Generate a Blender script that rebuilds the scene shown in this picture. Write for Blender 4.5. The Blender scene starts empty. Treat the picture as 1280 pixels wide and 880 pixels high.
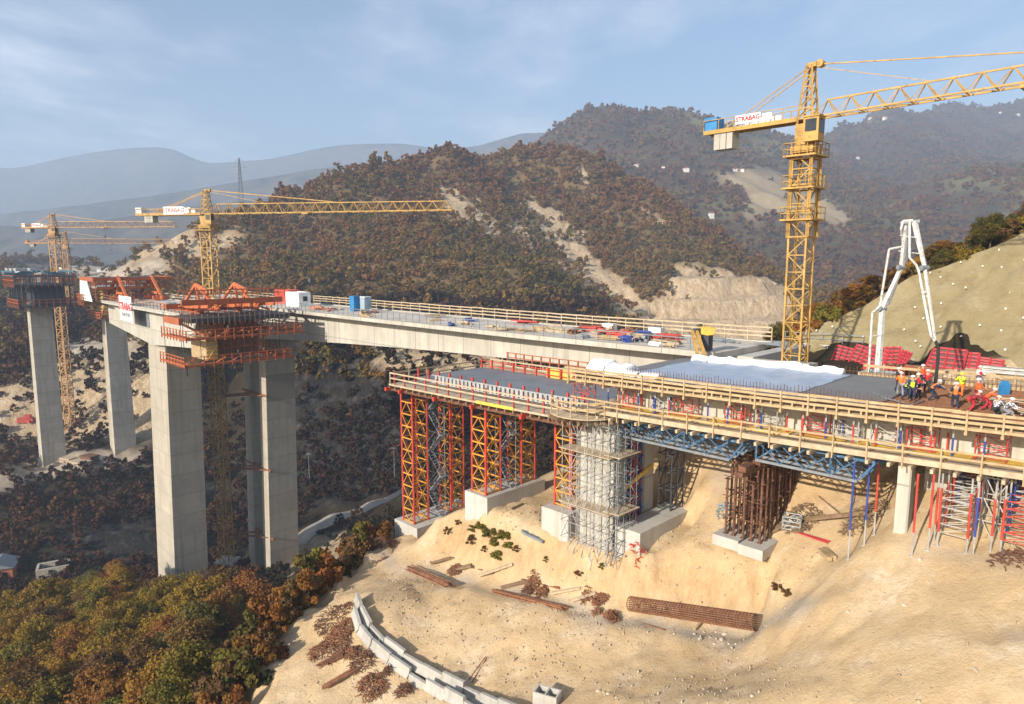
import bpy, math, random
import numpy as np
from mathutils import Vector, Matrix
R = math.radians
random.seed(7)
rng = np.random.default_rng(11)
SC = bpy.context.scene
COL = SC.collection

# ------------------------------------------------------------------ camera
F = 853.3                      # focal length in photo pixels (24 mm on a 36 mm wide sensor)
PITCH = R(7.6)
CP, SP = math.cos(PITCH), math.sin(PITCH)
cam_d = bpy.data.cameras.new('camera')
cam = bpy.data.objects.new('camera', cam_d)
COL.objects.link(cam)
cam.rotation_euler = (R(90) - PITCH, 0, 0)
cam_d.sensor_width = 36.0
cam_d.lens = F * 36.0 / 1280.0
cam_d.clip_start = 0.5
cam_d.clip_end = 20000
SC.camera = cam


def at(px, py, Y):
    """world point seen at photo pixel (px,py) at forward distance Y"""
    u = (px - 640) / F
    v = (440 - py) / F
    dy = CP + v * SP
    return Vector((u * Y / dy, Y, Y * (v * CP - SP) / dy))


def proj(X, Y, Z):
    d = Y * CP - Z * SP
    h = Y * SP + Z * CP
    return 640 + F * X / d, 440 - F * h / d


# ------------------------------------------------------------------ survey frame of the viaduct
Q = math.sqrt(0.5)


def W(s, t, z):
    return Vector((Q * (s + t), Q * (t - s), z))


def tc(s):
    """near edge of the near deck"""
    if s > -75:
        return 38.2 + 4.6 * ((s + 75) / 70.0) ** 3
    return 38.2 + 3.0 * ((s + 75) / 100.0) ** 2


def BW(s, t, z):
    """t measured from the near edge of the near deck"""
    return W(s, tc(s) + t, z)


ZB = -8.3      # deck level of the near viaduct
ZA = -8.5      # deck level of the far viaduct
TA = 18.0      # near edge of far deck, measured from near edge of near deck


def sof(s, pier=-136.0, lo=3.2, amp=3.9, half=91.0):
    """girder depth along the viaduct"""
    x = abs(s - pier)
    k = max(0.0, 1.0 - x / half)
    return lo + amp * k ** 1.6


# ------------------------------------------------------------------ mesh builder
SPLIT = {'red_post', 'mast_platform', 'hanger_rod', 'wing_wall', 'guard_rail', 'walkway_railing', 'yellow_panel', 'stacked_panel', 'joint', 'hydraulic_cylinder', 'bearer', 'red_cross_beam', 'cross_beam', 'wing_formwork',
         'head_beam', 'bracket', 'railing', 'plank_guard', 'timber_rail', 'main_truss', 'lower_bracing', 'walkway_floor', 'joist', 'stiffener', 'shutter_post', 'frame_post'}
class MB:
    def __init__(self):
        self.v = []
        self.f = []
        self.mi = []
        self.cur = 0
        self.pr = []

    def add(self, vs, fs):
        o = len(self.v)
        self.pr.append((o, o + len(vs), len(self.f), len(self.f) + len(fs)))
        self.v += [(p[0], p[1], p[2]) for p in vs]
        for f in fs:
            self.f.append(tuple(o + i for i in f))
            self.mi.append(self.cur)

    def hexa(self, p):
        self.add(p, [(3, 2, 1, 0), (4, 5, 6, 7), (0, 1, 5, 4), (1, 2, 6, 5), (2, 3, 7, 6), (3, 0, 4, 7)])

    def box(self, c, size, rz=0.0):
        cx, cy, cz = c
        hx, hy, hz = size[0] / 2, size[1] / 2, size[2] / 2
        ca, sa = math.cos(rz), math.sin(rz)
        p = []
        for z in (-hz, hz):
            for x, y in ((-hx, -hy), (hx, -hy), (hx, hy), (-hx, hy)):
                p.append((cx + x * ca - y * sa, cy + x * sa + y * ca, cz + z))
        self.hexa(p)

    def bar(self, a, b, w, h=None, up=None):
        a = Vector(a)
        b = Vector(b)
        d = b - a
        if d.length < 1e-6:
            return
        d.normalize()
        up = Vector(up) if up else (Vector((0, 0, 1)) if abs(d.z) < .95 else Vector((Q, Q, 0)))
        x = d.cross(up).normalized()
        y = x.cross(d).normalized()
        h = w if h is None else h
        x = x * w / 2
        y = y * h / 2
        self.hexa([a - x - y, a + x - y, a + x + y, a - x + y, b - x - y, b + x - y, b + x + y, b - x + y])

    def tube(self, a, b, r, n=6, r2=None):
        a = Vector(a)
        b = Vector(b)
        d = (b - a)
        if d.length < 1e-6:
            return
        d.normalize()
        up = Vector((0, 0, 1)) if abs(d.z) < .95 else Vector((1, 0, 0))
        x = d.cross(up).normalized()
        y = d.cross(x)
        r2 = r if r2 is None else r2
        vs = []
        for c, rr in ((a, r), (b, r2)):
            for k in range(n):
                t = 2 * math.pi * k / n
                vs.append(c + x * math.cos(t) * rr + y * math.sin(t) * rr)
        fs = [(k, (k + 1) % n, n + (k + 1) % n, n + k) for k in range(n)]
        fs += [tuple(range(n - 1, -1, -1)), tuple(range(n, 2 * n))]
        self.add(vs, fs)

    def path(self, pts, r, n=5):
        for a, b in zip(pts, pts[1:]):
            self.tube(a, b, r, n)

    def sbox(self, s0, s1, t0, t1, z0, z1, step=4.0, t0b=None, t1b=None):
        """box along the curved viaduct; z0/z1 may be functions of s"""
        n = max(1, int(math.ceil(abs(s1 - s0) / step)))
        fz0 = z0 if callable(z0) else (lambda s: z0)
        fz1 = z1 if callable(z1) else (lambda s: z1)
        vs = []
        for i in range(n + 1):
            s = s0 + (s1 - s0) * i / n
            a, b = fz0(s), fz1(s)
            ta = t0 if t0b is None else t0b
            tb = t1 if t1b is None else t1b
            vs += [BW(s, ta, a), BW(s, tb, a), BW(s, t1, b), BW(s, t0, b)]
        fs = []
        for i in range(n):
            o = 4 * i
            for k in range(4):
                k2 = (k + 1) % 4
                fs.append((o + k, o + 4 + k, o + 4 + k2, o + k2))
        fs.append((0, 1, 2, 3))
        o = 4 * n
        fs.append((o + 3, o + 2, o + 1, o))
        self.add(vs, fs)

    def loft(self, rings, cap=True):
        n = len(rings[0])
        vs = [p for r in rings for p in r]
        fs = []
        for i in range(len(rings) - 1):
            for k in range(n):
                k2 = (k + 1) % n
                fs.append((i * n + k, i * n + k2, (i + 1) * n + k2, (i + 1) * n + k))
        if cap:
            fs.append(tuple(range(n - 1, -1, -1)))
            fs.append(tuple((len(rings) - 1) * n + k for k in range(n)))
        self.add(vs, fs)

    def pieces(self, eps=.03):
        """the builder cut into groups of shapes that touch"""
        A = np.array(self.v)
        lo = np.array([A[a:b].min(0) for a, b, _, _ in self.pr]) - eps
        hi = np.array([A[a:b].max(0) for a, b, _, _ in self.pr]) + eps
        n = len(self.pr)
        lab = list(range(n))

        def fd(i):
            while lab[i] != i:
                lab[i] = lab[lab[i]]
                i = lab[i]
            return i
        for i in range(n):
            t = np.nonzero(((lo[i + 1:] <= hi[i]) & (hi[i + 1:] >= lo[i])).all(1))[0]
            for j in t:
                lab[fd(int(j) + i + 1)] = fd(i)
        out = {}
        for i in range(n):
            m = out.setdefault(fd(i), MB())
            a, b, c, d = self.pr[i]
            m.add(self.v[a:b], [tuple(k - a for k in f) for f in self.f[c:d]])
        return list(out.values())

    def build(self, name, mat, parent=None, smooth=False, label=None):
        if parent is not None and name in SPLIT and not getattr(self, 'single', False) and 1 < len(self.pr) < 500:
            ps = self.pieces()
            if 1 < len(ps) <= 60:
                for q in ps:
                    q.single = True
                return [q.build(name, mat, parent, smooth, label) for q in ps][-1]
        me = bpy.data.meshes.new(name)
        off = (0, 0, 0)
        if parent is not None and parent.get('_w'):
            p = parent
            off = Vector((0, 0, 0))
            while p is not None:
                off = off + p.location
                p = p.parent
        vs = [(v[0] - off[0], v[1] - off[1], v[2] - off[2]) for v in self.v]
        me.from_pydata(vs, [], self.f)
        mats = mat if isinstance(mat, (list, tuple)) else [mat]
        for m in mats:
            me.materials.append(m)
        if len(mats) > 1:
            me.polygons.foreach_set('material_index', self.mi)
        if smooth:
            me.polygons.foreach_set('use_smooth', [True] * len(me.polygons))
        import bmesh as _b
        bm = _b.new()
        bm.from_mesh(me)
        _b.ops.recalc_face_normals(bm, faces=bm.faces)
        bm.to_mesh(me)
        bm.free()
        o = bpy.data.objects.new(name, me)
        COL.objects.link(o)
        if parent is not None:
            o.parent = parent
            if parent.get('_w'):
                o['_w'] = 1
        if label:
            o['label'] = label
        return o


def tag(o, label=None, cat=None, group=None, kind=None):
    if label:
        o['label'] = label
    if cat:
        o['category'] = cat
    if group:
        o['group'] = group
    if kind:
        o['kind'] = kind
    return o


def thing(name, label, cat, loc=(0, 0, 0), rz=0.0, group=None, world=False):
    o = bpy.data.objects.new(name, None)
    COL.objects.link(o)
    o.empty_display_size = 0.2
    o.location = loc
    o.rotation_euler = (0, 0, rz)
    if world:
        o['_w'] = 1
    return tag(o, label, cat, group)


def solo(mb, name, mat, label, cat, group=None, smooth=False):
    """a thing that is one mesh, its origin moved to its base"""
    a = np.array(mb.v)
    c = Vector(((a[:, 0].min() + a[:, 0].max()) / 2, (a[:, 1].min() + a[:, 1].max()) / 2, a[:, 2].min()))
    mb.v = [(v[0] - c.x, v[1] - c.y, v[2] - c.z) for v in mb.v]
    o = mb.build(name, mat, None, smooth)
    o.location = c
    return tag(o, label, cat, group)


def kids(o):
    return [c for c in bpy.data.objects if c.parent == o]


def proto_of(root):
    """flat record of a thing: (obj, [(child, [grandchildren])])"""
    return [(c, [g for g in kids(c)]) for c in kids(root)]


def dup(root, rec, loc, rz=0.0, label=None, group=None, scale=None):
    r = root.copy()
    COL.objects.link(r)
    r.location = loc
    r.rotation_euler = (0, 0, rz)
    if scale:
        r.scale = scale if isinstance(scale, (tuple, list)) else (scale,) * 3
    if label:
        r['label'] = label
    if group:
        r['group'] = group
    for ch, gs in rec:
        c = ch.copy()
        COL.objects.link(c)
        c.parent = r
        for g in gs:
            d = g.copy()
            COL.objects.link(d)
            d.parent = c
    return r


def struct(o):
    o['kind'] = 'structure'
    return o


# ------------------------------------------------------------------ materials
def nodes(name):
    m = bpy.data.materials.new(name)
    m.use_nodes = True
    nt = m.node_tree
    nt.nodes.clear()
    out = nt.nodes.new('ShaderNodeOutputMaterial')
    b = nt.nodes.new('ShaderNodeBsdfPrincipled')
    nt.links.new(b.outputs[0], out.inputs[0])
    return m, nt, b, out


def N(nt, typ, **kw):
    n = nt.nodes.new(typ)
    for k, v in kw.items():
        setattr(n, k, v)
    return n


def L(nt, a, b):
    nt.links.new(a, b)


def noise(nt, vec, scale, detail=4, rough=.55):
    n = N(nt, 'ShaderNodeTexNoise')
    n.inputs['Scale'].default_value = scale
    n.inputs['Detail'].default_value = detail
    n.inputs['Roughness'].default_value = rough
    if vec is not None:
        L(nt, vec, n.inputs['Vector'])
    return n.outputs['Fac']


def ramp(nt, fac, stops):
    r = N(nt, 'ShaderNodeValToRGB')
    while len(r.color_ramp.elements) < len(stops):
        r.color_ramp.elements.new(.5)
    for e, (p, c) in zip(r.color_ramp.elements, stops):
        e.position = p
        e.color = (c[0], c[1], c[2], 1) if isinstance(c, (tuple, list)) else (c, c, c, 1)
    L(nt, fac, r.inputs[0])
    return r.outputs[0]


def mix(nt, fac, a, b, mode='MIX'):
    m = N(nt, 'ShaderNodeMix', data_type='RGBA', blend_type=mode)
    for sock, v in ((m.inputs[0], fac), (m.inputs[6], a), (m.inputs[7], b)):
        if hasattr(v, 'links'):
            L(nt, v, sock)
        elif isinstance(v, (int, float)):
            sock.default_value = v
        else:
            sock.default_value = (v[0], v[1], v[2], 1)
    return m.outputs[2]


def math_(nt, op, a, b=None):
    m = N(nt, 'ShaderNodeMath', operation=op)
    for i, v in enumerate((a, b)):
        if v is None:
            continue
        if hasattr(v, 'links'):
            L(nt, v, m.inputs[i])
        else:
            m.inputs[i].default_value = v
    return m.outputs[0]


def pos(nt, scale=(1, 1, 1), rot=0.0):
    g = N(nt, 'ShaderNodeNewGeometry')
    mp = N(nt, 'ShaderNodeMapping')
    mp.inputs['Scale'].default_value = scale
    mp.inputs['Rotation'].default_value = (0, 0, rot)
    L(nt, g.outputs['Position'], mp.inputs['Vector'])
    return mp.outputs[0]


def bump(nt, b, h, strength, dist=.05):
    bp = N(nt, 'ShaderNodeBump')
    bp.inputs['Strength'].default_value = strength
    bp.inputs['Distance'].default_value = dist
    L(nt, h, bp.inputs['Height'])
    L(nt, bp.outputs[0], b.inputs['Normal'])


def pmat(name, col, alt=None, scale=1.5, rough=.75, metal=0.0, var=.22, bmp=.0, wear=None, wearpos=.62, obj_rand=0.0):
    m, nt, b, _ = nodes(name)
    p = pos(nt)
    f1 = noise(nt, p, scale, 5, .65)
    lo = tuple(c * (1 - var) for c in col)
    hi = alt if alt else tuple(min(1, c * (1 + var)) for c in col)
    c = ramp(nt, f1, [(.3, lo), (.7, hi)])
    if wear:
        f2 = noise(nt, p, scale * 2.7, 6, .7)
        k = ramp(nt, f2, [(wearpos - .04, 0.0), (wearpos + .05, 1.0)])
        c = mix(nt, k, c, wear)
    if obj_rand:
        oi = N(nt, 'ShaderNodeObjectInfo')
        k = math_(nt, 'MULTIPLY_ADD', oi.outputs['Random'], obj_rand * 2)
        k.node.inputs[2].default_value = 1 - obj_rand
        hs = N(nt, 'ShaderNodeHueSaturation')
        L(nt, k, hs.inputs['Value'])
        L(nt, c, hs.inputs['Color'])
        c = hs.outputs[0]
    L(nt, c, b.inputs['Base Color'])
    b.inputs['Roughness'].default_value = rough
    b.inputs['Metallic'].default_value = metal
    if bmp:
        bump(nt, b, noise(nt, p, scale * 6, 5, .7), bmp)
    return m


def concrete(name, col, lift=4.0, panel=2.6, streak=.35, stain=(.30, .22, .13), line=.72, joints=True):
    m, nt, b, _ = nodes(name)
    base = noise(nt, pos(nt), .35, 6, .65)
    c = ramp(nt, base, [(.3, tuple(x * .82 for x in col)), (.7, tuple(min(1, x * 1.12) for x in col))])
    st = noise(nt, pos(nt, (1.2, 1.2, .06)), 1.0, 5, .7)
    c = mix(nt, math_(nt, 'MULTIPLY', ramp(nt, st, [(.48, 0.0), (.72, 1.0)]), streak), c, tuple(x * .55 for x in col))
    st2 = noise(nt, pos(nt, (.5, .5, .03)), 1.0, 3, .6)
    c = mix(nt, math_(nt, 'MULTIPLY', ramp(nt, st2, [(.6, 0.0), (.75, 1.0)]), streak), c, stain)
    if joints:
        p = pos(nt, (1, 1, 1), R(45))
        sx = N(nt, 'ShaderNodeSeparateXYZ')
        L(nt, p, sx.inputs[0])
        for o, per, wd in ((sx.outputs[2], lift, .028), (sx.outputs[0], panel, .026)):
            fr = math_(nt, 'FRACT', math_(nt, 'DIVIDE', o, per))
            ln = math_(nt, 'LESS_THAN', fr, wd)
            c = mix(nt, math_(nt, 'MULTIPLY', ln, .85), c, tuple(x * line * .7 for x in col))
            # each pour has its own tone
            fl = math_(nt, 'FLOOR', math_(nt, 'DIVIDE', o, per))
            wn = N(nt, 'ShaderNodeTexWhiteNoise', noise_dimensions='1D')
            L(nt, fl, wn.inputs['W'])
            c = mix(nt, math_(nt, 'MULTIPLY', wn.outputs[0], .28), c, tuple(x * .62 for x in col))
    L(nt, c, b.inputs['Base Color'])
    b.inputs['Roughness'].default_value = .9
    bump(nt, b, noise(nt, pos(nt), 5, 5, .7), .25, .04)
    return m


M = {}
M['concrete'] = concrete('pale_concrete', (.47, .445, .385), 4.2, 5.2, .7)
M['pier'] = concrete('pier_concrete', (.44, .395, .32), 4.0, 3.1, .8)
M['block'] = concrete('block_concrete', (.45, .43, .39), 9, 9, .35, joints=False)
M['barrier'] = concrete('barrier_concrete', (.39, .375, .34), 9, 9, .6, joints=False)
M['deck'] = pmat('deck_concrete', (.50, .455, .39), scale=.35, rough=.95, var=.25, wear=(.34, .30, .26), wearpos=.6)
M['wet'] = pmat('fresh_concrete', (.17, .17, .17), scale=.6, rough=.75, var=.12)
M['ply'] = pmat('dark_plywood', (.16, .17, .185), scale=.5, rough=.6, var=.2, wear=(.28, .25, .21), wearpos=.66)
M['yellow'] = pmat('crane_yellow', (.42, .25, .06), scale=.7, rough=.6, var=.3, wear=(.24, .13, .05), wearpos=.6)
M['yellow_far'] = pmat('crane_ochre', (.40, .22, .08), scale=.4, rough=.6)
M['orange'] = pmat('traveller_orange', (.48, .125, .040), scale=.6, rough=.65, var=.3, wear=(.24, .09, .05), wearpos=.58)
M['rust_orange'] = pmat('rusty_orange', (.34, .095, .035), scale=.8, rough=.8, wear=(.18, .07, .04), wearpos=.6)
M['red'] = pmat('shoring_red', (.44, .042, .026), scale=1.1, rough=.6, var=.3, wear=(.24, .07, .04), wearpos=.6)
M['shore_yellow'] = pmat('shoring_yellow', (.58, .26, .03), scale=1.1, rough=.6, var=.3, wear=(.34, .17, .06), wearpos=.6)
M['blue'] = pmat('prop_blue', (.025, .055, .26), scale=1.5, rough=.5)
M['truss_blue'] = pmat('truss_blue', (.04, .115, .22), scale=1.2, rough=.55, wear=(.26, .25, .24), wearpos=.6)
M['galv'] = pmat('galvanised_steel', (.42, .42, .41), scale=2, rough=.5, metal=.3, var=.25)
M['grey_steel'] = pmat('grey_steel', (.20, .22, .24), scale=2, rough=.6, metal=.2)
M['dark_steel'] = pmat('dark_steel', (.045, .05, .06), scale=2, rough=.6)
M['teal_steel'] = pmat('teal_steel', (.05, .13, .18), scale=1, rough=.6)
M['rust'] = pmat('rusty_steel', (.20, .075, .035), alt=(.30, .14, .07), scale=2.5, rough=.9, var=.4)
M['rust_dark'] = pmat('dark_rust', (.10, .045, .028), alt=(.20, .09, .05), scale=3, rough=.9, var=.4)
M['timber'] = pmat('formwork_timber', (.42, .295, .15), alt=(.51, .375, .215), scale=2.0, rough=.85, var=.3, wear=(.34, .25, .15), wearpos=.66)
M['timber_grey'] = pmat('weathered_timber', (.44, .34, .22), alt=(.52, .42, .29), scale=1.6, rough=.9, var=.25, wear=(.28, .22, .16), wearpos=.62)
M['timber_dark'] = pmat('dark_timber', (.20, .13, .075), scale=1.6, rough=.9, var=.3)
M['plank_yellow'] = pmat('yellow_formwork_panel', (.66, .43, .07), scale=1.6, rough=.7, var=.25, wear=(.35, .27, .15), wearpos=.62)
M['white'] = pmat('white_paint', (.78, .78, .76), scale=1, rough=.5, var=.06)
M['white_worn'] = pmat('worn_white_paint', (.72, .71, .68), scale=1.2, rough=.5, var=.12, wear=(.36, .31, .25), wearpos=.66)
M['fleece'] = pmat('white_fleece', (.82, .82, .82), scale=2, rough=.95, var=.05, bmp=.3)
M['tarp'] = pmat('pale_blue_tarp', (.29, .36, .47), alt=(.38, .45, .55), scale=.9, rough=.45, var=.10, bmp=.2)
M['signred'] = pmat('sign_red', (.60, .02, .03), scale=1, rough=.6, var=.05)
M['signgrey'] = pmat('sign_grey', (.25, .25, .27), scale=1, rough=.6, var=.05)
M['container_red'] = pmat('container_red', (.50, .075, .05), scale=.8, rough=.6, wear=(.3, .06, .04))
M['toilet_blue'] = pmat('toilet_blue', (.03, .19, .42), scale=.8, rough=.5)
M['toilet_grey'] = pmat('toilet_grey', (.26, .34, .40), scale=.8, rough=.5)
M['glass'] = pmat('dark_glass', (.03, .035, .04), scale=1, rough=.1)
M['black'] = pmat('black_rubber', (.02, .02, .02), scale=1, rough=.8)
M['panel_red'] = pmat('panel_red', (.42, .035, .045), scale=2, rough=.6, wear=(.22, .03, .03))
M['panel_dark'] = pmat('panel_board', (.13, .055, .05), scale=2, rough=.8)
M['roof'] = pmat('roof_tile', (.36, .12, .07), scale=.6, rough=.9)
M['house'] = pmat('house_plaster', (.72, .68, .62), scale=.4, rough=.9, var=.08)
M['bark'] = pmat('bark', (.11, .08, .055), scale=3, rough=.95, var=.3)
M['gravel'] = pmat('gravel', (.42, .33, .22), alt=(.60, .50, .37), scale=1.5, rough=.95, var=.4)
M['stone'] = pmat('limestone', (.48, .40, .29), alt=(.58, .51, .41), scale=.8, rough=.95, var=.25, obj_rand=.1)


def leafmat(name, stops, sat=1.0, trans=.25):
    """stops: colours picked by the per-tree attribute tint; noise breaks it up"""
    m, nt, b, out = nodes(name)
    at_ = N(nt, 'ShaderNodeAttribute', attribute_name='tint')
    oi = N(nt, 'ShaderNodeObjectInfo')
    f = math_(nt, 'FRACT', math_(nt, 'ADD', math_(nt, 'MULTIPLY', at_.outputs['Fac'], 1.0), oi.outputs['Random'] if name.startswith('near') else 0.0))
    if name.startswith('near'):
        f = math_(nt, 'ADD', math_(nt, 'MULTIPLY', oi.outputs['Random'], .78), math_(nt, 'MULTIPLY', at_.outputs['Fac'], .22))
    c = ramp(nt, f, stops)
    n = noise(nt, pos(nt), .9 if name.startswith('near') else .12, 3, .6)
    c = mix(nt, ramp(nt, n, [(.35, 0.0), (.65, .35)]), c, tuple(x * .55 for x in stops[len(stops) // 2][1]))
    L(nt, c, b.inputs['Base Color'])
    b.inputs['Roughness'].default_value = .85
    b.inputs['Specular IOR Level'].default_value = .15
    t = N(nt, 'ShaderNodeBsdfTranslucent')
    L(nt, c, t.inputs[0])
    ms = N(nt, 'ShaderNodeMixShader')
    ms.inputs[0].default_value = trans
    L(nt, b.outputs[0], ms.inputs[1])
    L(nt, t.outputs[0], ms.inputs[2])
    L(nt, ms.outputs[0], out.inputs[0])
    return m


AUT = [(0.0, (.060, .075, .018)), (.18, (.13, .12, .018)), (.36, (.20, .145, .02)), (.52, (.23, .125, .022)),
       (.68, (.15, .062, .018)), (.82, (.085, .030, .012)), (.92, (.085, .050, .03)), (1.0, (.07, .075, .02))]
M['leaf_near'] = leafmat('near_autumn_leaves', AUT)
HIL = [(0.0, (.085, .085, .026)), (.2, (.18, .135, .036)), (.4, (.27, .165, .042)), (.6, (.28, .130, .040)),
       (.8, (.23, .098, .036)), (1.0, (.18, .105, .052))]
M['leaf_hill'] = leafmat('hill_autumn_leaves', HIL, trans=.3)
M['leaf_back'] = leafmat('far_hill_leaves', [(p, tuple(x * .8 for x in c)) for p, c in HIL], trans=.3)
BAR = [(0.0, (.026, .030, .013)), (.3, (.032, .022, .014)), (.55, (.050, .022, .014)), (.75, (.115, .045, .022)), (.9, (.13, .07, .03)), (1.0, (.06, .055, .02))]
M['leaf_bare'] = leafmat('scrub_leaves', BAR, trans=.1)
# ------------------------------------------------------------------ terrain: surveyed points -> one height function
def pts_px(lst):
    return [tuple(at(a, b, c)) for a, b, c in lst]


near = pts_px([
    (780, 687, 46.9), (792, 684, 46.9), (607, 639, 56.2), (630, 634, 57.5), (300, 880, 42), (380, 880, 41.5), (470, 880, 41.5), (560, 880, 40), (640, 880, 38.5), (720, 880, 36.5), (800, 880, 34.3),
    (900, 880, 31.7), (1000, 880, 29), (1100, 880, 27), (1200, 880, 25.5), (1280, 880, 24.5), (1400, 880, 23),
    (447, 757, 49), (470, 800, 46), (520, 840, 43.5), (600, 875, 40.5), (400, 800, 48), (330, 840, 46),
    (480, 705, 58.5), (560, 735, 52), (640, 750, 49), (720, 772, 46), (800, 785, 43.5), (880, 800, 41), (940, 795, 41),
    (540, 690, 58), (600, 712, 54), (680, 733, 50.5), (760, 750, 47.5), (830, 763, 44.8), (900, 775, 43), (950, 780, 41.8),
    (545, 647, 60.5), (570, 640, 59.5), (600, 641, 57.2), (640, 655, 54.5), (700, 682, 51.3), (760, 700, 48.3), (830, 692, 47), (870, 690, 45.5),
    (940, 718, 42.6), (990, 730, 40),
    (830, 670, 49), (930, 665, 46.5), (1000, 680, 42.5), (1000, 650, 45), (1060, 690, 39.5), (1120, 665, 37), (1200, 690, 34.5),
    (1280, 705, 32), (1400, 720, 29), (1000, 760, 36.5), (1100, 760, 33), (1200, 760, 30.5), (1280, 780, 28.5), (950, 830, 36), (850, 840, 38),
    (870, 610, 51.5), (900, 585, 52.5), (880, 640, 50), (1050, 606, 45.8), (1100, 596, 44.8), (1050, 640, 43.5),
    (370, 770, 52), (430, 715, 58.5), (330, 810, 48.5), (460, 690, 62), (500, 668, 64.5), (550, 655, 65),
])
near += [(-20, 25, -33), (0, 20, -30), (15, 12, -25), (25, 8, -21), (40, 10, -18), (60, 20, -14), (-60, 20, -45),
         (-22, 44, -36), (-30, 50, -43), (-27, 60, -41), (-21, 69, -38), (-17, 76, -38), (-42, 64, -50), (-60, 85, -57),
         (-75, 105, -62), (-55, 108, -60), (-32, 92, -52), (-22, 108, -55), (-85, 70, -62), (-100, 100, -68), (-90, 40, -60)]


def wl(lst):
    return [tuple(W(*p)) for p in lst]


near += wl([(-28, 52.5, -12.2), (-20, 52.5, -11.2), (-10, 52.5, -10.8), (5, 52.5, -10.5), (20, 50, -10.5),
            (-24, 49.3, -15.5), (-12, 47.5, -13.4), (0, 46, -13.6), (12, 44, -13.8),
            (-26, 58, -9.6), (-20, 62, -9.3), (-10, 62, -9.2), (5, 62, -9.2), (20, 62, -9), (-27, 70, -9.2), (-18, 70, -9.4), (-8, 70, -9.4), (6, 70, -9.4), (20, 70, -9.4),
            (-32, 56, -15), (-35, 62, -15.5), (-35, 70, -13), (-45, 57, -21.5), (-40.5, 39, -21.2), (-40.5, 42, -21.2), (-40.5, 45.5, -21.1), (-43, 47, -21.4), (-37, 42, -21.6), (-33, 46, -20.9), (-32.5, 50, -19.5), (-50.3, 39, -26.9), (-50.3, 42.5, -26.6), (-52.5, 46.8, -27.2), (-55.5, 42, -27.4), (-26, 40, -20.5), (-26, 43, -20.4), (-26, 46, -20.3), (-28, 47.5, -20.2), (-33, 40.5, -21.9), (-32.8, 43, -21.6), (-48, 66, -21), (-60, 56, -29.5), (-62, 68, -30), (-75, 55, -41), (-76, 68, -42), (-95, 60, -53),
            (-120, 57, -62), (-136, 46, -63), (-136, 64, -67), (-60, 45, -30), (-75, 45, -43), (-100, 46, -55),
            (-28, 73, -7.5), (-24, 75, -6.0), (-12, 82.5, 1.6), (5, 89, 8.4), (20, 92, 12), (-20, 78.5, -2.5), (-4, 86, 5.2),
            (-30, 82, -8), (-24, 88, -4), (-12, 95, 3.5), (5, 103, 9.5), (20, 106, 14), (-12, 115, 1), (10, 125, 6), (-35, 95, -18), (-35, 115, -30), (-10, 140, -16), (-60, 90, -38), (-60, 120, -50)])

sil = [(205, 308, 410), (225, 296, 425), (250, 281, 440), (300, 263, 470), (350, 243, 500), (420, 226, 540), (480, 208, 580), (560, 198, 620), (640, 187, 670),
       (700, 182, 700), (740, 195, 690), (800, 228, 660), (850, 261, 620), (900, 294, 580), (950, 340, 520), (990, 376, 470)]
hill = pts_px(sil)
for px, py, Y in sil:
    a = at(px, py, Y)
    hill.append((a.x * 1.25, a.y * 1.25, a.z - 45))
    hill.append((a.x * 1.6, a.y * 1.6, -60))
hill += pts_px([
    (200, 325, 405), (300, 320, 400), (300, 360, 330), (350, 300, 430), (350, 370, 310), (420, 280, 470), (420, 340, 380), (420, 388, 310),
    (500, 240, 540), (500, 300, 440), (500, 370, 340), (540, 412, 290),
    (560, 215, 590), (590, 262, 515), (625, 305, 440), (662, 342, 385), (700, 387, 333), (730, 412, 308),
    (645, 235, 630), (690, 292, 555), (728, 332, 490), (775, 378, 425),
    (690, 240, 610), (735, 305, 520), (775, 350, 455), (805, 395, 400),
    (760, 250, 610), (810, 300, 545), (850, 330, 480), (880, 345, 455),
    (815, 372, 420), (840, 336, 435), (900, 342, 425), (970, 358, 430), (850, 402, 385), (900, 418, 380), (960, 412, 385), (985, 400, 400), (1010, 420, 380), (860, 440, 300), (950, 440, 300),
    (430, 440, 240), (480, 442, 235), (560, 450, 225), (640, 458, 215), (700, 468, 190), (760, 470, 160),
    (330, 430, 245), (380, 455, 234), (430, 480, 226), (480, 490, 218), (560, 500, 207), (640, 520, 182), (420, 560, 203), (480, 570, 196), (370, 560, 208), (400, 610, 186), (480, 600, 180), (560, 590, 150),
    (385, 660, 153), (440, 640, 161), (500, 622, 170), (350, 690, 150), (420, 690, 130),
    (0, 600, 190), (60, 580, 205), (110, 573, 209), (150, 567, 211), (175, 545, 222), (60, 570, 214), (20, 650, 175), (100, 650, 170), (170, 620, 190), (180, 680, 165), (20, 720, 150), (100, 720, 150),
    (170, 720, 155), (260, 690, 160), (290, 640, 185), (270, 560, 215), (-80, 600, 190), (-80, 720, 150),
    (110, 545, 226), (110, 450, 252), (20, 545, 224), (20, 450, 252), (170, 460, 248), (170, 530, 228), (260, 480, 240), (300, 500, 235), (-80, 450, 255),
    (30, 400, 330), (150, 400, 320), (260, 400, 300), (-80, 400, 330),
    (20, 347, 520), (100, 346, 500), (190, 336, 460), (0, 332, 700), (100, 330, 750), (200, 314, 560), (-150, 335, 600), (-200, 360, 420),
])
hill += [(-400, 900, -30), (-700, 900, -20), (-700, 600, -20), (-650, 350, -30), (-400, 150, -60), (-300, 60, -70), (-400, -20, -70), (400, -20, 0), (250, 60, 25), (400, 150, 40), (700, 400, 60), (500, 260, 20), (700, 700, 0), (900, 900, 0), (250, 180, -20), (200, 300, -50), (330, 420, -40), (160, 240, -45)]
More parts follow.
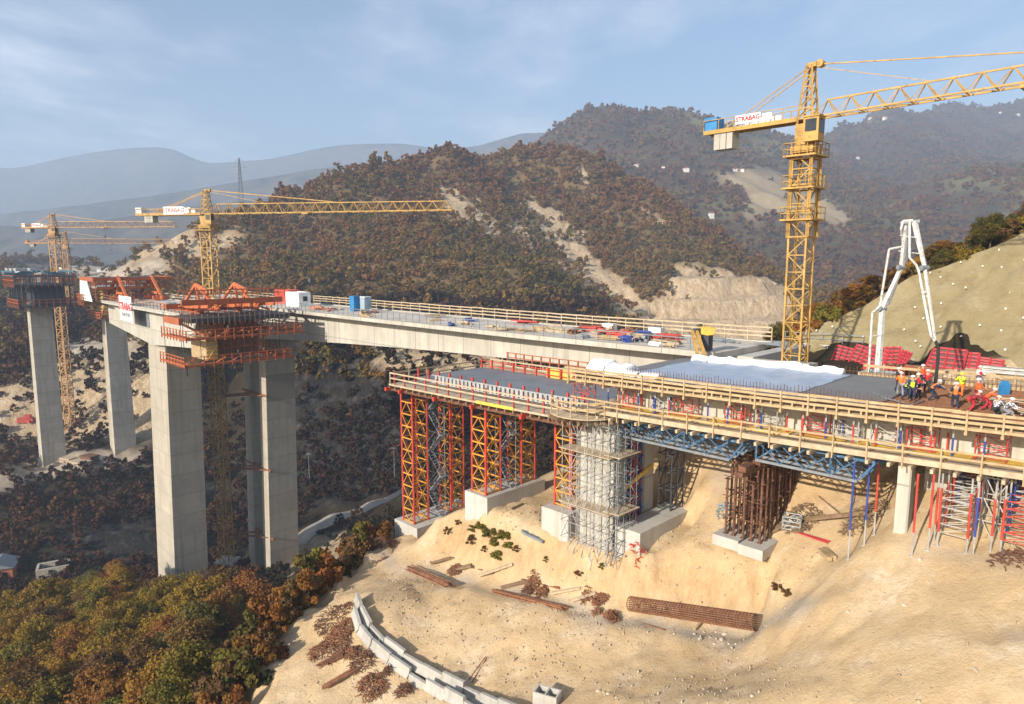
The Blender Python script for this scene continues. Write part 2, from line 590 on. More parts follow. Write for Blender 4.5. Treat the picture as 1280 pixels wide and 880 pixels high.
def dense(lst, st=1.3):
    P = [Vector(at(*q)) for q in lst]
    out = []
    for a, b in zip(P, P[1:]):
        n = max(1, int((b - a).length / st))
        out += [tuple(a.lerp(b, k / n)) for k in range(1, n)]
    return out


TOE = [(540, 690, 58), (600, 712, 54), (680, 733, 50.5), (760, 750, 47.5), (830, 763, 44.8), (900, 775, 43), (950, 780, 41.8)]
CREST = [(545, 647, 60.5), (570, 640, 59.5), (600, 641, 57.2), (640, 655, 54.5), (700, 682, 51.3), (760, 700, 48.3), (830, 692, 47), (870, 690, 45.5), (940, 718, 42.6), (990, 730, 40)]
FRONT = [(480, 705, 58.5), (560, 735, 52), (640, 750, 49), (720, 772, 46), (800, 785, 43.5), (880, 800, 41), (940, 795, 41)]
LEDGE = [(300, 880, 42), (330, 840, 46), (370, 770, 52), (430, 715, 58.5), (460, 690, 62)]
near += dense(TOE) + dense(CREST) + dense(FRONT) + dense(LEDGE, 2.5)
CP_ALL = np.array(near + hill)


class RBF:
    def __init__(self, P, lam=0.03):
        self.P = P[:, :2]
        n = len(P)
        D = np.sqrt(((self.P[:, None] - self.P[None]) ** 2).sum(-1))
        A = np.zeros((n + 3, n + 3))
        A[:n, :n] = D - lam * np.eye(n)
        A[:n, n] = 1
        A[:n, n + 1:] = self.P
        A[n, :n] = 1
        A[n + 1:, :n] = self.P.T
        b = np.zeros(n + 3)
        b[:n] = P[:, 2]
        self.w = np.linalg.solve(A, b)

    def __call__(self, X, Y):
        X = np.atleast_1d(np.asarray(X, float))
        Y = np.atleast_1d(np.asarray(Y, float))
        sh = X.shape
        q = np.stack([X.ravel(), Y.ravel()], 1)
        out = np.empty(len(q))
        n = len(self.P)
        for i in range(0, len(q), 20000):
            c = q[i:i + 20000]
            D = np.sqrt(((c[:, None] - self.P[None]) ** 2).sum(-1))
            out[i:i + 20000] = D @ self.w[:n] + self.w[n] + c @ self.w[n + 1:]
        return out.reshape(sh)


# value noise (numpy) for relief and masks
_perm = rng.integers(0, 256, 4096)
_rv = rng.random(256)


def vnoise(x, y, seed=0):
    xi = np.floor(x).astype(int)
    yi = np.floor(y).astype(int)
    fx = x - xi
    fy = y - yi
    fx = fx * fx * (3 - 2 * fx)
    fy = fy * fy * (3 - 2 * fy)

    def h(a, b):
        return _rv[_perm[(_perm[(a + seed * 131) % 4096] + b) % 4096]]
    return (h(xi, yi) * (1 - fx) + h(xi + 1, yi) * fx) * (1 - fy) + (h(xi, yi + 1) * (1 - fx) + h(xi + 1, yi + 1) * fx) * fy - .5


def fbm(x, y, oct=4, seed=0):
    s = 0
    a = 1
    for k in range(oct):
        s = s + a * vnoise(x * 2 ** k, y * 2 ** k, seed + k)
        a *= .5
    return s


def inpoly(px, py, poly):
    c = np.zeros(px.shape, bool)
    n = len(poly)
    for i in range(n):
        x0, y0 = poly[i]
        x1, y1 = poly[(i + 1) % n]
        cond = ((y0 > py) != (y1 > py)) & (px < (x1 - x0) * (py - y0) / ((y1 - y0) + 1e-9) + x0)
        c ^= cond
    return c


ter = RBF(CP_ALL)
SOIL = [(285, 900), (318, 835), (362, 770), (412, 722), (452, 686), (478, 672), (500, 655), (560, 640), (600, 618), (690, 570), (700, 540), (830, 520), (1300, 440), (1700, 420), (1800, 1200), (260, 1200)]
ROCKS = [[(543, 234), (574, 239), (604, 258), (632, 286), (622, 302), (584, 286), (552, 262)],
         [(652, 246), (692, 258), (748, 326), (812, 382), (834, 412), (796, 408), (752, 384), (700, 330), (664, 288)],
         [(836, 330), (900, 338), (978, 350), (1000, 378), (1000, 460), (790, 460), (806, 390), (835, 368)],
         [(455, 430), (560, 425), (740, 440), (740, 486), (600, 492), (500, 474), (462, 458)],
         [(40, 462), (130, 446), (200, 450), (215, 548), (40, 560)],
         [(-90, 500), (40, 480), (60, 560), (-90, 560)],
         [(640, 280), (655, 285), (668, 310), (660, 318), (648, 300)],
         [(716, 215), (735, 212), (745, 228), (730, 230)],
         [(806, 262), (828, 272), (834, 290), (818, 284)],
         [(690, 400), (720, 400), (720, 412), (690, 412)],
         [(175, 306), (235, 292), (300, 296), (300, 312), (250, 318), (175, 322)],
         [(360, 690), (420, 665), (440, 690), (400, 720), (370, 730)]]
PALE = [[(-90, 596), (0, 594), (60, 572), (150, 560), (176, 556), (176, 576), (100, 588), (0, 612), (-90, 620)],
        [(0, 346), (60, 330), (200, 322), (215, 336), (180, 352), (0, 362)], [(60, 425), (180, 420), (180, 446), (60, 450)]]
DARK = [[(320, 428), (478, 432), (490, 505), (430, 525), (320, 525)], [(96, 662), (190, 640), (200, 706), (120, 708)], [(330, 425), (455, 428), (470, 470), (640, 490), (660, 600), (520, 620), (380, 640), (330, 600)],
        [(180, 600), (290, 560), (300, 740), (60, 740), (60, 660), (150, 640)]]  # dark rock areas; in the gorge they also carry painted shade


def masks(X, Y, Z):
    px, py = proj(X, np.maximum(Y, 3), Z)
    far = np.clip((Y - 90) / 40, 0, 1)
    jx = (fbm(X / 9, Y / 9, 4, 3)) * (6 + 10 * far) + fbm(X / 1.7, Y / 1.7, 3, 5) * 5
    jy = (fbm(X / 9 + 40, Y / 9, 4, 8)) * (4 + 10 * far)
    qx, qy = px + jx, py + jy
    soil = (inpoly(qx, qy, SOIL) & (Y < 74 + 4 * vnoise(X / 3, Y / 3, 9))) | (Y < 8) & (X > -20)
    rock = np.zeros(X.shape, bool)
    dark = np.zeros(X.shape, bool)
    pale = np.zeros(X.shape, bool)
    for p in ROCKS:
        rock |= inpoly(qx, qy, p)
    for p in PALE:
        pale |= inpoly(qx, qy, p)
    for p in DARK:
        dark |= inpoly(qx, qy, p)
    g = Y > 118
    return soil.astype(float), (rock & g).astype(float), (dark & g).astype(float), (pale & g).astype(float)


def lines(*segs):
    out = []
    for a, b, st in segs:
        n = int(round((b - a) / st))
        out += [a + (b - a) * i / n for i in range(n)]
    out.append(segs[-1][1])
    return np.array(out)


def grid_mesh(name, xs, ys, zf, mat, attrs=None, smooth=True):
    X, Y = np.meshgrid(xs, ys)
    Z = zf(X, Y)
    nx, ny = len(xs), len(ys)
    me = bpy.data.meshes.new(name)
    co = np.stack([X.ravel(), Y.ravel(), Z.ravel()], 1).astype(np.float32)
    idx = np.arange(nx * ny).reshape(ny, nx)
    q = np.stack([idx[:-1, :-1], idx[:-1, 1:], idx[1:, 1:], idx[1:, :-1]], -1).reshape(-1, 4)
    me.vertices.add(len(co))
    me.vertices.foreach_set('co', co.ravel())
    me.loops.add(q.size)
    me.loops.foreach_set('vertex_index', q.ravel().astype(np.int32))
    me.polygons.add(len(q))
    me.polygons.foreach_set('loop_start', np.arange(0, q.size, 4, dtype=np.int32))
    me.polygons.foreach_set('use_smooth', np.ones(len(q), bool))
    me.update(calc_edges=True)
    if attrs:
        for k, arr in attrs(X, Y, Z).items():
            a = me.attributes.new(k, 'FLOAT', 'POINT')
            a.data.foreach_set('value', arr.ravel().astype(np.float32))
    me.materials.append(mat)
    o = bpy.data.objects.new(name, me)
    COL.objects.link(o)
    return o


def raw_mesh(name, co, q, mat, tint=None, k=3):
    me = bpy.data.meshes.new(name)
    me.vertices.add(len(co))
    me.vertices.foreach_set('co', co.astype(np.float32).ravel())
    me.loops.add(q.size)
    me.loops.foreach_set('vertex_index', q.ravel().astype(np.int32))
    me.polygons.add(len(q))
    me.polygons.foreach_set('loop_start', np.arange(0, q.size, k, dtype=np.int32))
    me.update(calc_edges=True)
    if tint is not None:
        a = me.attributes.new('tint', 'FLOAT', 'POINT')
        a.data.foreach_set('value', tint.astype(np.float32))
    me.materials.append(mat)
    return me


BENCH = [(-12.5, 58.6), (-5.4, 52), (0, 49), (4.5, 46), (8.5, 43.5), (12, 41), (14.6, 41.0), (15, 42), (11.6, 44), (7, 47.3), (2, 51), (-2.8, 55.5), (-7, 59), (-10, 62)]


def tz(X, Y):
    """height of the ground with its relief"""
    X = np.asarray(X, float)
    Y = np.asarray(Y, float)
    z = ter(X, Y)
    d = np.clip((Y - 75) / 120, 0, 1)
    z = z + fbm(X / 60, Y / 60, 5, 21) * 14 * np.clip((Y - 230) / 250, 0, 1)
    z = z + fbm(X / 14, Y / 14, 4, 31) * (4.5 * d) + fbm(X / 5, Y / 5, 4, 41) * (.35 + 1.4 * d)
    z = z + fbm(X / 1.1, Y / 1.1, 3, 51) * .16 * np.clip(1 - d * 3, 0, 1)
    bx, by = proj(X, np.maximum(Y, 3), z)
    bm_ = inpoly(bx, by, [(540, 692), (545, 652), (600, 648), (660, 672), (740, 708), (870, 700), (940, 725), (955, 745), (945, 780), (900, 770), (760, 748), (680, 731), (600, 710)]) & (Y < 66) & (Y > 35)
    z = z + np.where(bm_, (np.abs(fbm(X / 2.2, Y / 2.2, 4, 58)) - .25) * 2.0, 0)
    # gullies and ruts in the loose fill
    so_ = inpoly(bx, by, SOIL) & (Y < 66) & ~bm_
    z = z + np.where(so_, -np.clip(np.abs(fbm((X + Y) / 7, (X - Y) / 2.6, 3, 57)) * -1 + .10, 0, .1) * 2.2 + fbm(X / 3.2, Y / 3.2, 3, 59) * .28, 0)
    ed = inpoly(bx, by, [(250, 900), (310, 820), (360, 760), (410, 712), (470, 676), (490, 690), (440, 720), (400, 765), (350, 830), (310, 900)]) & (Y < 70)
    z = z + np.where(ed, fbm(X / 2.4, Y / 2.4, 4, 62) * 1.5, 0)
    # quarry benches
    px, py = proj(X, np.maximum(Y, 3), z)
    qm = inpoly(px, py, ROCKS[2]) & (Y > 280)
    st = 11.0
    zz = z + fbm(X / 40, Y / 40, 3, 61) * 3
    k = np.floor(zz / st)
    fr = zz / st - k
    z = np.where(qm, (k + np.clip((fr - .42) / .22, 0, 1)) * st + (z - zz) + fbm(X / 6, Y / 6, 3, 66) * 1.6, z)
    return z


def tz1(x, y):
    return float(tz(np.array([x]), np.array([y]))[0])


# ---- terrain material
def ground_mat():
    m, nt, b, _ = nodes('ground_soil_rock_and_leaf_litter')
    p = pos(nt)

    def att(n):
        return N(nt, 'ShaderNodeAttribute', attribute_name=n).outputs['Fac']
    # soil
    n1 = noise(nt, p, .16, 6, .65)
    n2 = noise(nt, p, 1.3, 6, .75)
    n3 = noise(nt, p, 7.0, 4, .8)
    soil = ramp(nt, n1, [(.3, (.475, .335, .175)), (.5, (.53, .385, .22)), (.7, (.57, .44, .275))])
    soil = mix(nt, ramp(nt, n2, [(.34, .65), (.52, 0.0)]), soil, (.42, .29, .165))
    soil = mix(nt, ramp(nt, n3, [(.60, 0.0), (.74, .75)]), soil, (.68, .58, .44))
    soil = mix(nt, ramp(nt, n3, [(.26, .6), (.40, 0.0)]), soil, (.30, .20, .11))
    # gravel patches
    v = N(nt, 'ShaderNodeTexVoronoi')
    v.inputs['Scale'].default_value = 3.2
    L(nt, p, v.inputs['Vector'])
    grv = ramp(nt, v.outputs['Color'], [(.2, (.48, .37, .24)), (.8, (.64, .53, .39))])
    gm = ramp(nt, noise(nt, p, .28, 5, .7), [(.50, 0.0), (.66, .7)])
    soil = mix(nt, gm, soil, grv)
    bk = mix(nt, ramp(nt, noise(nt, pos(nt, (1.6, 1.6, .35)), 1.0, 6, .75), [(.32, 0.0), (.66, 1.0)]), (.30, .18, .085), (.50, .345, .19))
    soil = mix(nt, math_(nt, 'MULTIPLY', att('bank'), .8), soil, bk)
    soil = mix(nt, att('grey'), soil, mix(nt, n2, (.28, .25, .21), (.44, .40, .35)))
    # litter and scrub floor
    veg = ramp(nt, noise(nt, p, .11, 6, .75), [(.3, (.018, .014, .008)), (.5, (.034, .024, .013)), (.68, (.055, .042, .02))])
    veg = mix(nt, ramp(nt, noise(nt, p, .9, 5, .7), [(.45, 0.0), (.7, .6)]), veg, (.035, .03, .016))
    # rock
    sr = noise(nt, pos(nt, (.35, .35, .09)), 1.0, 7, .75)
    rock = ramp(nt, sr, [(.3, (.36, .25, .145)), (.5, (.64, .48, .30)), (.68, (.76, .63, .46))])
    dk = ramp(nt, noise(nt, pos(nt, (.3, .3, .16)), 1.0, 7, .75), [(.3, (.014, .013, .013)), (.52, (.036, .033, .031)), (.7, (.11, .10, .095))])  # dark rock, lowered further to put the gorge's shade into its colour
    veg = mix(nt, att('wood'), veg, ramp(nt, noise(nt, p, .08, 6, .75), [(.35, (.13, .09, .04)), (.65, (.20, .13, .058))]))
    c = mix(nt, att('soil'), veg, soil)
    rk = math_(nt, 'MULTIPLY', att('rock'), ramp(nt, noise(nt, p, .25, 5, .7), [(.26, .55), (.36, 1.0)]))
    c = mix(nt, rk, c, rock)
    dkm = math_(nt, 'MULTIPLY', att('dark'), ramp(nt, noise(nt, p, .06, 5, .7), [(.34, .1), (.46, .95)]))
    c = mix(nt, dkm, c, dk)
    c = mix(nt, att('pale'), c, ramp(nt, noise(nt, p, .2, 6, .7), [(.35, (.24, .19, .14)), (.6, (.46, .39, .30))]))
    L(nt, c, b.inputs['Base Color'])
    b.inputs['Roughness'].default_value = .97
    b.inputs['Specular IOR Level'].default_value = .1
    vv = N(nt, 'ShaderNodeTexVoronoi')
    vv.inputs['Scale'].default_value = 5.5
    L(nt, p, vv.inputs['Vector'])
    h = math_(nt, 'ADD', math_(nt, 'MULTIPLY', n3, .5), math_(nt, 'ADD', n2, math_(nt, 'MULTIPLY', math_(nt, 'SUBTRACT', .5, vv.outputs['Distance']), .12)))
    bp = N(nt, 'ShaderNodeBump')
    bp.inputs['Strength'].default_value = 1.0
    bp.inputs['Distance'].default_value = .09
    L(nt, h, bp.inputs['Height'])
    bp2 = N(nt, 'ShaderNodeBump')
    bp2.inputs['Distance'].default_value = 3.0
    L(nt, math_(nt, 'MAXIMUM', att('rock'), math_(nt, 'MULTIPLY', att('dark'), .7)), bp2.inputs['Strength'])
    L(nt, sr, bp2.inputs['Height'])
    L(nt, bp.outputs[0], bp2.inputs['Normal'])
    L(nt, bp2.outputs[0], b.inputs['Normal'])
    return m


M['ground'] = ground_mat()


def blur(a, n=1):
    for _ in range(n):
        p = np.pad(a, 1, mode='edge')
        a = (p[:-2, 1:-1] + p[2:, 1:-1] + p[1:-1, :-2] + p[1:-1, 2:] + 2 * a) / 6
    return a


def gattrs(X, Y, Z):
    s, r, d, pl = masks(X, Y, Z)
    px, py = proj(X, np.maximum(Y, 3), Z)
    qx = px + fbm(X / 2, Y / 2, 4, 71) * 26
    qy = py + fbm(X / 2 + 9, Y / 2, 4, 72) * 20
    g = inpoly(qx, qy, [(985, 758), (1035, 738), (1015, 760), (940, 808), (925, 812), (945, 785)]) * .75
    g = np.maximum(g, inpoly(qx, qy, [(1130, 668), (1300, 705), (1300, 722), (1120, 685)]) * .35)
    g = np.maximum(g, inpoly(qx, qy, [(470, 690), (560, 725), (700, 755), (940, 790), (930, 806), (780, 785), (600, 742), (470, 706)]) * .75)
    g = np.maximum(g, inpoly(qx, qy, [(895, 585), (925, 560), (930, 610), (890, 640)]) * .5) * (Y < 70)
    bkm = inpoly(qx, qy, [(540, 690), (545, 650), (600, 645), (660, 668), (740, 705), (870, 695), (940, 722), (960, 745), (945, 782), (900, 772), (760, 750), (680, 733), (600, 712)]).astype(float) * (Y < 66)
    bkm = np.maximum(bkm, inpoly(qx, qy, [(840, 560), (1110, 570), (1110, 625), (1000, 640), (880, 640)]) * .6 * (Y < 60))
    wd_ = ((Y > 240) & (py < 425)).astype(float)
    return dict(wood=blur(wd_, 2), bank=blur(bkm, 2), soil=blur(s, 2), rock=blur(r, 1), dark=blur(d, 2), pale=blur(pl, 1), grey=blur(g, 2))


xs = lines((-900, -260, 16), (-260, -100, 4), (-100, -28, 1.6), (-28, 46, .42), (46, 110, 1.6), (110, 260, 5), (260, 960, 20))
ys = lines((-40, 14, 3), (14, 68, .42), (68, 130, 1.2), (130, 260, 2.0), (260, 720, 4.5), (720, 1150, 14))
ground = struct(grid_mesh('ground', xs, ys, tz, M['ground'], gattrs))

# ---- hills behind
back_pts = pts_px([
    (560, 235, 1500), (600, 215, 1500), (650, 190, 1480), (700, 168, 1450), (760, 152, 1450), (850, 143, 1400), (900, 148, 1400), (950, 150, 1450), (1000, 170, 1500), (1050, 158, 1900), (1100, 146, 2100),
    (1180, 134, 2300), (1280, 126, 2400), (1400, 118, 2400), (1550, 112, 2400),
    (640, 230, 1250), (720, 205, 1250), (800, 205, 1200), (900, 195, 1200), (960, 190, 1300), (1050, 190, 1650), (1150, 165, 1950), (1280, 158, 2100),
    (880, 245, 1020), (950, 215, 1150), (945, 270, 1000), (1000, 225, 1150), (1060, 280, 1020), (1090, 240, 1350), (1200, 230, 1450), (1280, 205, 1750), (1000, 300, 900), (1060, 330, 820), (1000, 350, 760),
    (1100, 300, 900), (1150, 285, 920), (1200, 262, 960), (1280, 232, 980), (1400, 200, 980),
    (850, 290, 900), (740, 260, 1050), (950, 330, 800), (700, 300, 900)])
bp = list(back_pts)
for px, py, Y in [(600, 215, 1500), (700, 168, 1450), (850, 143, 1400), (950, 150, 1450), (1100, 146, 2100), (1280, 126, 2400), (1550, 112, 2400)]:
    a = at(px, py, Y)
    bp.append((a.x * 1.3, a.y * 1.3, a.z - 120))
    bp.append((a.x * 1.8, a.y * 1.8, -60))
bp += [(-400, 800, -80), (-500, 1500, -70), (-400, 2600, -60), (1200, 600, 20), (2400, 1500, 250), (700, 500, -60), (0, 700, -75), (300, 650, -75)]
back = RBF(np.array(bp), 5)


def bz(X, Y):
    z = back(X, Y)
    a = np.clip((Y - 650) / 300, 0, 1)
    return z + a * (fbm(X / 160, Y / 160, 5, 81) * 60 + fbm(X / 40, Y / 40, 4, 85) * 10)


FIELD = [(898, 220), (925, 212), (962, 208), (985, 222), (1010, 240), (1072, 276), (1058, 287), (1000, 276), (940, 270), (932, 244)]


def hill_mat():
    m, nt, b, _ = nodes('hillside_woods_and_fields')
    p = pos(nt)
    a = N(nt, 'ShaderNodeAttribute', attribute_name='field').outputs['Fac']
    c = ramp(nt, noise(nt, p, .012, 7, .75), [(.3, (.045, .04, .022)), (.5, (.085, .055, .03)), (.62, (.11, .085, .04)), (.72, (.16, .13, .065))])
    c = mix(nt, ramp(nt, noise(nt, p, .06, 5, .8), [(.42, 0.0), (.66, .65)]), c, (.035, .033, .02))
    c = mix(nt, a, c, ramp(nt, noise(nt, p, .03, 5, .7), [(.35, (.34, .25, .14)), (.6, (.42, .33, .20))]))
    g = N(nt, 'ShaderNodeAttribute', attribute_name='meadow').outputs['Fac']
    c = mix(nt, g, c, (.17, .155, .07))
    L(nt, c, b.inputs['Base Color'])
    b.inputs['Roughness'].default_value = 1
    b.inputs['Specular IOR Level'].default_value = 0
    return m


M['hill'] = hill_mat()


def hattrs(X, Y, Z):
    px, py = proj(X, Y, Z)
    qx = px + fbm(X / 50, Y / 50, 4, 91) * 18
    qy = py + fbm(X / 50 + 7, Y / 50, 4, 92) * 10
    f = inpoly(qx, qy, FIELD) & (Y > 700)
    g = (fbm(X / 150, Y / 150, 4, 95) > .30) & (qx > 860) & ~f
    for p in ([(930, 170), (985, 178), (975, 196), (925, 192)], [(1100, 258), (1150, 270), (1160, 290), (1100, 280)], [(880, 240), (925, 250), (935, 275), (880, 262)]):
        g |= inpoly(qx, qy, p)
    return dict(field=blur(f.astype(float), 1), meadow=blur(g.astype(float), 1) * .8)


wooded = struct(grid_mesh('hills', lines((-500, 2400, 15)), lines((640, 2500, 16), (2500, 4300, 60)), bz, M['hill'], hattrs))

# ---- blue ridges far away, each a real ridge with two slopes
M['ridge'] = pmat('distant_woodland', (.035, .036, .022), alt=(.13, .10, .06), scale=.02, rough=1, var=.4)


def ridge(name, Y, prof, depth):
    pr = [tuple(at(px, py, Y)) for px, py in prof]
    X0 = np.array([p[0] for p in pr])
    Z0 = np.array([p[2] for p in pr])
    xs = np.linspace(X0[0], X0[-1], 170)
    zt = np.interp(xs, X0, Z0)
    k = np.hanning(9)
    k /= k.sum()
    zt = np.convolve(np.pad(zt, 4, mode='edge'), k, 'valid')
    ys = np.linspace(-depth, depth, 41)

    def zf(X, Yg):
        d = np.abs(Yg - Y) / depth
        t = np.interp(X, xs, zt)
        h = (t + 90) * (1 - d) ** 1.15 - 90 + fbm(X / 70, Yg / 70, 4, 7 + int(Y)) * 22 * np.clip(d * 6, .12, 1)
        return h + fbm(X / 260, Yg / 260, 5, int(Y)) * 90 * np.clip(d * 4, 0.06, 1) * np.clip((1 - d) * 3, 0, 1)
    return struct(grid_mesh(name, xs, Y + ys, zf, M['ridge']))


ridge('mountains', 4300, [(-420, 215), (-200, 225), (-60, 214), (0, 209), (20, 212), (60, 201), (120, 190), (160, 185), (215, 184), (235, 195), (252, 205), (290, 203), (340, 199), (390, 187), (420, 181), (500, 179), (540, 184), (590, 196), (700, 200), (900, 215)], 900)
ridge('mountains', 3500, [(200, 245), (360, 222), (450, 205), (540, 190), (600, 182), (650, 167), (690, 165), (730, 172), (800, 196), (900, 230)], 700)
ridge('mountains', 2600, [(-500, 270), (-100, 276), (0, 268), (90, 258), (180, 246), (250, 236), (310, 226), (370, 216), (430, 207), (480, 205), (540, 212), (640, 235), (760, 260)], 520)
ridge('mountains', 1700, [(-500, 300), (-150, 292), (-40, 282), (60, 285), (130, 276), (200, 263), (260, 257), (330, 248), (420, 244), (520, 250), (640, 280)], 420)

# the valley floor that runs on under everything
vb = MB()
vb.add([(-9000, -600, -92), (9000, -600, -92), (9000, 9000, -92), (-9000, 9000, -92)], [(0, 1, 2, 3)])
struct(vb.build('valley_floor', M['ridge']))
# ------------------------------------------------------------------ text on signs
def text_mesh(name, body, size, mat, parent, M4, extrude=.01, bold=0.0):
    """lettering as a mesh; M4 places it (x right, y up, z out of the sign), parent-local"""
    cu = bpy.data.curves.new(name, 'FONT')
    cu.body = body
    cu.size = size
    cu.extrude = extrude
    cu.offset = bold
    cu.align_x = 'CENTER'
    cu.align_y = 'CENTER'
    cu.resolution_u = 3
    tmp = bpy.data.objects.new('tmp_text', cu)
    COL.objects.link(tmp)
    bpy.context.view_layer.update()
    dg = bpy.context.evaluated_depsgraph_get()
    me = bpy.data.meshes.new_from_object(tmp.evaluated_get(dg))
    bpy.data.objects.remove(tmp)
    bpy.data.curves.remove(cu)
    me.name = name
    me.transform(M4)
    me.materials.clear()
    me.materials.append(mat)
    o = bpy.data.objects.new(name, me)
    COL.objects.link(o)
    o.parent = parent
    return o


def frame(o, x, y, z=None):
    """4x4 from origin and x,y axes"""
    x = Vector(x).normalized()
    y = Vector(y).normalized()
    z = x.cross(y)
    m = Matrix((x, y, z)).transposed().to_4x4()
    m.translation = Vector(o)
    return m


# ------------------------------------------------------------------ the two viaducts
def girder(root, s0, s1, t0, zdeck, tw=12.4, side='girder'):
    web = MB()
    # box with raking depth, sampled along s
    n = int(abs(s1 - s0) / 2.5)
    rings = []
    for i in range(n + 1):
        s = s0 + (s1 - s0) * i / n
        zb = zdeck - sof(s)
        zt = zdeck - .55
        rings.append([BW(s, t0 + 2.3, zb), BW(s, t0 + tw - 2.3, zb), BW(s, t0 + tw - 2.3, zt), BW(s, t0 + 2.3, zt)])
    web.loft(rings)
    web.build('girder', M['concrete'], root)
    sl = MB()
    rings = []
    for i in range(n + 1):
        s = s0 + (s1 - s0) * i / n
        rings.append([BW(s, t0, zdeck - .32), BW(s, t0 + 2.1, zdeck - .60), BW(s, t0 + tw - 2.1, zdeck - .60), BW(s, t0 + tw, zdeck - .32), BW(s, t0 + tw, zdeck), BW(s, t0, zdeck)])
    sl.loft(rings)
    sl.build('deck_slab', M['deck'], root)
    for k in (0, 1):
        e = MB()
        a = t0 - .06 if k == 0 else t0 + tw - .24
        e.sbox(s0, s1, a, a + .30, zdeck - .42, zdeck + .16, 4)
        e.build('edge_beam', M['concrete'], root)


va = thing('viaduct', 'long far concrete viaduct on a twin blade pier, carrying cabins and toilets', 'bridge', W(-136, 64, -67), world=True)
girder(va, -178, -31, TA, ZA)
for a, b in ((-133, -130), (-140.2, -137.2)):
    p = MB()
    rings = []
    for z, e in ((-69, .05), (-14.6, 0)):
        sh_ = Vector((-1.2 if e else 0, 0, 0))
        rings.append([W(a - e, 60.6 - e, z) + sh_, W(b + e, 60.6 - e, z) + sh_, W(b + e, 66.8 + e, z) + sh_, W(a - e, 66.8 + e, z) + sh_])
    p.loft(rings)
    p.build('pier', M['pier'], va)
vb_ = thing('viaduct', 'near concrete viaduct cantilevering both ways from one massive pier, a white banner on its side', 'bridge', W(-136, 46, -64), world=True)
girder(vb_, -168, -112, 0, ZB)
p = MB()
rings = []
for z, e in ((-66, .05), (-14.6, 0)):
    sh_ = Vector((-1.3 if e else 0, 0, 0))
    rings.append([W(-141.2 - e, 42.6 - e, z) + sh_, W(-131.6 + e, 42.6 - e, z) + sh_, W(-131.6 + e, 48.6 + e, z) + sh_, W(-141.2 - e, 48.6 + e, z) + sh_])
p.loft(rings)
p.build('pier', M['pier'], vb_)
# grey rectangular patch on the web
pp = MB()
pp.sbox(-143.0, -136.4, 2.2, 2.28, ZB - 4.0, ZB - 1.0, 7)
pp.build('grey_patch', M['grey_steel'], vb_)

# banner hung on the near girder
bt = thing('banner', 'white hanging banner with red lettering on the left end of the near viaduct', 'banner', BW(-146, -.2, ZB - 3.6), world=True)
b = MB()
b.sbox(-146.6, -137.9, -.20, -.16, ZB - 2.9, ZB + 1.75, 9)
b.build('sheet', M['white'], bt)
xa = (BW(-138, 0, 0) - BW(-146, 0, 0)).normalized()
o_ = BW(-142.2, -.24, ZB - .25) - bt.location
text_mesh('lettering', 'STRABAG', 2.05, M['signred'], bt, frame(o_, xa, (0, 0, 1)), .01, .04)
text_mesh('lettering', 'TEAMS WORK.', .95, M['signgrey'], bt, frame(BW(-142.2, -.24, ZB - 1.75) - bt.location, xa, (0, 0, 1)), .01, .01)


# far pier pair with formwork platforms round their heads
def far_pier(label, sc_, t0, t1, ztop, zbase, hl, name='bridge_pier'):
    r = thing(name, label, 'pier', W(sc_, (t0 + t1) / 2, zbase), world=True)
    p = MB()
    rings = []
    for z, e in ((zbase, .35), (ztop, 0)):
        rings.append([W(sc_ - 2.2 - e, t0 - e, z), W(sc_ + 2.2 + e, t0 - e, z), W(sc_ + 2.2 + e, t1 + e, z), W(sc_ - 2.2 - e, t1 + e, z)])
    p.loft(rings)
    p.build('shaft', M['pier'], r)
    d = MB()
    d.bar(W(sc_ + 2.3, t0 + 3.6, zbase + 2.4), W(sc_ + 2.62, t0 + 3.6, zbase + 2.4), 1.0, 1.5)
    d.build('door_opening', M['black'], r)
    return r


far_pier('slender far pier under a teal and red formwork cage at the left edge', -249, 42.4, 48.0, -12.5, -65, True)
far_pier('slender far pier right of the caged one, under small orange platforms', -242, 60.5, 66.2, -17.5, -66, False)


def platform(root, name, s0, s1, t0, t1, z, mat, rail, h=1.3, step=1.6, thick=.25, postw=.14):
    d = MB()
    a = [W(s0, t0, z), W(s1, t0, z), W(s1, t1, z), W(s0, t1, z)]
    b_ = [q + Vector((0, 0, thick)) for q in a]
    d.hexa(a + b_)
    d.build('floor', mat, root)
    g = MB()
    cs = [(s0, t0), (s1, t0), (s1, t1), (s0, t1), (s0, t0)]
    for (sa, ta), (sb, tb) in zip(cs, cs[1:]):
        Ln = math.hypot(sb - sa, tb - ta)
        n = max(1, int(Ln / step))
        for i in range(n):
            s = sa + (sb - sa) * i / n
            t = ta + (tb - ta) * i / n
            g.bar(W(s, t, z - .25), W(s, t, z + thick + h), postw)
        for f in (.5, 1.0):
            g.bar(W(sa, ta, z + thick + h * f), W(sb, tb, z + thick + h * f), postw * .8)
    g.build('guard_rail', rail, root)


# formwork cage on the left far pier head
cg = thing('formwork_cage', 'teal steel formwork cage with red guard rails on the leftmost far pier', 'formwork', W(-249, 45, -20), world=True)
platform(cg, 'p', -256, -240, 38.0, 53.0, -7.4, M['dark_steel'], M['rust_orange'], 2.6, 1.6, .5, .24)
platform(cg, 'p', -256, -240, 38.6, 52.5, -13.6, M['dark_steel'], M['rust_orange'], 1.8, 1.6, .5, .24)
fm = MB()
for t in np.linspace(39, 52, 9):
    for s in (-253.5, -241.5):
        fm.bar(W(s, t, -13.4), W(s, t, -7), .34)
for s in np.linspace(-253, -242, 7):
    fm.bar(W(s, 39.5, -13.4), W(s, 39.5, -7), .34)
fm.build('shutter_post', M['dark_steel'], cg)
sh = MB()
sh.hexa([W(s, t, z) for z in (-13, -7.0) for s, t in ((-252.6, 43), (-242.6, 43), (-242.6, 51), (-252.6, 51))])
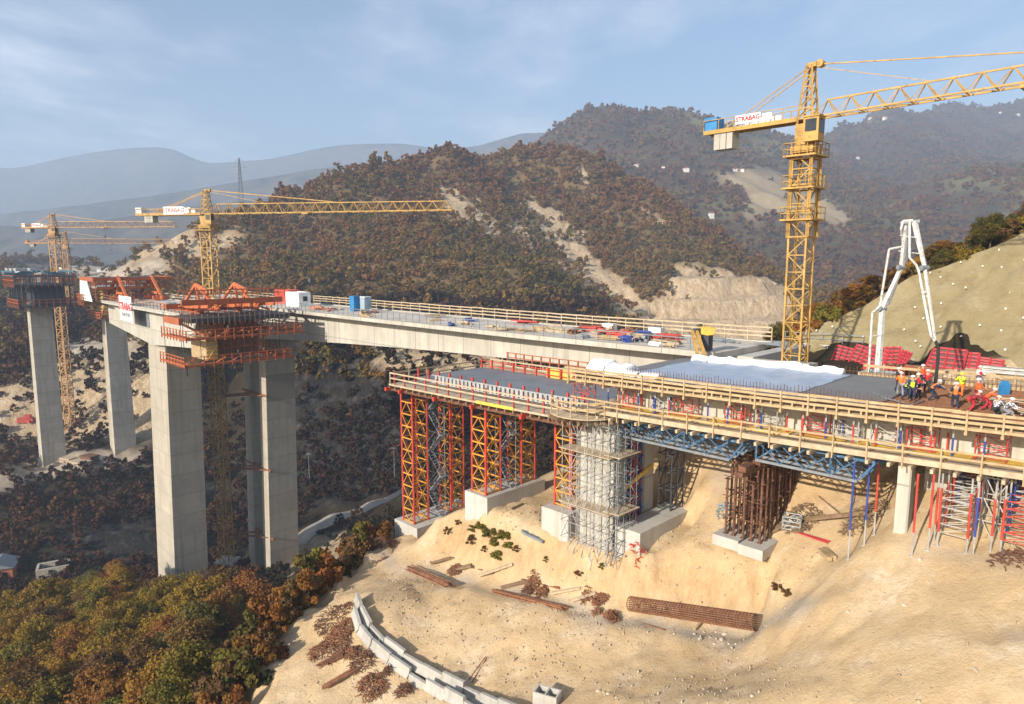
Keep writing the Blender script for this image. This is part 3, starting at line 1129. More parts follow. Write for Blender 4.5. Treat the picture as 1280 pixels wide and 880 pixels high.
sh.build('shutter_wall', M['dark_steel'], cg)
tp = MB()
for k in range(8):
    s = -256 + k * 2.2
    tp.bar(W(s, 37.5, -4.6), W(s, 53.5, -4.6), .4)
    for t in (38.5, 43, 48, 52.5):
        tp.bar(W(s, t, -7), W(s, t, -3.2), .26)
    tp.bar(W(s, 38.5, -4.6), W(s, 43, -3.2), .2)
    tp.bar(W(s, 48, -3.2), W(s, 52.5, -4.6), .2)
for t in (38, 45.5, 53):
    tp.bar(W(-257, t, -3.1), W(-239, t, -3.1), .45)
tp.build('steel_grid', M['teal_steel'], cg)
rr = MB()
for k in range(5):
    a = W(-255 + k * 3.2, 40 + (k % 2) * 4, -2.5)
    rr.box((a.x, a.y, -2.5), (3.8, 2.4, .7), R(-45))
rr.build('stacked_panel', M['galv'], cg)

# orange brackets on the second far pier head
ob = thing('pier_platform', 'orange bracket platform hung below the yellow shuttering at the second far pier head', 'platform', W(-242, 63, -18), world=True)
platform(ob, 'p', -250, -236, 58.2, 68.4, -17.6, M['timber_dark'], M['orange'], 1.6, 1.8, .3, .26)
q = MB()
for t in (58.6, 61, 63.5, 66):
    q.bar(W(-236, t, -17.4), W(-233, t, -14.4), .32)
    q.bar(W(-236, t, -15.8), W(-233, t, -14.4), .26)
q.build('bracket', M['orange'], ob)
ys_ = thing('shutter_tower', 'yellow timber shuttering stack behind the left tip of the near viaduct', 'formwork', W(-242, 63, -17), world=True)
f_ = MB()
f_.hexa([W(s, t, z) for z in (-16.9, -8.5) for s, t in ((-246, 60), (-238.5, 60), (-238.5, 66.5), (-246, 66.5))])
f_.build('board', M['timber'], ys_)
f_ = MB()
for z in np.arange(-16.3, -8.5, 1.0):
    f_.bar(W(-238.3, 59.6, z), W(-238.3, 66.9, z), .3)
    f_.bar(W(-246, 59.8, z), W(-238.3, 59.8, z), .3)
f_.build('waler', M['plank_yellow'], ys_)
cr = thing('pier_table', 'concrete pier table with red guard rails on top at the second far pier', 'pier head', W(-242, 63, -8.4), world=True)
platform(cr, 'p', -252, -234, 57.5, 68.5, -8.3, M['concrete'], M['rust_orange'], 1.3, 1.8, .6, .2)


# ------------------------------------------------------------------ deck furniture on the viaducts
def deck_rail(label, s0, s1, t, z, mat, name='guard_rail', h=1.15, step=2.2, rails=(.55, 1.1), w=.07, group=None, wob=.04):
    rl = ps = MB()
    n = int(abs(s1 - s0) / step)
    P_ = []
    for i in range(n + 1):
        s = s0 + (s1 - s0) * i / n
        ps.bar(BW(s, t, z), BW(s, t + random.uniform(-wob, wob), z + h), w)
        P_.append(s)
    for f in rails:
        for a, b_ in zip(P_, P_[1:]):
            rl.bar(BW(a, t - .03, z + f + random.uniform(-wob, wob)), BW(b_, t - .03, z + f + random.uniform(-wob, wob)), w * .7, w * 1.6)
    return solo(rl, name, mat, label, 'guard rail', group)


deck_rail('thin grey rail of many posts along the near edge of the far viaduct', -124, -32, TA + .25, ZA + .16, M['grey_steel'], h=1.2, step=1.5, rails=(1.1,), w=.055)
deck_rail('long timber rail along the quarry side edge of the far viaduct', -128, -31, TA + 12.1, ZA + .16, M['timber_grey'], h=1.4, step=2.5, rails=(.5, .95, 1.4), w=.10)
deck_rail('low rusty rail along the left cantilever of the near viaduct', -166, -118, .25, ZB + .16, M['rust'], h=1.1, step=2.0, rails=(.6, 1.1), w=.07)
deck_rail('timber rail along the rear edge of the near cantilever', -166, -118, 12.0, ZB + .16, M['timber_grey'], h=1.1, step=2.5, w=.08)
deck_rail('timber rail along the rear edge of the far cantilever', -176, -132, TA + 12.1, ZA + .16, M['timber_grey'], h=1.1, step=2.5, w=.08)


def cabin(name, label, cat, s, t, z, sx_, sy_, sz_, mat, kind):
    r = thing(name, label, cat, BW(s, t, z), R(-45))
    b_ = MB()
    b_.box((0, 0, sz_ / 2 + .12), (sx_, sy_, sz_))
    b_.build('body', mat, r)
    f_ = MB()
    for x in (-sx_ / 2 + .1, sx_ / 2 - .1):
        for y in (-sy_ / 2 + .1, sy_ / 2 - .1):
            f_.box((x, y, sz_ / 2 + .12), (.24, .24, sz_ + .1))
    for z_ in (.12, sz_ + .12):
        for y in (-sy_ / 2 + .06, sy_ / 2 - .06):
            f_.box((0, y, z_), (sx_ - .5, .20, .2))
        for x in (-sx_ / 2 + .06, sx_ / 2 - .06):
            f_.box((x, 0, z_), (.20, sy_ - .5, .2))
    f_.build('frame', mat, r)
    if kind == 'ribbed':
        g = MB()
        for x in np.arange(-sx_ / 2 + .4, sx_ / 2 - .3, .3):
            g.box((x, -sy_ / 2 - .01, sz_ / 2 + .12), (.12, .07, sz_ - .4))
        for y in np.arange(-sy_ / 2 + .4, sy_ / 2 - .3, .3):
            g.box((sx_ / 2 + .01, y, sz_ / 2 + .12), (.07, .12, sz_ - .4))
        g.build('corrugation', mat, r)
    if kind == 'office':
        w_ = MB()
        w_.box((sx_ / 2 + .02, .1, sz_ * .6), (.06, .9, .9))
        w_.build('window', M['glass'], r)
        w_ = MB()
        w_.box((sx_ / 2 + .025, -.75, sz_ * .48), (.05, .8, 1.95))
        w_.build('door', M['white_worn'], r)
    if kind == 'toilet':
        w_ = MB()
        w_.box((sx_ / 2 + .02, 0, sz_ * .48), (.05, sy_ * .7, sz_ * .84))
        w_.build('door', M['toilet_blue'] if mat == M['toilet_blue'] else M['toilet_grey'], r)
        w_ = MB()
        w_.box((0, 0, sz_ + .22), (sx_ * 1.06, sy_ * 1.06, .16))
        w_.build('roof', M['white_worn'] if mat != M['toilet_blue'] else M['toilet_blue'], r)
        w_ = MB()
        w_.box((sx_ / 2 + .05, sy_ * .25, sz_ * .5), (.05, .08, .25))
        w_.build('handle', M['black'], r)
    return r


cabin('shipping_container', 'rusty red shipping container on the far viaduct behind a white cabin', 'container', -128.5, TA + 8.0, ZA, 6.0, 2.5, 2.6, M['container_red'], 'ribbed')
cabin('site_cabin', 'small white site cabin with a dark window in front of the red container', 'cabin', -120.0, TA + 6.0, ZA, 5.0, 2.4, 2.5, M['white'], 'office')
cabin('portable_toilet', 'blue portable toilet on the far viaduct deck', 'toilet', -101.2, TA + 7.0, ZA, 1.3, 1.3, 2.3, M['toilet_blue'], 'toilet')
cabin('portable_toilet', 'grey portable toilet beside the blue one', 'toilet', -98.2, TA + 7.2, ZA, 1.3, 1.3, 2.3, M['toilet_grey'], 'toilet')


def pile_boards(label, s, t, z, n, ln, mat, name='timber_stack', cat='timber', spread=.8, rz0=0, w=.2, h=.08):
    r = MB()
    c = BW(s, t, z)
    for k in range(n):
        a = R(-45) + rz0 + random.gauss(0, .12)
        lay = k * 4 // n
        r.box((c.x + random.uniform(-spread, spread), c.y + random.uniform(-spread, spread), z + .06 + lay * h * 1.05 + .0013 * k), (ln * random.uniform(.7, 1), w, h), a)
    return solo(r, name, mat, label, cat)


# clutter lying on the far deck
clut = [
    (-107.5, 6.5, 16, 3.0, 'timber_grey', 'heap of loose boards on the deck just beyond the white cabin'),
    (-104.5, 9.5, 10, 2.5, 'timber', 'small heap of yellowish boards behind the blue toilet'),
    (-82, 9.2, 12, 4.0, 'timber_dark', 'dark pallet of boards in the middle of the far deck'),
    (-58, 3.2, 14, 3.0, 'timber', 'yellowish board stack near the right part of the far deck edge'),
    (-54, 5.5, 14, 3.4, 'timber_grey', 'grey board stack between the red heaps and the deck rail'),
    (-49, 8.5, 16, 3.4, 'timber_grey', 'wide grey board stack behind the red heaps on the far deck'),
    (-45, 3.4, 12, 3.0, 'timber', 'yellow board stack in front of the red panel heaps'),
    (-38.5, 4.2, 12, 3.0, 'timber_grey', 'grey board stack near the end of the far deck'),
    (-41.5, 9.0, 14, 3.4, 'dark_steel', 'dark steel bundle behind the red panel heaps'),
    (-35.5, 9.5, 12, 3.2, 'grey_steel', 'bundle of grey steel bars near the abutment'),
]
for s, t, n, ln, mt, lb in clut:
    pile_boards(lb, s, TA + t, ZA, n, ln, M[mt], spread=.9)
for s, t, n, lb in ((-52, 8.8, 12, 'long low heap of red formwork parts farthest along the deck from the crane'), (-46.2, 6.2, 18, 'tallest heap of red formwork parts on the far deck'), (-40.2, 6.6, 14, 'heap of red formwork parts nearest the deck end'), (-63.5, 9.6, 8, 'red trestle heap beside the long timber rail'), (-109, 4.0, 5, 'small orange scrap heap beside the white cabin')):
    pile_boards(lb, s, TA + t, ZA, n, 2.6, M['red'] if 'red' in lb else M['orange'], 'formwork_heap', 'formwork', 1.0, R(20), .24, .16)
for s, t, lb in ((-43.5, 10.4, 'white gas bottle rack behind the red heaps on the far deck'), (-50.5, 11.0, 'white crate behind the farthest red heap on the far deck')):
    c = BW(s, TA + t, ZA)
    g = MB()
    g.box((c.x, c.y, ZA + .45), (1.6, .9, .9), R(-45))
    for k in range(4):
        g.box((c.x, c.y, ZA + .1 + k * .26), (1.66, .96, .07), R(-45))
    solo(g, 'crate', M['white_worn'], lb, 'crate')
more = random.Random(5)
for k in range(34):
    s_ = more.choice([more.uniform(-60, -33), more.uniform(-60, -33), more.uniform(-112, -62)])
    t_ = TA + more.uniform(1.4, 11)
    c_ = more.choice(['timber', 'timber_grey', 'timber_grey', 'grey_steel', 'red', 'rust', 'white_worn', 'dark_steel', 'blue'])
    w_ = {'timber': 'yellowish boards', 'timber_grey': 'grey boards', 'grey_steel': 'grey steel parts', 'red': 'red steel parts', 'rust': 'rusty bars', 'white_worn': 'white sacks', 'dark_steel': 'dark steel parts', 'blue': 'blue steel parts'}[c_]
    h_ = MB()
    p_ = BW(s_, t_, ZA)
    rz_ = more.uniform(0, 3)
    n_ = more.randint(3, 7)
    for j in range(n_):
        h_.box((p_.x + more.uniform(-.4, .4), p_.y + more.uniform(-.4, .4), ZA + .09 + .17 * (j // 2) + .002 * j), (more.uniform(.7, 2.2), more.uniform(.12, .45), more.uniform(.12, .3)), rz_ + more.gauss(0, .3))
    solo(h_, 'material_pile', M[c_], 'small pile of %s littering the far viaduct deck' % w_, 'pile', 'small piles of %s on the far deck' % w_)
# clutter on the near cantilever
for s, t, n, ln, mt, lb in ((-131, 4.5, 12, 3, 'timber_grey', 'grey boards on the near cantilever above the pier'), (-127, 8, 12, 3, 'timber', 'yellow boards on the near cantilever left of the orange traveller'),
                            (-140, 7.5, 12, 3.2, 'grey_steel', 'steel bars on the near cantilever behind the banner'), (-148, 5, 10, 3, 'timber_grey', 'boards on the near cantilever at the foot of the roofed traveller'), (-123.5, 3.2, 10, 2.6, 'plank_yellow', 'bright yellow formwork boards beside the orange traveller')):
    pile_boards(lb, s, t, ZB, n, ln, M[mt])

# abutment at the right end of the far viaduct
ab = thing('abutment', 'grey concrete abutment under the right end of the far viaduct', 'abutment', BW(-30, TA + 6, -12), world=True)
g = MB()
g.sbox(-30.9, -27.2, TA - .3, TA + 12.7, -16, ZA - .75, 5)
g.build('seat', M['concrete'], ab)
g = MB()
g.sbox(-28.6, -27.2, TA - .3, TA + 12.7, ZA - .75, ZA + .05, 5)
g.build('back_wall', M['block'], ab)
g = MB()
g.sbox(-30.9, -22.5, TA + 12.7, TA + 13.3, -14, ZA + .12, 5)
g.sbox(-27.2, -22.5, TA - .3, TA + .3, -14, ZA - .1, 5)
g.build('wing_wall', M['block'], ab)
deck_rail('thin rail on the wing wall of the abutment', -30, -22.6, TA + 13.0, ZA + .12, M['grey_steel'], h=1.0, step=1.5, w=.05)
# ------------------------------------------------------------------ form travellers
def traveller_main():
    r = thing('form_traveller', 'big orange form traveller with hanging work platforms at the right tip of the near viaduct', 'form traveller', BW(-108, 6, ZB), world=True)
    o = M['orange']
    # two main frames: triangular trusses along the bridge
    for t in (3.2, 9.4):
        f = MB()
        a, b, c = BW(-121, t, ZB + .5), BW(-112, t, ZB + .5), BW(-104.5, t, ZB + .9)
        top, top2 = BW(-113.5, t, ZB + 4.6), BW(-108.5, t, ZB + 3.7)
        for p_, q_ in ((a, c), (a, top), (top, c), (b, top), (top, top2), (top2, b)):
            f.bar(p_, q_, .32, .42)
        for s in (-120, -112):
            f.bar(BW(s, t, ZB), BW(s, t, ZB + .9), .7)
        f.build('main_truss', o, r)
    # transverse beams
    f = MB()
    for s, z, h in ((-106.2, ZB + 2.1, .85), (-113.4, ZB + 1.2, .8)):
        f.bar(BW(s, -1.6, z), BW(s, 14.2, z), .5, h)
    f.build('cross_beam', M['rust_orange'], r)
    f = MB()
    for s in (-107.4, -105.0):
        for t in np.arange(-1.6, 14.3, 1.75):
            f.bar(BW(s, t, ZB + 2.7), BW(s, t, ZB + 3.9), .09)
        for z in (3.3, 3.9):
            f.bar(BW(s, -1.6, ZB + z), BW(s, 14.2, ZB + z), .09)
    for t in (0.2, 12.2):
        for s in np.arange(-122, -105, 1.8):
            f.bar(BW(s, t, ZB), BW(s, t, ZB + 1.3), .1)
        f.bar(BW(-122, t, ZB + 1.3), BW(-105, t, ZB + 1.3), .1)
        f.bar(BW(-122, t, ZB + .7), BW(-105, t, ZB + .7), .1)
    f.build('upper_railing', o, r)
    f = MB()
    for t in (1.2, 5.2, 7.6, 11.4):
        f.bar(BW(-118, t, ZB + .8), BW(-103, t, ZB + 1.6), .3, .45)
    for s in (-117, -110.5):
        f.bar(BW(s, .6, ZB + .7), BW(s, 11.8, ZB + .7), .4, .5)
    for t in (2.2, 4.4, 8.4, 10.6):
        f.bar(BW(-106.2, t, ZB + 2), BW(-110.5, t, ZB + .8), .25)
    f.bar(BW(-107, 0, ZB + .4), BW(-107, 6, ZB + 2.6), .25)
    f.bar(BW(-107, 12.4, ZB + .4), BW(-107, 6.4, ZB + 2.6), .25)
    f.build('bracing', o, r)
    # deck edge formwork, dark and layered
    f = MB()
    f.sbox(-112, -103.2, -1.6, 14.0, ZB - .75, ZB - .1, 3)
    f.build('edge_formwork', M['dark_steel'], r)
    f = MB()
    for t in np.arange(-1.4, 14, .8):
        f.bar(BW(-103.1, t, ZB - 1.1), BW(-103.1, t, ZB + .25 + random.uniform(0, .5)), .12)
    for s in np.arange(-111.5, -103, .8):
        f.bar(BW(s, -1.7, ZB - 1.3), BW(s, -1.7, ZB + .1), .12)
    f.build('formwork_stud', M['timber_dark'], r)
    f = MB()
    f.sbox(-112.5, -105.6, -2.3, -1.8, ZB - 1.1, ZB - .1, 3)
    f.build('side_shield', M['rust_orange'], r)
    # shutter box around the fresh segment
    f = MB()
    f.sbox(-111.9, -106.2, 2.6, 9.9, ZB - 6.4, ZB - 1.35, 3)
    f.build('shutter_box', M['timber_dark'], r)
    f = MB()
    for t_ in np.arange(1.9, 10.6, 1.05):
        f.bar(BW(-105.2, t_, ZB - 6.6), BW(-105.2, t_, ZB - .8), .16)
        f.bar(BW(-104.9, t_, ZB - 3.2), BW(-103.6, t_ + .3, ZB - .8), .12)
    for z_ in np.arange(ZB - 6.2, ZB - .8, 1.3):
        f.bar(BW(-105.1, 1.8, z_), BW(-105.1, 10.6, z_), .14)
    f.build('shutter_frame', M['rust_orange'], r)
    f = MB()
    f.sbox(-110.8, -104.3, 1.0, 2.6, ZB - 6.6, ZB - 3.3, 3)
    f.build('yellow_shutter', M['timber'], r)
    f = MB()
    for z in np.arange(ZB - 6.3, ZB - 3.3, .6):
        f.bar(BW(-104.2, 1.0, z), BW(-104.2, 2.6, z), .15)
    f.bar(BW(-104.1, 1.2, ZB - 6.3), BW(-104.1, 2.5, ZB - 4.2), .12)
    f.build('waler', M['plank_yellow'], r)
    # two hanging walkways
    for z, tA, tB in ((ZB - 3.0, -2.4, 15.8), (ZB - 6.9, -2.8, 13.8)):
        f = MB()
        f.sbox(-104.6, -102.6, tA, tB, z - .22, z, 4)
        f.sbox(-113.5, -104.6, tA, tA + 1.5, z - .2, z, 4)
        f.sbox(-113.5, -104.6, tB - 1.5, tB, z - .2, z, 4)
        f.build('walkway_floor', M['rust_orange'], r)
        f = MB()
        pts_ = [(-113.5, tA), (-102.6, tA), (-102.6, tB), (-113.5, tB)]
        for (sa, ta), (sb, tb) in zip(pts_, pts_[1:]):
            n = max(2, int(math.hypot(sb - sa, tb - ta) / 1.35))
            for i in range(n + 1):
                s_ = sa + (sb - sa) * i / n
                t_ = ta + (tb - ta) * i / n
                f.bar(BW(s_, t_, z - .5), BW(s_, t_, z + 1.25), .13)
            for h in (.1, .7, 1.2):
                f.bar(BW(sa, ta, z + h), BW(sb, tb, z + h), .085)
        for t_ in np.arange(tA, tB, 2.4):
            f.bar(BW(-104.6, t_, z - .3), BW(-102.7, t_ + 1.2, z + .9), .1)
        f.build('walkway_railing', o, r)
    f = MB()
    for t_ in (-2.2, .2, 4.6, 8.2, 12.6):
        f.tube(BW(-104.4, t_, ZB + 2.0), BW(-104.4, t_, ZB - 7.0), .045, 5)
        f.tube(BW(-112.8, t_, ZB + .5), BW(-112.8, t_, ZB - 7.0), .045, 5)
    for t_ in (-2.5, .5, 5):
        f.bar(BW(-102.9, t_, ZB - 8.4), BW(-102.9, t_, ZB - 6.9), .2)
    f.build('hanger_rod', M['dark_steel'], r)
    f = MB()
    for t_ in (0, 3.4, 6.8, 10.2):
        f.bar(BW(-112, t_, ZB - 1.4), BW(-103, t_ + .4, ZB - 2.6), .22, .3)
    f.build('lower_bracing', M['rust_orange'], r)
    return r


traveller_main()


def traveller_roofed():
    r = thing('form_traveller', 'orange form traveller under a dark flat roof at the left tip of the near viaduct', 'form traveller', BW(-163, 6, ZB), world=True)
    o = M['orange']
    f = MB()
    f.sbox(-174, -160.5, -1.5, 14, ZB + 4.5, ZB + 4.75, 5)
    f.build('roof', M['dark_steel'], r)
    f = MB()
    for t in (-1.6, 13.9):
        f.sbox(-174.2, -160.3, t - .1, t + .2, ZB + 4.1, ZB + 4.9, 5)
    f.sbox(-160.4, -160.1, -1.5, 14, ZB + 4.2, ZB + 4.9, 5)
    for t in np.arange(-1.2, 14, 1.5):
        f.bar(BW(-160.2, t, ZB + 4.2), BW(-160.2, t + .9, ZB + 3.3), .16)
    f.build('roof_edge', M['rust_orange'], r)
    for t in (3.0, 9.6):
        f = MB()
        a, b_, c = BW(-172, t, ZB + .6), BW(-162, t, ZB + .6), BW(-153.5, t, ZB + .5)
        top = BW(-160.4, t, ZB + 5.0)
        for p_, q_ in ((a, c), (a, top), (top, c), (b_, top)):
            f.bar(p_, q_, .42, .55)
        for s in (-161, -154.5):
            f.bar(BW(s, t - .6, ZB), BW(s, t - .6, ZB + 1.2), .6)
            f.bar(BW(s, t - 1.6, ZB + .6), BW(s, t + 1.6, ZB + .6), .5, .7)
        f.bar(BW(-161, t, ZB + 1.6), BW(-156.5, t, ZB + 1.6), .5)
        f.build('main_truss', o, r)
    f = MB()
    for t in np.arange(-1, 14, 2.1):
        f.bar(BW(-162, t, ZB), BW(-162, t, ZB + 4.5), .14)
        f.bar(BW(-173, t, ZB - 2), BW(-173, t, ZB + 4.5), .14)
    f.bar(BW(-162, -1, ZB + 2.6), BW(-162, 14, ZB + 2.6), .3, .4)
    f.bar(BW(-162, -1, ZB + 3.4), BW(-162, 14, ZB + 3.4), .16)
    f.build('frame_post', o, r)
    f = MB()
    f.hexa([BW(-174, -1.9, ZB - .1), BW(-161.5, -1.9, ZB - .1), BW(-161.5, -1.75, ZB - .1), BW(-174, -1.75, ZB - .1),
            BW(-174, -1.6, ZB + 4.4), BW(-167.5, -1.6, ZB + 4.4), BW(-167.5, -1.45, ZB + 4.4), BW(-174, -1.45, ZB + 4.4)])
    f.build('side_sheet', M['white_worn'], r)
    f = MB()
    f.sbox(-175, -168.2, -2.2, 14.4, ZB - 1.2, ZB - .3, 4)
    f.build('work_floor', M['timber_dark'], r)
    f = MB()
    for s in np.arange(-175, -167, 1.4):
        f.bar(BW(s, -2.3, ZB - 1.3), BW(s, -2.3, ZB + 1.2), .16)
    for t in np.arange(-2.3, 14.5, 1.4):
        f.bar(BW(-175, t, ZB - 1.3), BW(-175, t, ZB + 1.2), .16)
    for z in (.5, 1.2):
        f.bar(BW(-175, -2.3, ZB + z), BW(-167, -2.3, ZB + z), .12)
        f.bar(BW(-175, -2.3, ZB + z), BW(-175, 14.4, ZB + z), .12)
    f.build('guard_rail', M['rust_orange'], r)
    return r


traveller_roofed()


# ------------------------------------------------------------------ tower cranes
def lattice_mast(mb, z0, z1, w, bay, leg, brace, twist=True):
    h = w / 2
    cs = [(-h, -h), (h, -h), (h, h), (-h, h)]
    for x, y in cs:
        mb.bar((x, y, z0), (x, y, z1), leg, leg, (1, 0, 0))
    n = max(1, int(round((z1 - z0) / bay)))
    st = (z1 - z0) / n
    for i in range(n):
        za, zb = z0 + i * st, z0 + (i + 1) * st
        for k in range(4):
            (xa, ya), (xb, yb) = cs[k], cs[(k + 1) % 4]
            mb.bar((xa, ya, za), (xb, yb, za), brace)
            if (i + k) % 2:
                mb.bar((xa, ya, za), (xb, yb, zb), brace)
            else:
                mb.bar((xb, yb, za), (xa, ya, zb), brace)


def tri_jib(mb, x0, x1, w, h, bay, ch, br, taper=.0, nose=True):
    """triangular jib along +x: two lower chords, one upper"""
    n = int(round(abs(x1 - x0) / bay))
    st = (x1 - x0) / n

    def top(i):
        return h * (1 - taper * i / n)
    for y in (-w / 2, w / 2):
        mb.bar((x0, y, 0), (x1, y, 0), ch)
    for i in range(n):
        xa, xb = x0 + i * st, x0 + (i + 1) * st
        xm = (xa + xb) / 2
        for y in (-w / 2, w / 2):
            mb.bar((xa, y, 0), (xm, 0, top(i)), br)
            mb.bar((xm, 0, top(i)), (xb, y, 0), br)
        mb.bar((xa, -w / 2, 0), (xa, w / 2, 0), br)
        mb.bar((xa, -w / 2, 0), (xb, w / 2, 0), br * .8)
        if i < n - 1:
            mb.bar((xm, 0, top(i)), (xm + st, 0, top(i + 1)), ch)
    mb.bar((x1, -w / 2, 0), (x1, w / 2, 0), br)


def crane(label, base, jibz, az, jl, cl, mw, leg, br, headh, mat, slope=0.0, detail=True, sign=None, tiex=.6, jibw=1.3, jibh=1.3, ballast_mat=None, cabin_mat=None, hook=None):
    """jibz: height of the jib above the base; az: direction of the jib; slope: rise of the jib per metre"""
    r = thing('tower_crane', label, 'crane', base, az)
    f = MB()
    lattice_mast(f, 0, jibz - 2.6, mw, mw * .95, leg, br)
    f.build('mast', mat, r)
    f = MB()
    f.box((0, 0, .35), (mw * 1.9, mw * 1.9, .7))
    f.build('foot', M['block'], r)
    # slewing unit and cab
    f = MB()
    f.box((0, 0, jibz - 2.45), (mw * 1.25, mw * 1.25, .55))
    f.tube((0, 0, jibz - 2.2), (0, 0, jibz - 1.5), mw * .62, 14)
    f.box((0, 0, jibz - 1.0), (mw * .95, mw * .95, 1.2))
    f.build('slewing_unit', mat, r)
    f = MB()
    c = (mw * .62, -mw * .62, jibz - 1.05)
    f.box(c, (1.25, 1.15, 1.9))
    f.box((c[0], c[1], c[2] + 1.02), (1.4, 1.3, .14))
    cab = f.build('cab', mat, r)
    f = MB()
    f.box((c[0] + .635, c[1], c[2] + .25), (.03, .92, 1.05))
    f.box((c[0], c[1] - .585, c[2] + .3), (.9, .03, .95))
    f.build('window', M['glass'], cab)
    # tower head
    f = MB()
    hw = mw * .42
    zt = jibz + headh
    for x, y in ((-hw, -hw), (hw, -hw), (hw, hw), (-hw, hw)):
        f.bar((x, y, jibz - .4), (x * .35, y * .5, zt), leg * .85)
    n = 5
    for i in range(n):
        k0, k1 = i / n, (i + 1) / n
        z0_, z1_ = jibz + headh * k0, jibz + headh * k1
        a0, a1 = hw * (1 - .65 * k0), hw * (1 - .65 * k1)
        b0, b1 = hw * (1 - .5 * k0), hw * (1 - .5 * k1)
        for sy in (-1, 1):
            f.bar((-a0, sy * b0, z0_), (a1, sy * b1, z1_), br)
            f.bar((-a0, sy * b0, z0_), (a0, sy * b0, z0_), br)
        for sx_ in (-1, 1):
            f.bar((sx_ * a0, -b0, z0_), (sx_ * a1, b1, z1_), br)
    f.box((.3, 0, zt), (1.1, .6, .35))
    f.tube((.8, -.3, zt), (.8, .3, zt), .3, 10)
    f.build('tower_head', mat, r)
    # jib and counter jib
    jb = MB()
    tri_jib(jb, mw * .45, jl, jibw, jibh, jibh * 1.35, leg * .8, br * .85, .12)
    sh = lambda v: (v[0], v[1], v[2] + jibz + slope * v[0])
    jb.v = [sh(v) for v in jb.v]
    jo = jb.build('jib', mat, r)
    f = MB()
    tx = jl * .42
    f.box((tx, 0, jibz + slope * tx - .2), (1.3, jibw * 1.05, .3))
    f.build('trolley', mat, r)
    f = MB()
    for y in (-jibw / 2, jibw / 2):
        f.bar((-cl, y, jibz + .0), (-mw * .4, y, jibz + .0), leg * 1.3, leg * 2.2)
    for x in np.arange(-cl, -mw * .4, 1.5):
        f.bar((x, -jibw / 2, jibz), (x, jibw / 2, jibz), br * 1.3)
        for y in (-jibw / 2 - .1, jibw / 2 + .1):
            f.bar((x, y, jibz), (x, y, jibz + 1.05), br * .7)
    for y in (-jibw / 2 - .1, jibw / 2 + .1):
        f.bar((-cl, y, jibz + 1.05), (-mw * .4, y, jibz + 1.05), br * .7)
    f.box((-cl * .5, 0, jibz + .02), (cl - .8, jibw * .8, .06))
    f.build('counter_jib', mat, r)
    f = MB()
    for k in range(3):
        f.box((-cl * .86 + k * .62, 0, jibz - .75), (.58, jibw * .92, 1.7))
    f.build('counterweight', ballast_mat or M['concrete'], r)
    f = MB()
    f.box((-cl + .6, 0, jibz + .7), (1.3, jibw * .95, 1.25))
    f.build('winch_house', cabin_mat or mat, r)
    for y in (-.35, .35):
        f = MB()
        f.bar((-.25, y, zt - .3), (-cl * .78, y * 1.4, jibz + .2), br * .9)
        f.build('tie_bar', mat, r)
    f = MB()
    xe = jl * tiex
    f.bar((.6, 0, zt), (xe, 0, jibz + slope * xe + jibh * .95), br * 1.15)
    if tiex < .9:
        f.bar((.5, 0, zt - .2), (xe * .45, 0, jibz + slope * xe * .45 + jibh), br * .6)
    f.build('tie_bar', mat, r)
    f = MB()
    f.path([(tx, 0, jibz + slope * tx - .3), (tx, 0, jibz + slope * tx - (hook or 3))], .03, 4)
    f.box((tx, 0, jibz + slope * tx - (hook or 3)), (.5, .3, .8))
    f.build('hook', M['dark_steel'], r)
    # work platforms round the mast
    f = MB()
    for z in ([jibz - 3.0, jibz - 5.6, jibz - 8.2] if detail else [jibz - 3.2]):
        w = mw * 1.75
        for a, b_ in (((-w / 2, -w / 2), (w / 2, -w / 2)), ((w / 2, -w / 2), (w / 2, w / 2)), ((w / 2, w / 2), (-w / 2, w / 2)), ((-w / 2, w / 2), (-w / 2, -w / 2))):
            f.bar((*a, z), (*b_, z), .12, .14)
            f.bar((*a, z + 1.05), (*b_, z + 1.05), .055)
            f.bar((*a, z + .55), (*b_, z + .55), .045)
            for k in range(5):
                x = a[0] + (b_[0] - a[0]) * k / 4
                y = a[1] + (b_[1] - a[1]) * k / 4
                f.bar((x, y, z), (x, y, z + 1.05), .05)
        for sgn in (-1, 1):
            f.box((0, sgn * (w / 2 - .3), z + .03), (w, .6, .06))
            f.box((sgn * (w / 2 - .3), 0, z + .034), (.6, w - 1.2, .05))
    f.build('mast_platform', mat, r)
    if detail:
        f = MB()
        for z0_, z1_ in ((jibz - 9.6, jibz - 3.2),):
            w = mw * 1.18
            for x, y in ((-w / 2, -w / 2), (w / 2, -w / 2), (w / 2, w / 2), (-w / 2, w / 2)):
                f.bar((x, y, z0_), (x, y, z1_), leg)
            for z in np.linspace(z0_, z1_, 4):
                for k, (a, b_) in enumerate((((-1, -1), (1, -1)), ((1, -1), (1, 1)), ((1, 1), (-1, 1)), ((-1, 1), (-1, -1)))):
                    f.bar((a[0] * w / 2, a[1] * w / 2, z), (b_[0] * w / 2, b_[1] * w / 2, z), br * 1.6)
        f.build('climbing_frame', mat, r)
        f = MB()
        for y in (-.2, .2):
            f.bar((-mw * .3, y, .5), (-mw * .3, y, jibz - 2.6), .045)
        for z in np.arange(.6, jibz - 2.6, .45):
            f.bar((-mw * .3, -.2, z), (-mw * .3, .2, z), .035)
        f.build('ladder', mat, r)
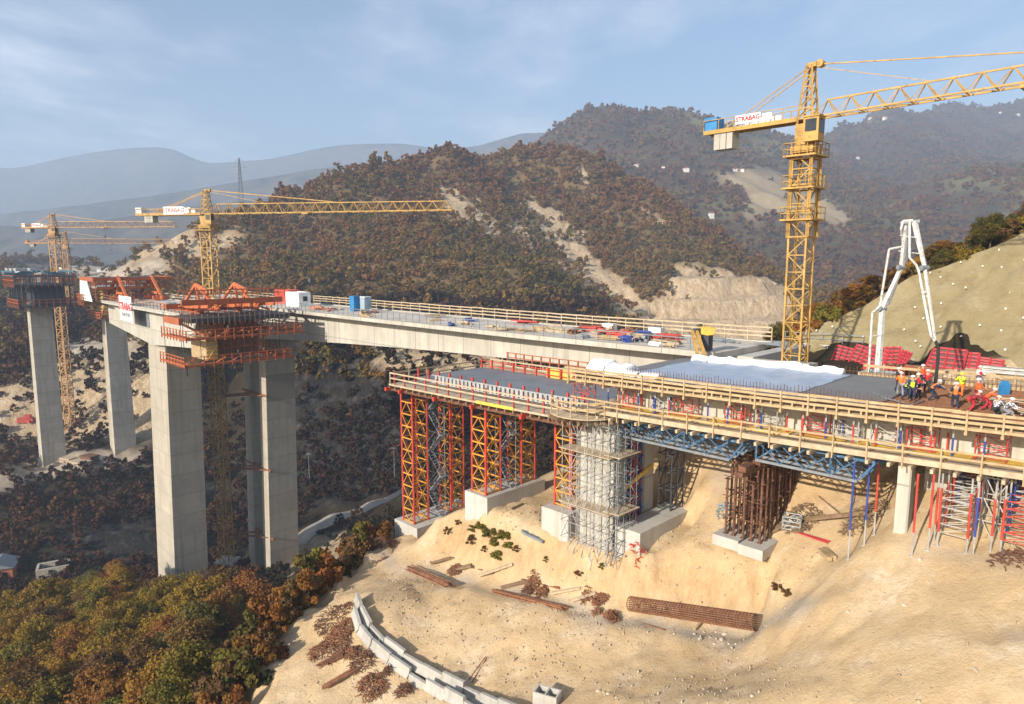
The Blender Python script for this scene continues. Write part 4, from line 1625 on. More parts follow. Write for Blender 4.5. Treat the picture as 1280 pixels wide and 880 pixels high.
    if sign:
        for sy in (-1, 1):
            f = MB()
            sx0, sw, shh = sign
            f.box((sx0, sy * (jibw / 2 + .22), jibz + .68), (sw, .06, shh))
            so_ = f.build('sign', M['white'], r)
            text_mesh('lettering', 'STRABAG', shh * .72, M['signred'], so_, frame((sx0, sy * (jibw / 2 + .265), jibz + .68), (1 if sy < 0 else -1, 0, 0), (0, 0, 1)), .006, .02)
            f = MB()
            f.box((sx0 + sw * .5 + .6, sy * (jibw / 2 + .22), jibz + .62), (.85, .06, shh * .7))
            f.build('sign', M['white_worn'], r)
    return r


# right crane
c1 = at(993, 457, 58.5)
c1.z = -9.45
A1 = math.atan2(-10.9, 10.2)
crane('largest tower crane, weathered yellow, standing at the foot of the sprayed slope', c1, 11.6 - c1.z, A1, 36, 9.3, 1.5, .16, .08, 4.25, M['yellow'], 0.012, True, (-4.9, 2.3, .72), tiex=.55, jibw=1.3, jibh=1.3, cabin_mat=M['toilet_blue'])
# middle crane rising between the two viaducts
c2 = W(-140, 54.6, -63.5)
A2 = math.atan2(-8.0, 50)
crane('ochre tower crane rising between the two viaducts behind the orange traveller', c2, 9.2 - c2.z, A2, 50, 15, 2.1, .22, .13, 4.6, M['yellow'], 0.004, False, (-6.5, 4.4, 1.5), tiex=.55, jibw=1.8, jibh=1.9, cabin_mat=M['white_worn'], hook=13)
# far cranes at the left
c3 = W(-268, 54.5, -64)
crane('hazy ochre tower crane beside the leftmost far pier, its jib above the other', c3, 10.9 - c3.z, R(-6), 43, 10.5, 2.2, .26, .16, 4.3, M['yellow_far'], 0.0, False, (-5, 3, 1.2), tiex=.45, jibw=2.0, jibh=1.9, cabin_mat=M['white_worn'])
c4 = at(84, 330, 330)
c4.z = -20
crane('faintest and farthest ochre tower crane with the lowest jib at the left', c4, 8.4 - c4.z, R(4), 50, 18, 2.2, .28, .18, 5.5, M['yellow_far'], 0.0, False, None, tiex=.45, jibw=2.2, jibh=2.2)
# struts tying the middle crane to the far pier
for z, lb in ((-27.5, 'upper steel strut tying the middle crane mast to the far pier'), (-43, 'middle steel strut tying the crane mast to the far pier'), (-57.5, 'lowest steel strut tying the crane mast to the far pier')):
    f = MB()
    for k in (-.9, .9):
        f.bar(W(-139.5 + k, 55.5, z), W(-134.5 + k * 1.4, 60.2, z + .6), .28)
    f.bar(W(-139.5, 55.5, z + .1), W(-131, 60.2, z + .6), .2)
    f.bar(W(-141, 60.3, z + .6), W(-129.5, 60.3, z + .6), .4)
    solo(f, 'mast_strut', M['rust'], lb, 'strut')
# ------------------------------------------------------------------ shoring towers (red legs, yellow lattice)
def shoring_tower(label, s, t, zb, zt, side=1.75, group='shoring towers under the left platform'):
    c = W(s, t, zb)
    r = thing('shoring_tower', label, 'shoring tower', c, R(-45), group)
    H = zt - zb
    h = side / 2
    for x, y in ((-h, -h), (h, -h), (h, h), (-h, h)):
        f = MB()
        f.tube((x, y, 0), (x, y, H), .10, 8)
        n = int(H / 3)
        for k in range(n + 1):
            f.tube((x, y, k * H / n - .04 + (.04 if k == 0 else 0)), (x, y, k * H / n + .04), .15, 8)
        f.build('leg', M['red'], r)
    f = MB()
    n = int(round(H / 1.15))
    st = H / n
    cs = [(-h, -h), (h, -h), (h, h), (-h, h)]
    for i in range(n):
        za = i * st + .12
        zb_ = za + st
        for k in range(4):
            (xa, ya), (xb, yb) = cs[k], cs[(k + 1) % 4]
            f.bar((xa, ya, za), (xb, yb, za), .08, .11)
            mx, my = (xa + xb) / 2, (ya + yb) / 2
            if i < n - 1:
                if i % 2:
                    f.bar((xa, ya, za), (mx, my, zb_), .06)
                    f.bar((xb, yb, za), (mx, my, zb_), .06)
                else:
                    f.bar((mx, my, za), (xa, ya, zb_), .06)
                    f.bar((mx, my, za), (xb, yb, zb_), .06)
    f.build('lattice', M['shore_yellow'], r)
    f = MB()
    for y in (-h, h):
        f.bar((-h - .25, y, H + .12), (h + .25, y, H + .12), .28, .24)
    f.bar((0, -h - .5, H + .36), (0, h + .5, H + .36), .3, .24)
    f.build('head_beam', M['red'], r)
    return r


def block(label, s0, s1, t0, t1, z0, z1, name='foundation_block'):
    f = MB()
    f.hexa([W(s, t, z) for z in (z0, z1) for s, t in ((s0, t0), (s1, t0), (s1, t1), (s0, t1))])
    return solo(f, name, M['block'], label, 'foundation')


ZT1 = -12.5
shoring_tower('red legged shoring tower at the outer left corner of the platform', -53.2, 39.6, -25.7, ZT1)
shoring_tower('red legged shoring tower behind the outer left one, partly behind the stair', -53.2, 44.3, -25.7, ZT1)
shoring_tower('front red legged shoring tower on the middle foundation block', -42.7, 39.5, -20.1, ZT1 + .1)
shoring_tower('rear red legged shoring tower on the middle foundation block', -42.7, 43.9, -20.1, ZT1 + .1)
shoring_tower('red legged shoring tower beside the scaffolded white column', -34.6, 41.3, -19.7, -12.0)
block('concrete foundation block under the two leftmost shoring towers', -54.9, -51.2, 38.2, 46.5, -28.8, -25.7)
block('longest concrete foundation block, under the middle pair of shoring towers', -44.1, -41.2, 38.2, 45.5, -23.5, -20.1)
block('concrete foundation block left of the scaffolded column', -36.0, -33.2, 39.4, 43.5, -23.2, -19.75)
block('concrete foundation block right of the scaffolded column', -28.8, -26.6, 39.6, 46.6, -22.5, -19.4)

# stair towers between the shoring towers
for s, t, zb, zt, lb in ((-52.8, 42.0, -25.6, -12.9, 'grey zigzag stair between the two leftmost shoring towers'), (-42.6, 41.75, -20.0, -12.7, 'grey zigzag stair between the middle pair of shoring towers')):
    r = thing('stair_tower', lb, 'stair', W(s, t, zb), R(-45))
    f = MB()
    n = int((zt - zb) / 2.1)
    st = (zt - zb) / n
    for i in range(n):
        x0, x1 = (-1.0, 1.0) if i % 2 else (1.0, -1.0)
        for y in (-.35, .35):
            f.bar((x0, y, i * st), (x1, y, (i + 1) * st), .05, .11)
            f.bar((x0, y, i * st + 1), (x1, y, (i + 1) * st + 1), .04)
        for k in range(9):
            u = (k + .5) / 9
            f.box((x0 + (x1 - x0) * u, 0, i * st + st * u), (.24, .7, .05))
        f.box((x1 * 1.15, 0, (i + 1) * st), (.5, .8, .06))
    f.build('flight', M['grey_steel'], r)
    f = MB()
    for x in (-1.3, 1.3):
        f.bar((x, 0, 0), (x, 0, zt - zb), .05)
    for i in range(n + 1):
        f.bar((-1.3, 0, i * st), (1.3, 0, i * st), .03)
    f.build('frame', M['grey_steel'], r)

# ------------------------------------------------------------------ left platform (soffit formwork of the next span)
lp = thing('formwork_platform', 'long timber formwork platform with a dark plywood floor on red shoring towers', 'formwork', BW(-44, 5, -12), world=True)
ZP = -11.6
f = MB()
f.sbox(-53.6, -31.5, 2.0, 10.6, ZP - .05, ZP + .28, 3)
f.build('plywood_floor', M['ply'], lp)
f = MB()
f.sbox(-54.2, -30.8, -.9, 2.0, ZP - .28, ZP - .12, 3)
f.sbox(-54.2, -31.5, 10.6, 12.6, ZP - .05, ZP + .1, 3)
f.build('walkway_floor', M['timber_grey'], lp)
f = MB()
for s in np.arange(-54.0, -31, .9):
    f.bar(BW(s, -1.0, ZP - .42), BW(s, 12.4, ZP - .42), .12, .24)
f.build('joist', M['timber_dark'], lp)
f = MB()
for t in (-.6, .9, 2.4, 4.2, 5.6, 7.2):
    f.sbox(-54.4, -31, t - .1, t + .1, ZP - .80, ZP - .56, 3)
f.build('bearer', M['rust_dark'], lp)
f = MB()
for s in (-54.3, -52.2, -47.2, -42.4, -36.8):
    f.bar(BW(s, -1.25, ZP - .62), BW(s, 11, ZP - .62), .26, .34)
f.build('red_cross_beam', M['red'], lp)
f = MB()
for s in np.arange(-53.4, -32.5, 1.55):
    f.bar(BW(s, -.8, ZP - .3), BW(s, -.8, ZP + 1.15), .11)
    f.bar(BW(s, 2.05, ZP), BW(s, 2.05, ZP + 1.15), .2, .14)
    f.bar(BW(s, 10.5, ZP), BW(s, 10.5, ZP + 1.25), .16)
for z in (.55, 1.05):
    f.bar(BW(-53.4, 10.5, ZP + z), BW(-43.5, 10.5, ZP + z), .07)
    f.bar(BW(-43.5, 10.5, ZP + z), BW(-32.5, 10.5, ZP + z), .07)
f.build('red_post', M['red'], lp)
f = MB()
for z in (.45, .95):
    for a, b_ in ((-54, -48), (-48, -40.5), (-40.5, -32)):
        f.bar(BW(a, -.86, ZP + z), BW(b_, -.86, ZP + z), .06, .13)
        f.bar(BW(a, 12.4, ZP + z), BW(b_, 12.4, ZP + z), .06, .13)
f.bar(BW(-54.1, -.8, ZP + .9), BW(-54.1, 12.4, ZP + .9), .06, .13)
f.bar(BW(-54.1, -.8, ZP + .4), BW(-54.1, 12.4, ZP + .4), .06, .13)
for t in np.arange(-.8, 12.6, 2.2):
    f.bar(BW(-54.1, t, ZP - .2), BW(-54.1, t, ZP + 1.0), .09)
for s in np.arange(-54, -32, 1.9):
    f.bar(BW(s, 12.4, ZP), BW(s, 12.4, ZP + 1.0), .09)
f.build('timber_rail', M['timber_grey'], lp)
f = MB()
for s in np.arange(-50.5, -33, .52):
    a, b_ = BW(s, 1.75, ZP + .05), BW(s + .3, 1.75, ZP + .05)
    m_ = (a + b_) / 2
    f.box((m_.x, m_.y, ZP + .42), (.34, .06, .72), R(-45))
f.sbox(-51, -33, 1.70, 1.84, ZP + .02, ZP + .09, 3)
f.sbox(-51, -33, 1.70, 1.84, ZP + .76, ZP + .84, 3)
f.build('slatted_upstand', M['galv'], lp)
f = MB()
f.sbox(-42, -37.8, -.98, -.93, ZP - .28, ZP - .02, 3)
f.build('yellow_board', M['plank_yellow'], lp)
f = MB()
f.sbox(-44.5, -38.5, 10.7, 10.8, ZP + .1, ZP + 1.15, 3)
f.build('side_panel', M['plank_yellow'], lp)
f = MB()
f.sbox(-38.3, -33.2, 10.7, 10.8, ZP + .1, ZP + 1.3, 3)
f.build('side_panel', M['dark_steel'], lp)
# the red railed working floor between the two viaducts, farther back
f = MB()
g = MB()
wk = thing('walkway', 'rear red railed walkway between the left platform and the far girder', 'walkway', BW(-45, 15, -11), world=True)
f.sbox(-54.5, -31, 13.6, 15.4, ZP - .3, ZP - .12, 3)
f.build('floor', M['timber_grey'], wk)
for s in np.arange(-54.3, -31, 1.25):
    g.bar(BW(s, 15.3, ZP - .3), BW(s, 15.3, ZP + 1.4), .13)
for z in (.3, .8, 1.3):
    g.sbox(-54.5, -31, 15.26, 15.34, ZP + z, ZP + z + .09, 3)
g.build('railing', M['rust_orange'], wk)

# ------------------------------------------------------------------ the column bent
def column(label, s0, s1, t0, t1, zb, zt):
    f = MB()
    f.hexa([W(s, t, z) for z in (zb, zt) for s, t in ((s0, t0), (s1, t0), (s1, t1), (s0, t1))])
    return solo(f, 'concrete_column', M['concrete'], label, 'column')


column('broad white concrete column wrapped in grey scaffold', -32.3, -29, 39.6, 40.9, -22.5, -11.3)
column('rear concrete column behind the blue and red shoring bay', -32.0, -29, 43.6, 44.8, -22.5, -11.3)
column('pale concrete column at the right end of the blue trusses', -11.0, -10.3, 41.9, 42.6, -17.2, -11.2)
column('hidden concrete column behind the right shoring towers', -10.6, -9.2, 46.0, 47.4, -16.0, -11.2)


def scaffold(label, s0, s1, t0, t1, zb, zt, ns, nt, lift, mat, boards=(), w=.05, name='scaffold_tower', dens=.5):
    c = W((s0 + s1) / 2, (t0 + t1) / 2, zb)
    r = thing(name, label, 'scaffold', c, R(-45))
    f = MB()
    Ls, Lt = s1 - s0, t1 - t0
    xs_ = [(-Ls / 2 + Ls * i / ns) for i in range(ns + 1)]
    ys_l = [(-Lt / 2 + Lt * i / nt) for i in range(nt + 1)]
    H = zt - zb
    nz = int(H / lift)
    for x in xs_:
        for y in ys_l:
            f.bar((x, y, 0), (x, y, H + random.uniform(0, .5)), w)
    f.build('standard', mat, r)
    f = MB()
    for k in range(1, nz + 1):
        z = k * H / nz - .15
        for y in ys_l:
            f.bar((xs_[0] - .15, y, z), (xs_[-1] + .15, y, z), w * .9)
        for x in xs_:
            f.bar((x, ys_l[0] - .15, z + .06), (x, ys_l[-1] + .15, z + .06), w * .9)
    for k in range(nz):
        z0_, z1_ = k * H / nz, (k + 1) * H / nz
        for i in range(ns):
            for y in (ys_l[0], ys_l[-1]):
                if random.random() < dens:
                    a, b_ = (xs_[i], xs_[i + 1]) if random.random() < .5 else (xs_[i + 1], xs_[i])
                    f.bar((a, y, z0_), (b_, y, z1_), w * .85)
        for j in range(nt):
            for x in (xs_[0], xs_[-1]):
                if random.random() < dens:
                    a, b_ = (ys_l[j], ys_l[j + 1]) if random.random() < .5 else (ys_l[j + 1], ys_l[j])
                    f.bar((x, a, z0_), (x, b_, z1_), w * .85)
    f.build('bracing', mat, r)
    for k in boards:
        f = MB()
        f.box((0, 0, k), (Ls + .5, Lt + .3, .06))
        f.build('board_deck', M['timber_grey'], r)
    return r


scaffold('dense grey scaffold wrapped round the front of the broad white column', -32.9, -28.6, 38.3, 39.35, -22.2, -11.6, 6, 1, 1.25, M['galv'], (4.0, 8.2), .042, dens=.45)
scaffold('narrow grey scaffold up the right edge of the broad white column', -28.85, -27.9, 38.6, 40.9, -22.2, -12, 1, 3, 1.0, M['grey_steel'], (4.12, 8.34), .05, dens=.7)
scaffold('blue and red shoring bay between the two concrete columns', -31.6, -29.2, 41.15, 43.35, -20.3, -12, 2, 3, 1.25, M['blue'], (), .11, 'shoring_bay', .3)
f = MB()
for z in np.arange(-19.5, -12.3, 1.2):
    f.bar(W(-29.1, 41.2, z), W(-29.1, 43.3, z), .07)
    f.bar(W(-29.1, 41.2, z), W(-29.1, 42.3, z + 1.1), .06)
    f.bar(W(-29.1, 43.3, z), W(-29.1, 42.3, z + 1.1), .06)
f.bar(W(-29.1, 42.25, -20.2), W(-29.1, 42.25, -12.2), .12)
solo(f, 'cross_bracing', M['red'], 'red cross braced frame in front of the blue shoring bay', 'shoring frame')
f = MB()
f.bar(W(-28.95, 40.9, -16.9), W(-28.95, 44.6, -15.9), .1, .34)
solo(f, 'timber_waler', M['plank_yellow'], 'slanting yellow timber across the blue shoring bay', 'timber')
scaffold('dark steel scaffold bay right of the rear column', -28.6, -27.5, 45.0, 46.8, -20.4, -12, 1, 2, 1.3, M['dark_steel'], (), .09)

# ------------------------------------------------------------------ blue truss girders
def truss(label, t, s0, s1, zt=-11.35, d=1.45):
    r = thing('truss_girder', label, 'truss', W((s0 + s1) / 2, t, zt - d), R(-45), 'blue truss girders under the deck formwork')
    Lg = s1 - s0
    f = MB()
    f.bar((-Lg / 2 + .3, 0, .08), (Lg / 2 - .9, 0, .08), .16, .16)
    f.build('bottom_chord', M['grey_steel'], r)
    f = MB()
    f.bar((-Lg / 2, 0, d - .08), (Lg / 2, 0, d - .08), .16, .14)
    f.build('top_chord', M['truss_blue'], r)
    f = MB()
    n = int(Lg / 1.7)
    st = (Lg - 1.2) / n
    for i in range(n):
        a = -Lg / 2 + .3 + i * st
        f.bar((a, -.05, .1), (a + st, -.05, d - .1), .065)
        f.bar((a + st, .05, .1), (a, .05, d - .1), .065)
        if i % 3 == 0:
            f.bar((a, 0, .1), (a, 0, d - .1), .1)
    f.bar((Lg / 2 - .9, 0, .1), (Lg / 2, 0, d - .1), .1)
    f.build('diagonal', M['truss_blue'], r)
    return r


for k, (t, lb) in enumerate(((40.15, 'front blue truss girder, fully lit, left of the rusty posts'), (42.2, 'second blue truss girder from the front on the left side'), (44.3, 'third blue truss girder from the front on the left side'), (46.4, 'rearmost blue truss girder on the left side'), (41.1, 'blue truss girder on the left side, close behind the front one'), (43.2, 'blue truss girder in the middle of the left side'), (45.3, 'next to rearmost blue truss girder on the left side'))):
    truss(lb, t, -29.0, -19.4)
    truss(lb.replace('left of the rusty posts', 'right of the rusty posts').replace('left side', 'right side'), t + .75, -19.2, -11.9, -11.2)
f = MB()
for t in (40.3, 42.3, 44.5):
    f.bar(W(-19.3, t - .4, -13.1), W(-19.3, t + .9, -13.1), .5, .36)
f.bar(W(-19.3, 39.6, -13.4), W(-19.3, 48, -13.4), .4, .3)
solo(f, 'bearing_beam', M['rust_dark'], 'dark rusty bearing beam on top of the rusty posts', 'beam')

# ------------------------------------------------------------------ lower platform with timber guard
Z1 = -10.75
lo = thing('work_platform', 'lower timber work platform carried by the blue trusses, with a plank guard', 'platform', BW(-15, 4, -11), world=True)
f = MB()
f.sbox(-31.8, 6, -1.0, 11.5, Z1 - .1, Z1, 2)
f.build('floor', M['timber_grey'], lo)
f = MB()
for s in np.arange(-30.5, 6, 1.02):
    f.bar(BW(s, -1.35 + random.uniform(-.1, .1), Z1 - .38), BW(s, 11, Z1 - .38), .16, .22)
f.build('joist', M['timber_grey'], lo)
f = MB()
f.sbox(-31.9, 6, -1.12, -1.04, Z1 - .18, Z1 + .14, 2)
f.build('toe_board', M['timber_grey'], lo)
f = MB()
for i, s in enumerate(np.arange(-31.5, 6, 1.75)):
    f.bar(BW(s, -1.18, Z1 - .5), BW(s + random.uniform(-.06, .06), -1.18 + random.uniform(-.06, .06), Z1 + .92), .075, .045)
    f.bar(BW(s, -1.1, Z1 + .9), BW(s, -.3, Z1 - .02), .06)
for z in (.46, .82):
    S_ = np.arange(-31.8, 6.2, 3.8)
    for a, b_ in zip(S_, S_[1:]):
        f.bar(BW(a - .2, -1.12, Z1 + z + random.uniform(-.05, .05)), BW(b_ + .2, -1.14, Z1 + z + random.uniform(-.05, .05)), .045, .11)
f.build('plank_guard', M['timber'], lo)
f = MB()
for s in np.arange(-29, 5, 3.1):
    f.sbox(s, s + 2.6, .4, 1.5, Z1 + .02, Z1 + .09 + random.uniform(0, .05), 2)
    if random.random() < .7:
        f.sbox(s + .3, s + 2.2, 1.6, 3.2, Z1 + .02, Z1 + .07, 2)
f.build('yellow_panel', M['plank_yellow'], lo)
# brown wrap-around corner of the platform at its left end
lc = thing('corner_platform', 'splayed timber platform round the head of the scaffolded column', 'platform', BW(-33, -1, -11.6), world=True)
f = MB()
for k in range(13):
    a = R(-200 + k * 13)
    c = BW(-31.5, 0.2, Z1 - .55)
    f.bar(c, (c.x + 2.9 * math.cos(a), c.y + 2.9 * math.sin(a), c.z - .25), .14, .2)
f.build('joist', M['timber_dark'], lc)
f = MB()
for k in range(12):
    a, a2 = R(-200 + k * 13), R(-200 + (k + 1) * 13)
    c = BW(-31.5, 0.2, Z1 - .35)
    p_ = [(c.x + q_ * math.cos(x_), c.y + q_ * math.sin(x_), c.z - .06 * q_) for q_, x_ in ((1.2, a), (2.8, a), (2.8, a2), (1.2, a2))]
    f.hexa(p_ + [(x_, y_, z_ + .08) for x_, y_, z_ in p_])
f.build('floor', M['timber_grey'], lc)
f = MB()
for k in range(0, 12, 2):
    a, a2 = R(-200 + k * 13), R(-200 + (k + 2) * 13)
    c = BW(-31.5, 0.2, Z1 - .55)
    p1 = Vector((c.x + 2.75 * math.cos(a), c.y + 2.75 * math.sin(a), c.z))
    p2 = Vector((c.x + 2.75 * math.cos(a2), c.y + 2.75 * math.sin(a2), c.z))
    f.bar(p1, p1 + Vector((0, 0, 1.35)), .07)
    for h in (.75, 1.25):
        f.bar(p1 + Vector((0, 0, h)), p2 + Vector((0, 0, h)), .05, .13)
f.build('plank_guard', M['timber'], lc)

# ------------------------------------------------------------------ girder under construction on top
gd = thing('deck_under_construction', 'unfinished deck with pale concrete web, tarpaulin and timber edge formwork', 'bridge deck', BW(-15, 6, -11), world=True)
f = MB()
f.sbox(-30.3, 5, 2.2, 2.7, Z1 + .01, ZB - .72, 2)
f.build('web', M['concrete'], gd)
f = MB()
f.sbox(-30.3, 5, 9.0, 9.5, Z1 + .01, ZB - .72, 2)
f.build('web', M['concrete'], gd)
f = MB()
f.sbox(-30.8, -12.6, .25, 12.2, ZB - .40, ZB, 2)
f.build('slab', M['wet'], gd)
f = MB()
f.sbox(-12.6, 5.5, .25, 12.2, ZB - .40, ZB - .28, 2)
M['rebar_bed'] = pmat('rebar_bed', (.060, .036, .024), alt=(.10, .06, .04), scale=3, rough=.95)
f.build('formwork_floor', M['rebar_bed'], gd)
f = MB()
f.sbox(-32.5, 5.6, -.1, 2.9, ZB - .55, ZB - .42, 2)
f.sbox(-32.5, 5.6, 9.6, 13, ZB - .55, ZB - .42, 2)
f.build('wing_formwork', M['timber'], gd)
# rebar mat as a real grid
f = MB()
for s in np.arange(-12.5, 3.2, .24):
    f.bar(BW(s, .5, ZB - .12), BW(s, 12, ZB - .12), .03)
for t in np.arange(.6, 12, .24):
    for a in np.arange(-12.5, 3, 5.2):
        f.bar(BW(a, t, ZB - .08), BW(a + 5.2, t, ZB - .08), .03)
f.build('rebar_mat', M['rust'], gd)

# timber guard of the upper edge
ug = thing('edge_formwork', 'bright timber edge formwork with slatted planks along the unfinished deck', 'formwork', BW(-15, -.4, ZB), world=True)
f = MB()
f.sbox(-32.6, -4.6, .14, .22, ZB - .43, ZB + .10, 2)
f.build('inner_board', M['timber_dark'], ug)  # board coloured dark to stand in for shade in the rail gaps
f = MB()
f.sbox(-32.8, -4.9, -.5, -.42, ZB - .56, ZB - .40, 2)
f.sbox(-32.8, -4.9, -.42, .2, ZB - .52, ZB - .44, 2)

f.build('edge_board', M['timber'], ug)
f = MB()
for z in (-.12, .16, .40):
    S_ = np.arange(-32.9, -4.5, 3.5)
    for a, b_ in zip(S_, S_[1:]):
        f.bar(BW(a - .2, -.48, ZB + z + random.uniform(-.03, .03)), BW(b_ + .2, -.50, ZB + z + random.uniform(-.03, .03)), .05, .15)
f.build('rail', M['timber'], ug)
f = MB()
for s in np.arange(-32.7, -5, .62):
    f.bar(BW(s, -.44, ZB - .45), BW(s, -.44, ZB - .1), .10, .05)
for s in np.arange(-32.7, -5, 1.55):
    f.bar(BW(s, -.55, ZB - .62), BW(s, -.55 + random.uniform(-.05, .05), ZB + .52), .09, .06)
    f.bar(BW(s, -.62, ZB - .72), BW(s, .6, ZB - .62), .14, .18)
    f.bar(BW(s, -.6, ZB - .66), BW(s + .02, .3, ZB - .8), .07)
f.build('post', M['timber'], ug)
f = MB()
f.sbox(-4.4, 5.5, -.2, .3, ZB - .55, ZB - .42, 2)
f.sbox(-4.4, 5.5, .22, .3, ZB - .42, ZB + .1, 2)
solo(f, 'edge_formwork', M['timber_grey'], 'shorter timber edge formwork continuing out of view at the right edge', 'formwork')
# rear edge planks
f = MB()
f.sbox(-17, 5.5, 12.25, 12.4, ZB - .42, ZB + .18, 2)
f.sbox(-17, 5.5, 13.2, 13.3, ZB - .3, ZB - .05, 2)
f.sbox(-17, 5.5, 13.2, 13.3, ZB + .5, ZB + .68, 2)
for s in np.arange(-16.8, 5.5, 1.1):
    f.bar(BW(s, 13.28, ZB - .5), BW(s, 13.28, ZB + .8), .08)
f.sbox(-17, 5.5, 12.38, 13.25, ZB - .42, ZB - .3, 2)
solo(f, 'edge_formwork', M['timber'], 'rear timber edge formwork of the unfinished deck below the red panels', 'formwork')
# rows of upright rebar
def rebar_row(label, s0, s1, t, h, step=.21):
    f = MB()
    for s in np.arange(s0, s1, step):
        f.bar(BW(s, t, ZB - .1), BW(s + random.uniform(-.03, .03), t + random.uniform(-.04, .04), ZB + h * random.uniform(.85, 1.1)), .028)
    f.sbox(s0, s1, t - .012, t + .012, ZB + h * .45, ZB + h * .45 + .03, 1.5)
    return solo(f, 'rebar_row', M['rust_dark'], label, 'rebar')


rebar_row('row of dark upright rebar along the front edge of the tarpaulin and slab', -28.5, -9.5, .75, .72)
rebar_row('row of brown upright rebar along the rear edge of the slab', -20, 4, 11.9, .62, .25)

# white rolled fleece and tarpaulin
def sheet(label, s0, s1, t0, t1, z, mat, name, cat, amp=.05, hump=0.0, thick=.05, ns=60, nt=30, seed=1):
    S_, T_ = np.meshgrid(np.linspace(s0, s1, ns), np.linspace(t0, t1, nt))
    zz = z + amp * (fbm(S_ * .55, T_ * .35, 4, seed) + .6) + amp * .7 * np.abs(np.sin(S_ * 1.25 + fbm(S_ * .3, T_ * .2, 3, seed + 3) * 2)) ** 6
    if hump:
        zz = zz + hump * np.sin(np.clip((T_ - t0) / (t1 - t0), 0, 1) * math.pi) ** .6 * (1 + .5 * fbm(S_ * 1.1, T_ * 1.1, 3, seed + 7))
    f = MB()
    es = fbm(S_ * .8, T_ * .8, 3, seed + 9) * .25
    vs = [BW(S_[j, i] + es[j, i], T_[j, i], zz[j, i]) for j in range(nt) for i in range(ns)]
    vs += [Vector((v.x, v.y, z)) for v in vs]
    n = ns * nt
    fs = []
    for j in range(nt - 1):
        for i in range(ns - 1):
            a = j * ns + i
            fs.append((a, a + 1, a + ns + 1, a + ns))
            fs.append((n + a, n + a + ns, n + a + ns + 1, n + a + 1))
    ring = [i for i in range(ns)] + [j * ns + ns - 1 for j in range(1, nt)] + [(nt - 1) * ns + i for i in range(ns - 2, -1, -1)] + [j * ns for j in range(nt - 2, 0, -1)]
    for a, b_ in zip(ring, ring[1:] + ring[:1]):
        fs.append((a, n + a, n + b_, b_))
    f.add(vs, fs)
    return solo(f, name, mat, label, cat, smooth=True)


sheet('wide pale blue tarpaulin spread over the fresh deck slab', -29.0, -17.2, 1.0, 11.3, ZB + .01, M['tarp'], 'tarpaulin', 'tarpaulin', .10)
k = 0
for s in np.arange(-29.4, -17.8, 1.45):
    k += 1
    sheet('rumpled white fleece roll along the rear edge of the blue tarpaulin', s, s + 1.4, 11.1, 12.1, ZB + .01, M['fleece'], 'fleece_roll', 'fleece', .12, .38, ns=14, nt=10, seed=k)['group'] = 'white fleece rolls behind the tarpaulin'
for s, t, lb in ((-32.4, 3.2, 'square white bale at the left end of the deck, farther left one'), (-30.6, 3.0, 'square white bale hanging over the timber guard, right one')):
    sheet(lb, s, s + 1.55, t - 2.3, t + .2, ZB + .02, M['fleece'], 'fleece_bale', 'fleece bale', .10, .62, ns=16, nt=16, seed=int(-s))
for s, lb in ((-29.0, 'crumpled grey white sheet beside the white bales'), (-27.5, 'crumpled grey white sheet at the front left corner of the tarpaulin')):
    sheet(lb, s, s + 1.4, .3, 1.7, ZB + .05, M['white_worn'], 'fleece_sheet', 'fleece', .12, .3, ns=14, nt=12, seed=int(s) + 60)

# ------------------------------------------------------------------ props and frames standing on the lower platform
HP = ZB - .56 - Z1


def prop_mb():
    f = MB()
    f.bar((0, 0, 0), (0, 0, .02), .22)
    f.tube((0, 0, 0), (0, 0, HP * .62), .075, 7)
    return f


pr = {}
for cname in ('red', 'blue'):
    r = thing('steel_prop', 'slim %s steel prop between the lower platform and the deck wing' % cname, 'prop', (0, 0, Z1), R(-45), '%s props under the deck wing' % cname)
    f = MB()
    f.box((0, 0, .015), (.2, .2, .03))
    f.tube((0, 0, .03), (0, 0, HP * .62), .055, 7)
    f.build('outer_tube', M[cname], r)
    f = MB()
    f.tube((0, 0, HP * .62), (0, 0, HP - .02), .05, 6)
    f.box((0, 0, HP - .02), (.2, .2, .03))
    f.build('inner_tube', M['galv'], r)
    pr[cname] = (r, proto_of(r), [])
seq = 'BRBBRBBRBRRBRRBRBBRRBBRRBR'
si = 0
for s in np.arange(-30.2, 5, 1.28):
    if random.random() < .12:
        continue
    cname = 'red' if seq[si % len(seq)] == 'R' else 'blue'
    si += 1
    r, rec, used = pr[cname]
    p_ = BW(s + random.uniform(-.25, .25), .75 + random.uniform(-.15, .15), Z1 + .003)
    if not used:
        r.location = p_
        used.append(r)
    else:
        used.append(dup(r, rec, p_, R(-45)))
    if random.random() < .5:
        p_ = BW(s + random.uniform(.3, .8), 1.9, Z1 + .003)
        cname = random.choice(('red', 'blue'))
        r, rec, used = pr[cname]
        if used:
            used.append(dup(r, rec, p_, R(-45)))


